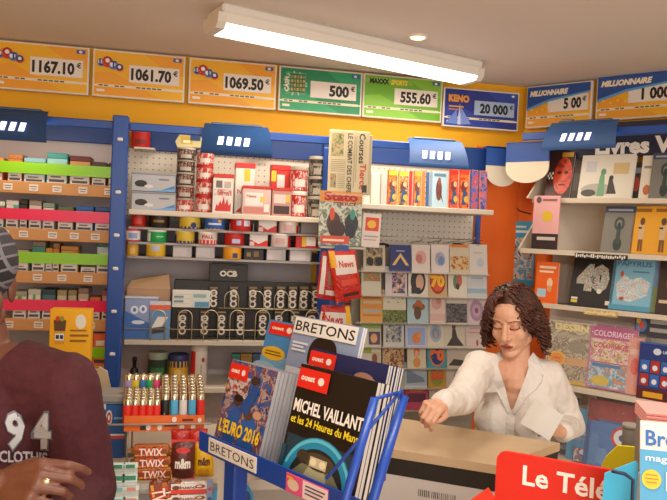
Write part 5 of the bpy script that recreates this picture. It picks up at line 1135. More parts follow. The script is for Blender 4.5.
# lower row
Yk = 1.84
zk = LS
t = thing('sweets_stand', 'clear stepped plastic stand holding the lower row of chocolate', 'stand', (0, Yk, LS))
xa, _ = cpos(100, 480, Yk); xb, _ = cpos(212, 480, Yk)
cl = sheer('acrylic', '#e8e4e0', .18, .08)
b = MB(); b.box(xa - .0, xb, .03, .034, 0, CT - LS - .032, cl); b.build('back', t)
b = MB(); b.box(xa - .0, xb, -.05, .034, .0, .04, cl); b.build('floor', t)
b = MB(); b.box(xa + .1, xb, -.055, -.051, .0, .06, cl); b.build('lip', t)
b = MB(); b.box(xa + .08, xb + .01, .0, .006, CT - LS - .008, CT - LS + .004, sheer('acrylic_edge', '#c8c4bc', .6)); b.build('price_rail', t)
for i, (px, lb) in enumerate(((147, 'upright twin caramel bar at the left of the lower sweets row'), (161, 'upright twin caramel bar next to the white wafer bars'))):
    x, zt = cpos(px, 474, Yk - .02)
    bar(.125, .022, .05, '#7a3a18', twx, 'chocolate_bar', lb, (x + .012, Yk - .02, LS + .104), 0, 0, GS, radians(82))
kin = [('r', .02, .0, .98, .42, '#d8341c'), ('r', .02, .42, .98, 1, '#ddd4cc'), ('t', .25, .48, .34, 'bueno', '#7a2a1c', {'w': .45, 'bold': .03}), ('e', .15, .6, .1, .22, '#6a3a20'), ('e', .8, .7, .14, .2, '#8a4a24'), ('e', .78, .72, .07, .1, '#ddc8b0')]
for i in range(4):
    py = 500 - 9.5 * i
    x0, z0 = cpos(171, py, Yk - .03); x1, _ = cpos(208, py, Yk - .03)
    bar(x1 - x0, .03, .027, '#d4cac4', kin, 'wafer_bar', 'white and red hazelnut wafer bar, %s of the lower stack' % ('fourth from the top', 'third from the top', 'second from the top', 'topmost')[i], ((x0 + x1) / 2, Yk - .02, LS + .0415 + .030 * i), 0, 0, 'wafer bars in the lower sweets row')
b = MB()
x, z = cpos(210, 478, Yk - .02); t = thing('price_ticket', 'narrow blue and pink ticket at the right end of the wafer bars', 'ticket', (x, Yk - .045, LS + .0415)); b.box(-.008, .008, 0, .004, 0, .13, '#8a94b0', .001); b.front(-.008, 0, .016, .13, 0, [('e', .5, .8, .35, .04, '#c84a6a'), ('e', .5, .6, .35, .04, '#3a5a9a'), ('e', .5, .4, .35, .04, '#c84a6a')]); b.build('card', t)
# mint boxes
cm = sheer('mint_box_clear', '#e4ece4', .35, .1)
def mint(px, py, Y, z, label, c='#2f7a5a'):
    x, zt = cpos(px, py, Y); h = .058
    t = thing('mint_box', label, 'mints', (x, Y, z), 0, 0, 'clear mint boxes')
    b = MB(); b.box(-.018, .018, -.008, .008, 0, h * .8, cm, .002, 1); b.build('case', t)
    b = MB(); b.box(-.0155, .0155, -.006, .006, .002, h * .6, M('#d8dcd4', .6, 0, 0, .5, .6, 250)); b.build('mints', t)['kind'] = 'stuff'
    b = MB(); b.box(-.0185, .0185, -.0085, .0085, h * .8, h, '#c8d4cc', .002); b.front(-.0185, h * .8, .037, h * .2, -.0085, [('r', .2, .1, .8, .9, c)]); b.build('flip_lid', t)
    b = MB(); b.box(-.0182, .0182, -.0090, -.0084, h * .22, h * .56, '#c4d0c8'); b.front(-.0182, h * .22, .0364, h * .34, -.009, [('r', .1, .2, .9, .8, c)]); b.build('label', t)
mint(118.5, 455, 1.775, LS + .1685, 'clear mint box with green label, top left of the mint pile'); mint(131, 455, 1.775, LS + .1685, 'clear mint box with green label, top right of the mint pile')
b = MB(); b.box(-.07, .06, -.025, .025, 0, .0515, sheer('step_plastic', '#dcdcd4', .3)); x, _ = cpos(120, 470, 1.775); solo(b, 'plastic_step', 'clear plastic step under the pile of mint boxes', 'step', (x, 1.775, LS))
for j, (py, Y, z) in enumerate(((475, 1.775, LS + .052), (475, 1.775, LS + .1105))):
    for i, px in enumerate((106, 119, 132)):
        mint(px, py, Y, z, 'clear mint box with pale %s label, %s in the %s row of the mint pile' % (('blue', 'teal', 'red')[i], ('leftmost', 'middle', 'rightmost')[i], ('lower', 'middle')[j]), ('#8ab0c8', '#6aa4a0', '#c87a6a')[i])
# booklets on the lower shelf, seen under the stand
for i, (px0, px1, c, lb) in enumerate(((256, 284, '#8a9a6a', 'green booklet lying at the bottom of the pile under the magazine stand'), (256, 284, '#5a9ab0', 'blue booklet lying in the middle of the pile under the magazine stand'), (256, 285, '#d8a83a', 'yellow booklet lying on top of the pile under the magazine stand'))):
    xa, _ = cpos(px0, 480, 1.88); xb, _ = cpos(px1, 480, 1.88); w_ = xb - xa
    t = thing('booklet', lb, 'booklet', ((xa + xb) / 2, 1.98, CT + .0005 + .0135 * i), 0, 0, 'booklets piled under the magazine stand')
    b = MB(); b.box(-w_ / 2, w_ / 2, -.09, .09, 0, .002, c); b.box(-w_ / 2, w_ / 2, -.09, .09, .011, .013, c); b.box(-w_ / 2, w_ / 2, -.09, -.088, .002, .011, c); b.build('cover', t)
    b = MB(); b.box(-w_ / 2 + .002, w_ / 2 - .002, -.088, .088, .002, .011, PAPER); b.build('pages', t)
# right hand till counter
t = thing('till_counter', 'beige-topped grey counter block in front of the woman', 'counter', (0, 0, 0))
A = [(.527, 1.938), (.84, 1.748), (1.137, 1.932), (.702, 2.232)]
b = MB(); b.prismz(A, 1.025, 1.05, surf('till_top', '#c0a582', '#c8ae8c', 8, .45)); b.build('top', t)
cx_, cy_ = sum(p[0] for p in A) / 4, sum(p[1] for p in A) / 4
ins = lambda k: [(cx_ + (x - cx_) * k, cy_ + (y - cy_) * k) for x, y in A]
b = MB(); b.prismz(ins(.985), .975, 1.025, '#1a1714'); b.build('dark_band', t)
b = MB(); b.prismz(ins(.98), 0, .975, surf('grey_panel', '#c2bcb8', '#ccc6c2', 3, .5)); b.build('body', t)
p0_, p1_ = [Vector((*q, 0)) for q in ins(.98)[:2]]; ev_ = (p1_ - p0_).normalized(); nv_ = Vector((ev_.y, -ev_.x, 0)); wl_ = (p1_ - p0_).length
b = MB(); rr = random.Random(5)
b.ink(0, 0, 1, 1, [('r', .40 * wl_ + .0055 * i, .925, .40 * wl_ + .0055 * i + rr.uniform(.0012, .0032), .945, '#3a3634') for i in range(20)] + [('r', .30 * wl_, .88, .42 * wl_, .882, '#4a4644'), ('r', .42 * wl_, .88, .424 * wl_, .90, '#4a4644'), ('r', .42 * wl_, .898, .8 * wl_, .90, '#4a4644')], lambda u, v, l: tuple(p0_ + ev_ * u + nv_ * (.0004) + Vector((0, 0, v)))); b.build('printed_marks', t)
# ================================================================== blue magazine stand
SA = radians(-57); SO = Vector((.029, 1.572, 1.17)); SPH = .245
sa_ = Vector((cos(SA), sin(SA), 0)); sn_ = Vector((sin(SA), -cos(SA), 0))
sw_ = Vector((0, 0, 1)) * cos(SPH) - sn_ * sin(SPH)
def sxy(px, py, off):          # point on the leaning plane of a magazine row
    N = sa_.cross(sw_); P_ = SO - sn_ * off; r = ray(px, py); k = (P_ - CAM).dot(N) / r.dot(N); q = CAM + r * k - P_
    return q.dot(sa_), q.dot(sw_)
def sl(x, y, z): return SO + sa_ * x - sn_ * y + Vector((0, 0, z))
m_sb = M('#16429c', .35)
t = thing('magazine_stand', 'blue metal magazine stand with lettered lip, leaning towards the left foreground', 'stand', SO, SA)
SLn = .50
b = MB(); b.box(-.012, SLn, -.004, .0, -.002, .040, m_sb, .001); b.build('lip', t)
b = MB(); b.add([(-.012, 0, -.002), (.46, 0, -.002), (.40, .2, -.055), (-.012, .26, -.07), (-.012, 0, -.006), (.46, 0, -.006), (.40, .2, -.059), (-.012, .26, -.074)], [(0, 1, 2, 3), (7, 6, 5, 4), (0, 4, 5, 1), (1, 5, 6, 2), (2, 6, 7, 3), (3, 7, 4, 0)], m_sb); b.build('tray', t)
b = MB(); b.box(0.03, .205, -.006, -.004, .002, .036, '#ddd8d0', .001); b.front(.03, .002, .175, .034, -.006, [('t', .05, .2, .6, 'BRETONS', '#1c1814', {'w': .9, 'bold': .0})]); b.build('label_plate', t, 'white plate lettered BRETONS')
b = MB(); b.box(.30, .42, -.006, -.004, -.004, .034, '#d8508a', .001); b.front(.30, -.004, .12, .038, -.006, [('r', .42, .05, 1, .95, '#e8d8dc'), ('r', .48, .68, .94, .76, '#5a4a5a'), ('r', .48, .5, .9, .58, '#5a4a5a'), ('r', .48, .3, .94, .38, '#5a4a5a'), ('e', .2, .5, .14, .3, '#d8c0a8'), ('r', .05, .75, .2, .9, '#e8a03a')]); b.build('pink_label', t, 'pink and white shelf ticket')
b = MB(); b.box(.0, .34, .170, .25, -.03, .050, m_sb); b.build('back_step', t)
inv = Matrix.Translation(SO) @ Matrix.Rotation(SA, 4, 'Z'); inv = inv.inverted()
LP = lambda px, py, d: inv @ dep(px, py, d)
def ext(a, b_, k): return b_ + (b_ - a) * k
for nm, p0, p1, r in (('rear_tube', LP(404, 396, 1.23), LP(376, 490, 1.17), .009), ('front_tube', LP(375, 398, 1.13), LP(348, 490, 1.09), .0075)):
    b = MB(); e = ext(p0, p1, .5); b.tube([p0, p1, e, Vector((e.x, e.y, -.4)), Vector((e.x, e.y, -1.155))], r, m_sb, 12); b.build(nm, t)
b = MB(); p0, p1 = LP(402, 390, 1.22), LP(326, 479, 1.145)
b.tube([p0, p0 + (p1 - p0) * .3, p1], .0032, m_sb, 8); b.build('side_wire', t)
b = MB(); p0, p1 = LP(402, 392, 1.235), LP(376, 398, 1.14); b.tube([p0, p1], .0035, m_sb, 8); b.build('top_wire', t)
b = MB(); b.box(.0, .045, .06, .10, -1.15, -.031, m_sb, .004); b.build('leg', t)
b = MB(); b.box(-.03, -.002, .065, .095, -.2, -.006, '#d8d4cc', .002); b.build('white_plate', t)
b = MB(); b.box(-.05, .42, -.12, .30, -1.17, -1.15, m_sb, .004); b.build('base_plate', t)

def mag(px_tl, px_tr, off, label, cover_el, bg, n, th, gap, spine, hbot=0.0, group=None, name='magazine', stack_label=None, edge='#b8b4b0'):
    x0, h0 = sxy(*px_tl, off); x1, h1 = sxy(*px_tr, off); w_ = x1 - x0; z0 = hbot
    h = (h0 + h1) / 2 - z0
    def one(loc, el, lb, bgc):
        t = thing(name, lb, 'magazine', loc, SA, -SPH, group)
        b = MB(); b.box(0, w_, 0, .0008, 0, h, bgc); b.box(0, w_, th - .0008, th, 0, h, bgc); b.box(0, .0012, .0008, th - .0008, 0, h, spine); b.front(0, 0, w_, h, 0, el); b.build('cover', t)
        b = MB(); b.box(.0014, w_ - .0006, .0009, th - .0009, .0006, h - .0006, edge); b.build('pages', t)
        return t
    up = sw_ * z0
    p = SO - sn_ * off + sa_ * x0 + up
    first = one(p, cover_el, label, bg)
    second = None
    for k in range(1, n):
        q = p - sn_ * (gap * k * cos(SPH)) - Vector((0, 0, gap * k * sin(SPH))) + sa_ * random.uniform(-.002, .002)
        if second is None: second = one(q, [], stack_label, bg)
        else: dup(second, q, stack_label)
    return first, w_, h
redlogo = lambda a, b_, c, d: [('r', a, b_, c, d, '#d8241a'), ('t', a + .1 * (c - a), b_ + .40 * (d - b_), .3 * (d - b_), 'ouest', '#ecdcd4', {'bold': .04, 'w': (c - a) * .45}), ('e', a + .76 * (c - a), b_ + .5 * (d - b_), .1 * (c - a), .1 * (c - a) * .8, '#ecdcd4')]
crowd = collage(['#132a52', '#24508e', '#3a5e98', '#7a302c', '#a8968c', '#1c3a7a', '#16305e'], 48, 61)
eu = [('r', 0, 0, 1, 1, crowd), ('r', .0, .62, .5, .85, collage(['#a82a24', '#c8c0bc', '#5a1a1c', '#c89a8a'], 60, 62)), ('p', [(.15, .0), (.42, .0), (.45, .42), (.35, .58), (.2, .42)], '#24549a'), ('e', .34, .58, .10, .055, '#4a2f24'), ('e', .34, .61, .10, .035, '#1c1410'), ('p', [(.5, .04), (.85, .04), (.82, .40), (.68, .50), (.52, .40)], '#2a5aa0'), ('e', .62, .47, .10, .05, '#5a3a2a'), ('e', .8, .50, .09, .045, '#c09478'), ('p', [(.4, .5), (.6, .8), (.75, .78), (.6, .46)], '#1f4a8c'), ('e', .62, .84, .09, .045, '#3a2820'), ('r', .0, .0, .95, .06, '#1f3f80')] + \
    redlogo(.02, .80, .44, .97) + [('t', .08, .22, .135, "L'EURO 2016", '#f0c81c', {'w': .88, 'bold': .04})]
mag((233, 358), (278, 373), .02, 'football magazine titled L’EURO 2016 with red logo, front left on the blue stand', eu, '#9c9ca4', 9, .0095, .0115, '#9a9aa4', 0.0, None, 'magazine', 'copy of the football magazine stacked behind the EURO 2016 cover, pale page edges showing', '#a8a4a4')
for o in list(SC.objects):
    if o.get('label', '').startswith('copy of the football'): o['group'] = 'copies of the football magazine'
mv = [('r', 0, 0, 1, 1, '#120e0c'), ('r', .03, .0, .96, .40, '#1c3a4a'), ('p', [(.02 + .0, .0)] + [(.5 - .46 * cos(a), .04 + .40 * sin(a)) for a in [pi * i / 16 for i in range(17)]] + [(.98, .0)], '#1f8ab4'), ('p', [(.5 - .36 * cos(a), .04 + .31 * sin(a)) for a in [pi * i / 16 for i in range(17)]], '#1a2226'),
      ('p', [(.5 - .45 * cos(a), .04 + .39 * sin(a)) for a in [pi * (i + 2) / 20 for i in range(17)]] + [(.5 + .42 * cos(a), .04 + .36 * sin(a)) for a in [pi * (i + 2) / 20 for i in range(17)]], '#5ac0dc'),
      ('p', [(.05, .0), (.95, .0), (.7, .2), (.3, .2)], '#7a7a5a'), ('p', [(.28, .0), (.72, .0), (.60, .2), (.40, .2)], '#b8b48c'), ('e', .52, .25, .2, .07, '#4a4030'), ('e', .30, .26, .08, .05, '#3a3428'), ('r', .4, .2, .62, .28, '#c8c09a'), ('e', .45, .24, .04, .03, '#e8e0c0'), ('e', .57, .24, .04, .03, '#e8e0c0'), ('r', .0, .0, .06, .3, '#1a4a5a'), ('p', [(.62, .0), (.9, .0), (.8, .12), (.66, .12)], '#4a4a40')] + \
    redlogo(.02, .80, .44, .97) + [('t', .05, .60, .105, 'MICHEL VAILLANT', '#f0ece4', {'w': .9, 'bold': .03}), ('t', .05, .50, .068, 'et les 24 Heures du Mans', '#f0d82a', {'w': .88, 'bold': .02})]
mag((302, 362), (378, 384), .02, 'black comics magazine titled MICHEL VAILLANT with a blue arch, front right on the stand', mv, '#14100e', 3, .011, .0125, '#d8d4d0', -.0005, None, 'magazine', 'copy stacked behind the black comics magazine, striped edge showing', '#cfcac2')
sky = [('r', 0, 0, 1, 1, '#3f86c0'), ('r', 0, .3, 1, .6, '#6aa4cc'), ('e', .2, .62, .2, .08, '#d8b02a'), ('r', .06, .63, .32, .645, '#7a5a14'), ('r', .06, .60, .34, .615, '#7a5a14'), ('e', .1, .45, .2, .06, '#8ab8d8'), ('t', .0, .30, .13, 'FAIRE', '#f0ece4', {'w': .5, 'bold': .04}), ('t', .5, .30, .13, 'ÇON', '#f0ece4', {'bold': .04})] + redlogo(.05, .84, .5, .98)
mag((270, 317), (330, 333), .185, 'sky blue magazine with red logo and yellow oval, half hidden behind the BRETONS magazine', sky, '#3f86c0', 1, .008, .01, '#d8d4d0', .06)
hero = [('r', 0, 0, 1, 1, '#8a98b4'), ('r', 0, .0, 1, .5, '#7a88a8'), ('p', [(.0, .0), (1, .0), (.98, .42), (.75, .54), (.3, .54), (.05, .42)], '#1c1c34'), ('e', .52, .62, .15, .17, '#b08468'), ('e', .52, .74, .19, .10, '#1c1412'), ('e', .37, .66, .06, .12, '#1c1412'), ('e', .68, .66, .05, .12, '#1c1412'), ('e', .47, .65, .02, .01, '#1c1412'), ('e', .58, .65, .02, .01, '#1c1412'), ('p', [(.50, .63), (.54, .63), (.55, .58), (.49, .58)], '#986c54'), ('r', .46, .535, .58, .55, '#7a3a34'), ('r', .02, .83, .96, .99, '#dcdad4'), ('t', .05, .86, .10, 'BRETONS', '#1a1816', {'w': .88, 'bold': .01})] + [('r', .06, .66 + .035 * i, .06 + (.22, .18, .24)[i], .68 + .035 * i, '#d0d4dc') for i in range(3)] + [('r', .74, .70, .92, .72, '#3a4a6a'), ('r', .04, .44, .3, .50, '#c8ccd4'), ('e', .5, .40, .06, .07, '#a02a24')]
mag((297, 313), (363, 330), .165, 'magazine headed BRETONS with portrait of a dark-haired person, at the back of the stand', hero, '#8a98b4', 2, .008, .0095, '#d0281c', .06, None, 'magazine', 'copy with red spine edge directly behind the BRETONS magazine', '#d0ccc8')
dbl = [('r', 0, 0, 1, 1, '#1c2352'), ('e', .45, .3, .3, .2, '#2a2f64'), ('e', .74, .85, .12, .045, '#a87a68'), ('e', .83, .81, .11, .05, '#b88a78'), ('e', .68, .81, .1, .04, '#98705e'), ('p', [(.74, .85), (.92, .81), (.96, .62), (.86, .62)], '#a07462'), ('e', .86, .70, .09, .06, '#8a5e4e'), ('p', [(.5, .66), (.7, .62), (.6, .4), (.42, .45)], '#3a2a3a'), ('e', .30, .55, .18, .14, '#26264e')] + redlogo(.0, .84, .36, .98)
mag((313, 347), (389, 366), .10, 'dark blue magazine with clasped hands, behind the black comics magazine on the stand', dbl, '#1c2352', 6, .0075, .0088, '#d8d4d0', .0, None, 'magazine', 'copy stacked behind the dark blue magazine with the clasped hands, pale edge showing', '#c4bfba')
for o in list(SC.objects):
    l = o.get('label', '')
    if l.startswith('copy stacked behind the dark blue'): o['group'] = 'copies of the dark blue magazine'
    if l.startswith('copy stacked behind the black'): o['group'] = 'copies of the black comics magazine'
# round wobbler below
p = dep(233, 499, 1.76)
t = thing('round_sign', 'light blue round sign lettered LOTO under the corner of the magazine stand', 'sign', (p.x, p.y, LS), radians(-15))
zc_ = p.z - LS; R_ = .053
b = MB(); b.prism([(R_ * cos(2 * pi * i / 32), zc_ + R_ * sin(2 * pi * i / 32)) for i in range(32)], -.002, .002, '#2f9ad0')
b.front(-R_, zc_ - R_, 2 * R_, 2 * R_, -.002, [('e', .5, .5, .44, .44, '#48aede'), ('e', .8, .55, .14, .2, '#2a4a8a'), ('t', .46, .70, .13, 'SUPER', '#e8f0f4', {'al': 'c', 'bold': .05, 'w': .48, 'rot': -.12}), ('t', .46, .50, .2, 'LOTO', '#e8a83a', {'al': 'c', 'bold': .08, 'w': .56, 'rot': -.12}), ('e', .5, .3, .3, .14, '#3a80c0')]); b.build('disc', t)
b = MB(); b.box(-.006, .006, -.0015, .0015, 0, zc_ - R_ + .003, sheer('stem_clear', '#e0e0e0', .4)); b.build('stem', t)

# ================================================================== red dispenser header and the magazines at the lower right
TA = radians(-37); p0 = dep(497, 450, 1.22)
t = thing('magazine_dispenser', 'red magazine dispenser with white lettering Le Télé, in the right foreground', 'dispenser', (p0.x, p0.y, 0), TA)
Wd, zt = .215, p0.z
b = MB(); rc = .018
pts = [(.0, zt - .22), (Wd, zt - .22), (Wd, zt)] + [(rc - rc * sin(a), zt - rc + rc * cos(a)) for a in [pi / 2 * i / 6 for i in range(7)]]
b.prism(pts, 0, .008, '#d2200e'); zt_l = zt - .054
b.front(0, 0, 1, 1, 0, [('t', .047, zt_l + .002, .035, 'Le Télé', '#efe8e0', {'bold': .022})]); b.build('header', t)
b = MB(); b.prism([(-.075, zt - .30), (.0, zt - .30), (.0, zt - .085), (-.012, zt - .07), (-.06, zt - .115)], -.004, .0, '#dc3420'); b.M = Matrix(); o = b.build('side_flap', t)
b = MB(); b.box(-.07, Wd, -.10, .008, zt - .42, zt - .22, '#c41c0c', .003); b.build('pocket', t)
b = MB(); b.box(-.02, Wd - .02, -.08, .0, 0, zt - .42, '#b01a0c', .004); b.build('foot', t)
# cyan card panel
q = dep(601, 512, 1.08); q2 = dep(603, 476, 1.10)
t = thing('folded_card', 'cyan folded card panel between the red header and the town magazine', 'card', (q.x, q.y, q.z - .02), radians(-37))
b = MB(); b.prism([(0, 0), (.05, 0), (.05, .105), (.046, .11), (.002, .082)], 0, .004, '#3fb4e0'); b.build('front_flap', t)
b = MB(); b.prism([(.0, 0), (.018, 0), (.018, .08), (.0, .095)], 0, .003, '#b8b4b4'); b.build('grey_flap', t, None, (.05, -.002, 0), (0, 0, radians(-30)))
b = MB(); b.box(0, .05, .004, .012, -.6, .03, '#3a9cc4'); b.build('stand', t)
b = MB()
pa = [dep(x, y, 1.04) for x, y in ((612, 471), (625, 474), (633, 480), (632, 505))]
b.tube(pa + [pa[-1] - Vector((0, 0, .5))], .0028, '#1a2448', 8); solo(b, 'wire_holder', 'dark blue wire arm holding the town magazine', 'wire')
# town magazine
m0 = dep(640, 422, 1.05); m1 = dep(629, 505, 1.0); ang = radians(-24)
tl_ = -.22
t = thing('magazine', 'town magazine with blue serif masthead and yellow roundel, at the lower right corner', 'magazine', (m0.x - .020, m0.y - .05, m0.z - .27), ang, tl_)
Wm, Hm = .21, .278
b = MB(); b.box(0, Wm, 0, .001, 0, Hm, '#dcd8d4'); b.box(0, Wm, .004, .005, 0, Hm, '#dcd8d4'); b.box(0, .001, .001, .004, 0, Hm, '#c8d8e4')
b.front(0, 0, Wm, Hm, 0, [('r', .0, .0, 1, .845, '#4aa0cc'), ('r', .0, .0, 1, .52, collage(['#3a5a3a', '#6a8a5a', '#a8b08a', '#4a6a8a', '#5a4a3a'], 30, 71)), ('t', .035, .87, .085, 'Bretagne', '#1f68b0', {'bold': .02, 'w': .52}), ('t', .035, .787, .036, 'magazine', '#e8f0f4', {'bold': .01, 'w': .33}), ('e', .075, .69, .066, .052, '#e8c020'), ('r', .035, .71, .115, .716, '#a87a10'), ('r', .03, .69, .12, .696, '#a87a10'), ('r', .04, .67, .11, .676, '#a87a10'), ('t', .17, .64, .10, 'La', '#e8ecec', {'bold': .02}), ('p', [(.42, .3), (.5, .55), (.58, .3)], '#5a6a6a'), ('r', .46, .3, .54, .5, '#4a5a5a'), ('r', .06, .3, .2, .42, '#3a4a34')]); b.build('cover', t)
b = MB(); b.box(.001, Wm - .001, .001, .004, .001, Hm - .001, PAPER); b.build('pages', t)
for i in range(4):
    pk = dep(646, 418 - 4 * i, 1.10); b = MB(); b.box(0, .16, 0, .09, 0, .0055, '#e89a94', .001)
    solo(b, 'pink_pad', 'pink paper pad behind the town magazine, %s of the pile of four' % ('lowest', 'second from the bottom', 'third from the bottom', 'topmost')[i], 'paper pad', (dep(646, 418, 1.16).x, dep(646, 418, 1.16).y, dep(646, 426, 1.16).z + .006 * i), radians(-24), 0, 'pink paper pads')
pk = dep(646, 426, 1.16); pk.x, pk.y = dep(646, 418, 1.16).x, dep(646, 418, 1.16).y
b = MB(); b.box(.002, .22, .004, .085, .0, pk.z - .0005, '#8a8078', .004); solo(b, 'display_plinth', 'grey-brown plinth carrying the pink paper pads behind the town magazine', 'plinth', (pk.x, pk.y, 0), radians(-24))
p = dep(598, 474, 1.30)
b = MB(); b.prism([(0, 0), (.085, 0), (.085, .045), (.06, .062), (.032, .060), (.012, .035)], 0, .006, '#d0c41c'); b.box(.0, .07, .0005, .0055, -p.z + .005, 0, '#b8ac1a')
solo(b, 'yellow_folder', 'yellow-green folder standing between the red header and the football album', 'folder', tuple(p), radians(-35))
p = dep(630, 450, 1.42)
t = thing('grey_roll', 'short grey roll standing just left of the pink paper pads', 'roll', tuple(p), 0, 0)
b = MB(); b.lathe([(.016, -.12), (.017, 0), (.017, .052), (.0145, .054), (.0145, .03)], '#6a655c', n=20); b.build('tube', t)
b = MB(); b.lathe([(.017, .046), (.0178, .047), (.0178, .0545), (.0145, .055)], '#8a847a', n=20); b.build('rim', t)
b = MB(); b.box(-.02, .02, -.02, .02, -p.z, -.12, '#7a746a'); b.build('post', t)
# ================================================================== PEOPLE
m_hair = surf('dark_curls', '#371a0f', '#5c2e1e', 40, .45)
def frame(o, f, pitch=0.0, roll=0.0):
    """right-handed frame: x = the person's left, y = forward, z = up"""
    f = Vector((f[0], f[1], 0)).normalized(); l = Vector((-f.y, f.x, 0)) * -1
    # x axis to the person's left is z cross f
    l = Vector((0, 0, 1)).cross(f)
    m = Matrix((l, f, Vector((0, 0, 1)))).transposed()       # columns left, forward, up (mirrored: fine for symmetric shapes)
    m = Matrix(((l.x, f.x, 0), (l.y, f.y, 0), (l.z, f.z, 1)))
    m4 = m.to_4x4(); m4.translation = o
    return m4 @ Matrix.Rotation(pitch, 4, 'X') @ Matrix.Rotation(roll, 4, 'Y')
def head_prims(b, H, k=1.0, female=True):
    T_ = Matrix.Translation
    def E(x, y, z, rx_, ry_, rz_, rot=None):
        mm = H @ T_((x * k, y * k, z * k))
        if rot is not None: mm = mm @ rot
        b.ell(mm, (rx_ * k, ry_ * k, rz_ * k), WHITE)
    def Cp(a, c, ra, rb): b.capsule(H @ Vector([q * k for q in a]), H @ Vector([q * k for q in c]), ra * k, rb * k, WHITE)
    E(0, -.012, .035, .074, .092, .083)                       # skull
    E(0, .028, -.035, .060, .062, .082)                       # face
    E(0, .038, .045, .058, .052, .045)                        # forehead
    E(0, .068, -.104, .021, .020, .019)                       # chin
    for s in (-1, 1):
        E(s * .036, .054, -.030, .026, .026, .030)            # cheek
        Cp((s * .046, .0, -.068), (s * .013, .062, -.105), .021, .016)   # jaw
        Cp((s * .014, .080, .030), (s * .044, .067, .028), .010, .009)   # brow ridge
        E(s * .031, .0735, .004, .0165, .0125, .0110)         # lidded eye
        E(s * .0115, .094, -.036, .0085, .010, .0075)         # nostril wing
        E(s * .076, -.012, -.012, .008, .02, .032, Matrix.Rotation(s * .3, 4, 'Z'))  # ear
    Cp((0, .085, .014), (0, .108, -.030), .0085, .0115)       # nose
    E(0, .0885, -.062, .022, .010, .0060); E(0, .0865, -.0735, .019, .010, .0070)    # lips
    E(0, .078, -.068, .030, .016, .020)
def hand_prims(b, wrist, d, back, side, k=1.0, curl=(.5, .7, .5), thumb_out=.5, spread=.06):
    """five fingers on a palm; d: along the fingers, back: out of the back of the hand, side=+1 when the thumb is on d x back"""
    d = Vector(d).normalized(); back = Vector(back); back = (back - d * back.dot(d)).normalized(); t = d.cross(back) * side
    P_ = lambda x, y, z: wrist + t * (x * k) + d * (y * k) + back * (z * k)
    kn = [(.030, .084), (.010, .089), (-.010, .086), (-.028, .078)]
    for x, y in kn: b.capsule(P_(x * .55, .012, 0), P_(x, y, 0), .0135 * k, .0105 * k, WHITE)
    b.capsule(P_(.018, .02, -.004), P_(.02, .07, -.004), .013 * k, .011 * k, WHITE); b.capsule(P_(-.016, .02, -.004), P_(-.02, .065, -.004), .013 * k, .011 * k, WHITE)
    L_ = [(.042, .025, .020), (.046, .029, .021), (.043, .027, .020), (.034, .021, .018)]
    for i, (x, y) in enumerate(kn):
        a = 0; p = P_(x, y, 0); fan = (1.5 - i) * spread
        r = (.0088, .0090, .0086, .0076)[i] * k
        for j in range(3):
            c = curl[j] if not isinstance(curl[0], (tuple, list)) else curl[i][j]
            a += c
            dirn = (d * cos(a) - back * sin(a) + t * (fan * cos(a))).normalized()
            q = p + dirn * (L_[i][j] * k); b.capsule(p, q, r, r * .9, WHITE, 10); p = q; r *= .92
    a0 = P_(.024, .018, -.006); a1 = P_(.024 + .034 * thumb_out + .006, .048, -.016); a2 = P_(.026 + .036 * thumb_out, .078, -.026); a3 = P_(.020 + .026 * thumb_out, .098, -.036)
    b.capsule(a0, a1, .0135 * k, .0105 * k, WHITE); b.capsule(a1, a2, .0102 * k, .0092 * k, WHITE); b.capsule(a2, a3, .0092 * k, .0078 * k, WHITE)
def cut(me, drop, also=None):
    """delete faces whose centre satisfies drop"""
    bm = bmesh.new(); bm.from_mesh(me)
    bmesh.ops.delete(bm, geom=[f for f in bm.faces if drop(f.calc_center_median())], context='FACES')
    rim = {v: [e.other_vert(v) for e in v.link_edges if e.is_boundary] for v in bm.verts if v.is_boundary}
    for _ in range(8):
        new = {v: v.co * .4 + sum((n.co for n in ns), Vector()) * (.6 / len(ns)) for v, ns in rim.items() if len(ns) == 2}
        for v, c in new.items(): v.co = c
    bm.to_mesh(me); bm.free(); return me
def crease(me, amp, sc, mask=lambda c: 1.0):
    """cloth folds: push the skin of a garment in and out"""
    from mathutils import noise
    nrm = [v.normal.copy() for v in me.vertices]; out = []
    for v in me.vertices:
        c = v.co.copy(); n1 = noise.noise(Vector((c.x * sc * 1.6 + 3, c.y * sc * 1.6, c.z * sc * .8 + c.x * sc))); n2 = noise.noise(Vector((c.x * sc * 3 - c.z * sc * 2, c.y * sc * 3, c.z * sc * 2.2)))
        out += list(c + nrm[v.index] * (mask(c) * amp * ((1 - abs(n1) * 2.2) * .7 + n2 * .45)))
    me.vertices.foreach_set('co', out); me.update()
def paint(me, tests):
    for p in me.polygons:
        c = p.center
        for i, t_ in tests:
            if t_(c): p.material_index = i; break

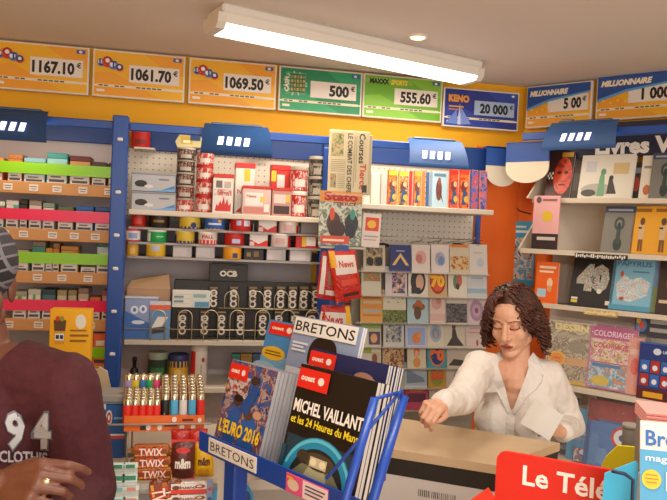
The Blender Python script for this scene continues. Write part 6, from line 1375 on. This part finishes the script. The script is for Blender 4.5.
# ------------------------------------------------------------------ woman behind the till counter
wh = dep(512.5, 320, 2.45)
F_t = Vector((-.52, -.854, 0)).normalized()
root = thing('person', 'woman with dark curly hair in a white shirt reaching over the till counter', 'person', (wh.x, wh.y + .02, 0))
HW = frame(wh, (-.68, -.74), radians(-17), radians(-3))
NB = dep(516, 364, 2.47)                       # base of the neck
SHr = dep(479, 368, 2.42); SHl = dep(548, 376, 2.48)
ELr = dep(461, 400, 2.20); WRr = dep(441, 404, 2.03)
ELl = dep(571, 424, 2.58); WLl = dep(561, 432, 2.36)
TB = frame(NB, F_t); tv = lambda x, y, z: TB @ Vector((x, y, z))
m_skin = surf('fair_skin', '#d8a284', '#dca98c', 30, .5)
def torso(b, g=0.0, arms=True, low=-.62):
    b.ell(TB @ Matrix.Translation((0, -.015, -.15)), (.132 + g, .088 + g, .17 + g), WHITE)
    for s in (-1, 1): b.ell(TB @ Matrix.Translation((s * .060, .056, -.20)), (.056 + g, .046 + g, .056 + g), WHITE)
    b.ell(TB @ Matrix.Translation((0, -.015, -.36)), (.112 + g, .082 + g, .15 + g), WHITE)
    b.ell(TB @ Matrix.Translation((0, -.02, -.52)), (.150 + g, .105 + g, .13 + g), WHITE)
    for S in (SHr, SHl): b.capsule(tv(0, -.02, -.045), S, .05 + g, .045 + g, WHITE)
    b.capsule(SHr, ELr, .045 + g, .037 + g, WHITE); b.capsule(SHl, ELl, .045 + g, .037 + g, WHITE)
b = MB(); head_prims(b, HW, .97); torso(b)
b.capsule(HW @ Vector((0, -.02, -.05)), tv(0, -.01, -.02), .049, .052, WHITE); b.capsule(tv(0, -.005, .01), tv(0, .02, -.06), .050, .06, WHITE)
b.capsule(ELr, WRr, .037, .023, WHITE); b.capsule(ELl, WLl, .037, .023, WHITE)
dr = (dep(428, 409, 1.94) - WRr)
hand_prims(b, WRr, dr, Vector((.1, -.35, .9)), -1, .88, ((.75, 1.0, .7), (1.0, 1.2, .8), (1.1, 1.2, .8), (1.2, 1.2, .8)), .4, .02)
dl = (dep(548, 424, 2.28) - WLl)
hand_prims(b, WLl, dl, Vector((.5, -.75, .4)), 1, .88, (.5, .9, .6), .35)
for s in (-1, 1):
    hip = tv(s * .085, -.02, -.58); knee = Vector((hip.x, hip.y - .02, .44)); an = Vector((hip.x, hip.y + .01, .08))
    b.capsule(hip, knee, .085, .052, WHITE); b.capsule(knee, an, .052, .034, WHITE); b.capsule(an - Vector((0, 0, .045)), an + F_t * .13 - Vector((0, 0, .055)), .032, .024, WHITE)
me = smoothmesh(b, .0035, 2)
Hi = HW.inverted(); k_ = .97
def hl(c): return (Hi @ c) / k_
def lips(c):
    p = hl(c); return abs(p.x) < .024 and -.0815 < p.z < -.0545 and p.y > .082 and abs(p.x) < .022 * (1 - ((p.z + .068) / .012) ** 2)
def lash(c):
    p = hl(c); ax = abs(abs(p.x) - .031); return ax < .0165 and p.y > .06 and abs(p.z - (-.0045 + 12 * ax * ax)) < .0026
def lid(c):
    p = hl(c); ax = abs(abs(p.x) - .031); return ax < .017 and p.y > .06 and -.002 < p.z < .014
def brow(c):
    p = hl(c); ax = abs(p.x); return .012 < ax < .053 and p.y > .05 and abs(p.z - (.0275 - 7 * (ax - .034) ** 2)) < .0020
def mouthline(c):
    p = hl(c); return abs(p.x) < .022 and p.y > .085 and abs(p.z + .0675) < .0019
o = link_mesh(me, 'body', root, (m_skin, '#a8544a', '#2a1610', '#c48c70', '#6a4430', '#5a2018'))
paint(me, [(5, mouthline), (1, lips), (2, lash), (4, brow), (3, lid)])
# shirt
m_shirt = M('#e6dfd8', .75, 0, 0, .2, .7, 14)
b = MB(); torso(b, .014)
b.ell(TB @ Matrix.Translation((0, -.012, -.30)), (.135, .10, .26), WHITE)
b.capsule(ELr, WRr + (ELr - WRr) * .10, .046, .037, WHITE); b.capsule(ELl, WLl + (ELl - WLl) * .12, .046, .037, WHITE)
b.capsule(SHr, ELr, .054, .046, WHITE); b.capsule(SHl, ELl, .054, .046, WHITE)
me = smoothmesh(b, .006, 3); crease(me, .0065, 9)
TBi = TB.inverted()
def neck_hole(c):
    p = TBi @ c
    if p.z > .010 and p.x * p.x + (p.y + .0) ** 2 < .0070: return True
    return p.y > .0 and -.150 < p.z < .04 and abs(p.x) < .046 * (1 - (-p.z) / .150) ** .9 + .002 and p.z > -.150
def hem(c): return (TBi @ c).z < -.60
wr_ax = (WRr - ELr).normalized(); wl_ax = (WLl - ELl).normalized()
cut(me, lambda c: neck_hole(c) or hem(c))
shirt = link_mesh(me, 'shirt', root, (m_shirt,))
bvh = BVHTree.FromPolygons([v.co.copy() for v in me.vertices], [tuple(p.vertices) for p in me.polygons])
def on_shirt(x, z, lift=.004, yy=.3):
    o_ = tv(x, yy, z); d_ = (TB.to_3x3() @ Vector((0, -1, 0))).normalized(); h = bvh.ray_cast(o_, d_)
    return (h[0] - d_ * lift) if h[0] is not None else tv(x, .09, z)
# collar flaps and placket
for s in (-1, 1):
    b = MB(); rows = []
    for i in range(9):
        q = i / 8
        z = .032 - .18 * q
        xi = (.044 * (1 - q) ** .8 + .002)
        wdt = (.035 + .028 * sin(pi * min(1, q * 1.5))) * (1 - .75 * max(0, q - .45) / .55)
        yi = .015 + .055 * q
        if i < 3: pin = tv(s * xi, .0 + .04 * q * 3, z + .012)
        else: pin = on_shirt(s * (xi + .002), z, .007)
        pout = on_shirt(s * (xi + wdt), z - .012, .008)
        if i == 0: pin = tv(s * .056, -.02, .045); pout = tv(s * .085, -.025, .018)
        rows.append((pin, pout))
    vs = [p for r in rows for p in r]; n_ = len(vs)
    nn = (TB.to_3x3() @ Vector((0, -1, 0))) * .003
    fs = [(2 * i, 2 * i + 1, 2 * i + 3, 2 * i + 2) for i in range(8)]
    b.add(vs + [v + nn for v in vs], fs + [tuple(n_ + j for j in reversed(f)) for f in fs] + [(2 * i + o_, 2 * i + 2 + o_, n_ + 2 * i + 2 + o_, n_ + 2 * i + o_) for i in range(8) for o_ in (0, 1)], m_shirt, False); b.build('collar', root)
b = MB(); vs = []
for i in range(14):
    z = -.17 - .022 * i
    vs += [on_shirt(-.014, z, .0025), on_shirt(.014, z, .0025)]
b.add(vs, [(2 * i, 2 * i + 1, 2 * i + 3, 2 * i + 2) for i in range(13)], m_shirt); b.build('placket', root)
for z in (-.19, -.26, -.33):
    c = on_shirt(0, z, .005); b = MB(); b.ell(Matrix.Translation(c), (.0055, .004, .0055), '#cfc8be', 10, 6); b.build('button', root)
# necklace pendant
b = MB(); pts = [tv(.045 * cos(a), .062 + .02 * sin(a) * 0, -.03 + .045 * (abs(cos(a)) - 1)) for a in [pi * i / 8 for i in range(9)]]
# trousers
b = MB()
b.ell(TB @ Matrix.Translation((0, -.02, -.56)), (.158, .112, .12), WHITE)
for s in (-1, 1):
    hip = tv(s * .085, -.02, -.58); knee = Vector((hip.x, hip.y - .02, .44)); an = Vector((hip.x, hip.y + .01, .09))
    b.capsule(hip, knee, .096, .066, WHITE); b.capsule(knee, an, .066, .052, WHITE)
link_mesh(smoothmesh(b, .008, 2), 'trousers', root, ('#1c1c24',))
for s in (-1, 1):
    hip = tv(s * .085, -.02, -.58); an = Vector((hip.x, hip.y + .01, .08))
    b = MB(); b.capsule(an - Vector((0, 0, .035)), an + F_t * .14 - Vector((0, 0, .042)), .042, .034, '#17130f'); b.build('shoe', root)
# curly hair
rh = random.Random(11); b = MB()
HC = Vector((0, -.02, .03))
def curl_(p, n_, L_, rad, turns, tr_):
    pts = []; ph = rh.uniform(0, 2 * pi); N_ = 22; d_ = n_.copy(); q = p.copy()
    for i in range(N_ + 1):
        u = i / N_
        d_ = (d_ * (1 - .22) + Vector((0, -.02, -1)) * .22).normalized()
        q = q + d_ * (L_ / N_)
        # follow the scalp above the ears, hang free below
        g = q - Vector((0, -.012, .035)); m3 = sqrt((g.x / .084) ** 2 + (g.y / .10) ** 2 + (g.z / .094) ** 2)
        if g.z > .0 and m3 > 1e-4:
            k3 = min(max(m3, 1.0), 1.0 + .22 * u); q = Vector((0, -.012, .035)) + g * (k3 / m3)
        e = q - Vector((0, -.012, .0)); m_ = sqrt((e.x / .088) ** 2 + (e.y / .10) ** 2 + (max(-.09, e.z) / .135) ** 2)
        if m_ < 1 and m_ > .35 and e.z < .035: q = Vector((0, -.012, 0)) + Vector((e.x / m_, e.y / m_, e.z))
        a = d_.orthogonal().normalized(); c_ = d_.cross(a); r_ = rad * min(1, .12 + u * 1.7)
        pts.append(HW @ (q + a * (r_ * cos(ph + turns * 2 * pi * u)) + c_ * (r_ * sin(ph + turns * 2 * pi * u))))
    b.tube(pts, tr_, m_hair, 5, False, tr_ * .55)
cnt = 0
while cnt < 560:
    v = Vector((rh.gauss(0, 1), rh.gauss(0, 1), rh.gauss(0, 1))).normalized()
    if v.z < -.35: continue
    if v.y > .25 and v.z < .62: continue
    if v.y > .62: continue
    p = Vector((v.x * .078, -.012 + v.y * .094, .035 + v.z * .086))
    side = abs(v.x)
    L_ = rh.uniform(.06, .10) + (.05 if v.z < .4 else .055) * (1 if v.y < .3 else .6)
    n_ = Vector((v.x, v.y * .8 - .1, v.z * .45 - .15))
    if v.y > .2: n_ = Vector((v.x * 1.6 + (.5 if v.x > 0 else -.5), v.y * .3, v.z * .35))
    curl_(p, n_.normalized(), L_, rh.uniform(.010, .017) * (.55 if v.z > .55 else 1), rh.uniform(2.6, 4.6), rh.uniform(.0035, .0055)); cnt += 1
c_ = MB(); c_.ell(HW @ Matrix.Translation((0, -.022, .040)), (.079, .094, .086), WHITE)
b.ell(HW @ Matrix.Translation((0, -.026, .046)), (.083, .094, .087), m_hair)
b.ell(HW @ Matrix.Translation((0, -.050, -.03)), (.074, .06, .085), m_hair)
b.build('hair', root)
# papers in her left hand
pc = dep(541, 421, 2.24)
FW = frame(pc, (-.55, -.83), radians(25), radians(24))
for i in range(2):
    b = MB(); b.M = FW @ Matrix.Translation((0, -.004 * i, .012 * i)); n_ = 8
    vs = [((u / n_ - .5) * .105, .012 * sin(3 * u / n_), (v_ / n_ - .5) * .085) for v_ in range(n_ + 1) for u in range(n_ + 1)]
    fs = [(v_ * (n_ + 1) + u, v_ * (n_ + 1) + u + 1, (v_ + 1) * (n_ + 1) + u + 1, (v_ + 1) * (n_ + 1) + u) for v_ in range(n_) for u in range(n_)]
    b.add(vs, fs, '#d8d4cc', True); b.add([(x, y - .001, z) for x, y, z in vs], [tuple(reversed(f)) for f in fs], '#d8d4cc', True)
    solo(b, 'paper_slip', ('front white paper slip held in the left hand of the woman', 'white paper slip behind the front one in the hand of the woman')[i], 'paper')

# ------------------------------------------------------------------ man in the left foreground
mh = dep(-27, 284, 1.52)
Fm = Vector((.20, -1, 0)).normalized()
root = thing('person', 'man in maroon sweater lettered 94 and grey plaid knit cap, cut by left edge', 'person', (mh.x, mh.y + .03, 0))
HM = frame(mh, (.24, -1), radians(-4))
NBm = dep(-16, 352, 1.53); TM = frame(NBm, Fm); tm = lambda x, y, z: TM @ Vector((x, y, z))
SL = dep(64, 386, 1.53); SR = tm(-.172, -.01, -.065)
EL = dep(86, 490, 1.55); WL = dep(64, 520, 1.36)
ER = tm(-.25, .0, -.34); WR = dep(0, 485, 1.29)
m_dark = surf('dark_skin', '#6a3f2e', '#744837', 30, .45)
def mtorso(b, g=0.0):
    b.ell(TM @ Matrix.Translation((0, -.01, -.17)), (.165 + g, .110 + g, .19 + g), WHITE)
    b.ell(TM @ Matrix.Translation((0, .0, -.38)), (.150 + g, .108 + g, .18 + g), WHITE)
    b.ell(TM @ Matrix.Translation((0, .0, -.54)), (.155 + g, .112 + g, .13 + g), WHITE)
    for S in (SL, SR): b.capsule(tm(0, -.015, -.03), S, .066 + g, .058 + g, WHITE); b.capsule(tm(0, -.02, -.12), S, .07 + g, .056 + g, WHITE)
    b.capsule(SL, EL, .056 + g, .045 + g, WHITE); b.capsule(SR, ER, .056 + g, .045 + g, WHITE)
b = MB(); head_prims(b, HM, 1.04, False); mtorso(b)
b.capsule(HM @ Vector((0, -.02, -.06)), tm(0, -.01, -.03), .058, .066, WHITE)
b.capsule(EL, WL, .045, .030, WHITE); b.capsule(ER, WR, .045, .030, WHITE)
hand_prims(b, WR, dep(54, 479, 1.24) - WR, Vector((-.05, -.75, .55)), -1, 1.12, ((.55, .7, .4), (.8, .9, .5), (.9, 1.0, .5), (1.0, 1.0, .5)), .25, .0)
hand_prims(b, WL, Vector((-.6, -.2, -.3)), Vector((.2, -.9, .2)), 1, 1.0, (.5, .6, .4), .4)
for s in (-1, 1):
    hip = tm(s * .095, 0, -.60); knee = Vector((hip.x, hip.y - .02, .46)); an = Vector((hip.x, hip.y + .01, .085))
    b.capsule(hip, knee, .088, .056, WHITE); b.capsule(knee, an, .056, .038, WHITE); b.capsule(an - Vector((0, 0, .045)), an + Fm * .16 - Vector((0, 0, .055)), .036, .028, WHITE)
me = smoothmesh(b, .0038, 2)
body = link_mesh(me, 'body', root, (m_dark, '#4e2820', '#b4aca4', '#120a08'))
Mi = HM.inverted()
def ml(c): return (Mi @ c) / 1.04
def m_lips(c):
    p = ml(c); return -.082 < p.z < -.054 and p.y > .082 and abs(p.x) < .024
def m_eye(c):
    p = ml(c); ax = abs(abs(p.x) - .031); return ax < .013 and p.y > .06 and abs(p.z - .002) < .0042 * (1 - (ax / .015) ** 2)
def m_iris(c):
    p = ml(c); ax = abs(abs(p.x) - .031); return ax < .0058 and p.y > .06 and abs(p.z - .002) < .0046
def m_brow(c):
    p = ml(c); ax = abs(p.x); return .012 < ax < .053 and p.y > .05 and abs(p.z - (.027 - 5 * (ax - .03) ** 2)) < .004
paint(me, [(1, m_lips), (3, m_iris), (2, m_eye), (3, m_brow)])
m_swt = surf('maroon_jersey', '#43131a', '#4b1820', 60, .85, .25)
b = MB(); mtorso(b, .016)
b.ell(TM @ Matrix.Translation((0, .0, -.36)), (.178, .132, .28), WHITE)
b.capsule(SL, EL, .078, .066, WHITE); b.capsule(SR, ER, .078, .066, WHITE)
b.capsule(EL, WL + (EL - WL) * .08, .066, .046, WHITE); b.capsule(ER, WR + (ER - WR) * .16, .064, .046, WHITE)
me = smoothmesh(b, .006, 4); TMi = TM.inverted(); crease(me, .005, 7, lambda c: (lambda p: .04 if p.y > .0 and abs(p.x) < .15 else .04 + .96 * min(1, max(0, abs(p.x) - .15) / .04 if p.y > 0 else 1))(TMi @ c))
TMi = TM.inverted()
def crew(c):
    p = TMi @ c; return p.z > -.035 - .35 * max(0, p.y) and p.x * p.x + (p.y - .0) ** 2 < .088 ** 2
cut(me, lambda c: crew(c) or (TMi @ c).z < -.66)
sw = link_mesh(me, 'sweater', root, (m_swt,))
bvm = BVHTree.FromPolygons([v.co.copy() for v in me.vertices], [tuple(p.vertices) for p in me.polygons])
dm = (TM.to_3x3() @ Vector((0, -1, 0))).normalized()
def chest(px, py, lift):                     # where the sight line of a pixel meets the sweater, then printed there
    r = ray(px, py).normalized(); h = bvm.ray_cast(CAM, r)
    if h[0] is None: return dep(px, py, 1.42)
    return h[0] + h[1] * lift
def chest_text(txt, px0, px1, pyb, pyt, col, bold, lift, name):
    vs, fs, wd = text_geo(txt, bold); b = MB()
    b.add([chest(px0 + (px1 - px0) * x / wd, pyb + (pyt - pyb) * y + .04 * (px1 - px0) * x / wd, lift) for x, y in vs], fs, col, False)
    b.build(name, root, None)
for ch_, a_, c__ in (('9', 5, 24), ('4', 31, 52)):
    chest_text(ch_, a_ - .8, c__ + .8, 447, 410.4, '#6a6d78', .055, .0028, 'digit_outline'); chest_text(ch_, a_, c__, 446, 411.4, '#bab8ba', .03, .0050, 'digit')
chest_text('CLOTHES', -1, 49, 461, 449.5, '#b4b0b4', .03, .004, 'lettering')
# collar rib
b = MB(); pts = []
for i in range(28):
    a = 2 * pi * i / 28; x = .083 * cos(a); y = .083 * sin(a); z = -.028 - .35 * max(0, y)
    pts.append(tm(x, y, z))
b.tube(pts, .010, m_swt, 8, True); b.build('collar_rib', root)
# cap
m_cap = bpy.data.materials.new('plaid_knit'); m_cap.use_nodes = True; nt = m_cap.node_tree; bs = nt.nodes['Principled BSDF']; bs.inputs['Roughness'].default_value = .9
tc = nt.nodes.new('ShaderNodeTexCoord'); mp = nt.nodes.new('ShaderNodeMapping'); br = nt.nodes.new('ShaderNodeTexBrick')
mp.inputs['Rotation'].default_value = (radians(90), 0, radians(20))
br.offset = 0; br.inputs['Scale'].default_value = 1; br.inputs['Brick Width'].default_value = .026; br.inputs['Row Height'].default_value = .026; br.inputs['Mortar Size'].default_value = .0028
br.inputs['Color1'].default_value = srgb('#1c1a1c'); br.inputs['Color2'].default_value = srgb('#454246'); br.inputs['Mortar'].default_value = srgb('#77737a')
nt.links.new(tc.outputs['Object'], mp.inputs['Vector']); nt.links.new(mp.outputs['Vector'], br.inputs['Vector']); nt.links.new(br.outputs['Color'], bs.inputs['Base Color'])
b = MB(); b.ell(HM @ Matrix.Translation((0, -.016, .050)), (.092, .111, .100), WHITE, 32, 24); b.capsule(HM @ Vector((0, -.06, -.0)), HM @ Vector((0, -.05, .06)), .07, .07, WHITE)
me = smoothmesh(b, .005, 3)
cut(me, lambda c: (lambda p: p.z < -.035 + (.75 * max(0, p.y + .01)) * .7)(Mi @ c))
link_mesh(me, 'knit_cap', root, (m_cap,))
b = MB(); rg = WR + (dep(60, 477, 1.24) - WR).normalized() * .118; dd = (dep(60, 477, 1.24) - WR).normalized()
# ring on a curled finger
p = dep(45, 483, 1.2)
bvb = BVHTree.FromPolygons([v.co.copy() for v in body.data.vertices], [tuple(q.vertices) for q in body.data.polygons])
h = bvb.ray_cast(CAM, ray(46, 482).normalized())
pr_ = h[0] if h[0] is not None else p
b = MB(); b.ell(Matrix.Translation(pr_), (.0085, .004, .0075), M('#d8c89a', .2, 1), 14, 8); b.build('ring', root)
b = MB(); b.ell(TM @ Matrix.Translation((0, .0, -.62)), (.168, .122, .12), WHITE)
for s in (-1, 1):
    hip = tm(s * .095, 0, -.60); knee = Vector((hip.x, hip.y - .02, .46)); an = Vector((hip.x, hip.y + .01, .1))
    b.capsule(hip, knee, .10, .072, WHITE); b.capsule(knee, an, .072, .058, WHITE)
link_mesh(smoothmesh(b, .008, 2), 'jeans', root, ('#20283a',))
for s in (-1, 1):
    hip = tm(s * .095, 0, -.60); an = Vector((hip.x, hip.y + .01, .085))
    b = MB(); b.capsule(an - Vector((0, 0, .033)), an + Fm * .18 - Vector((0, 0, .042)), .048, .04, '#1c1814'); b.build('shoe', root)
for r_ in [o for o in SC.objects if o.get('category') == 'person']:
    for ch in r_.children: ch.location = -r_.location
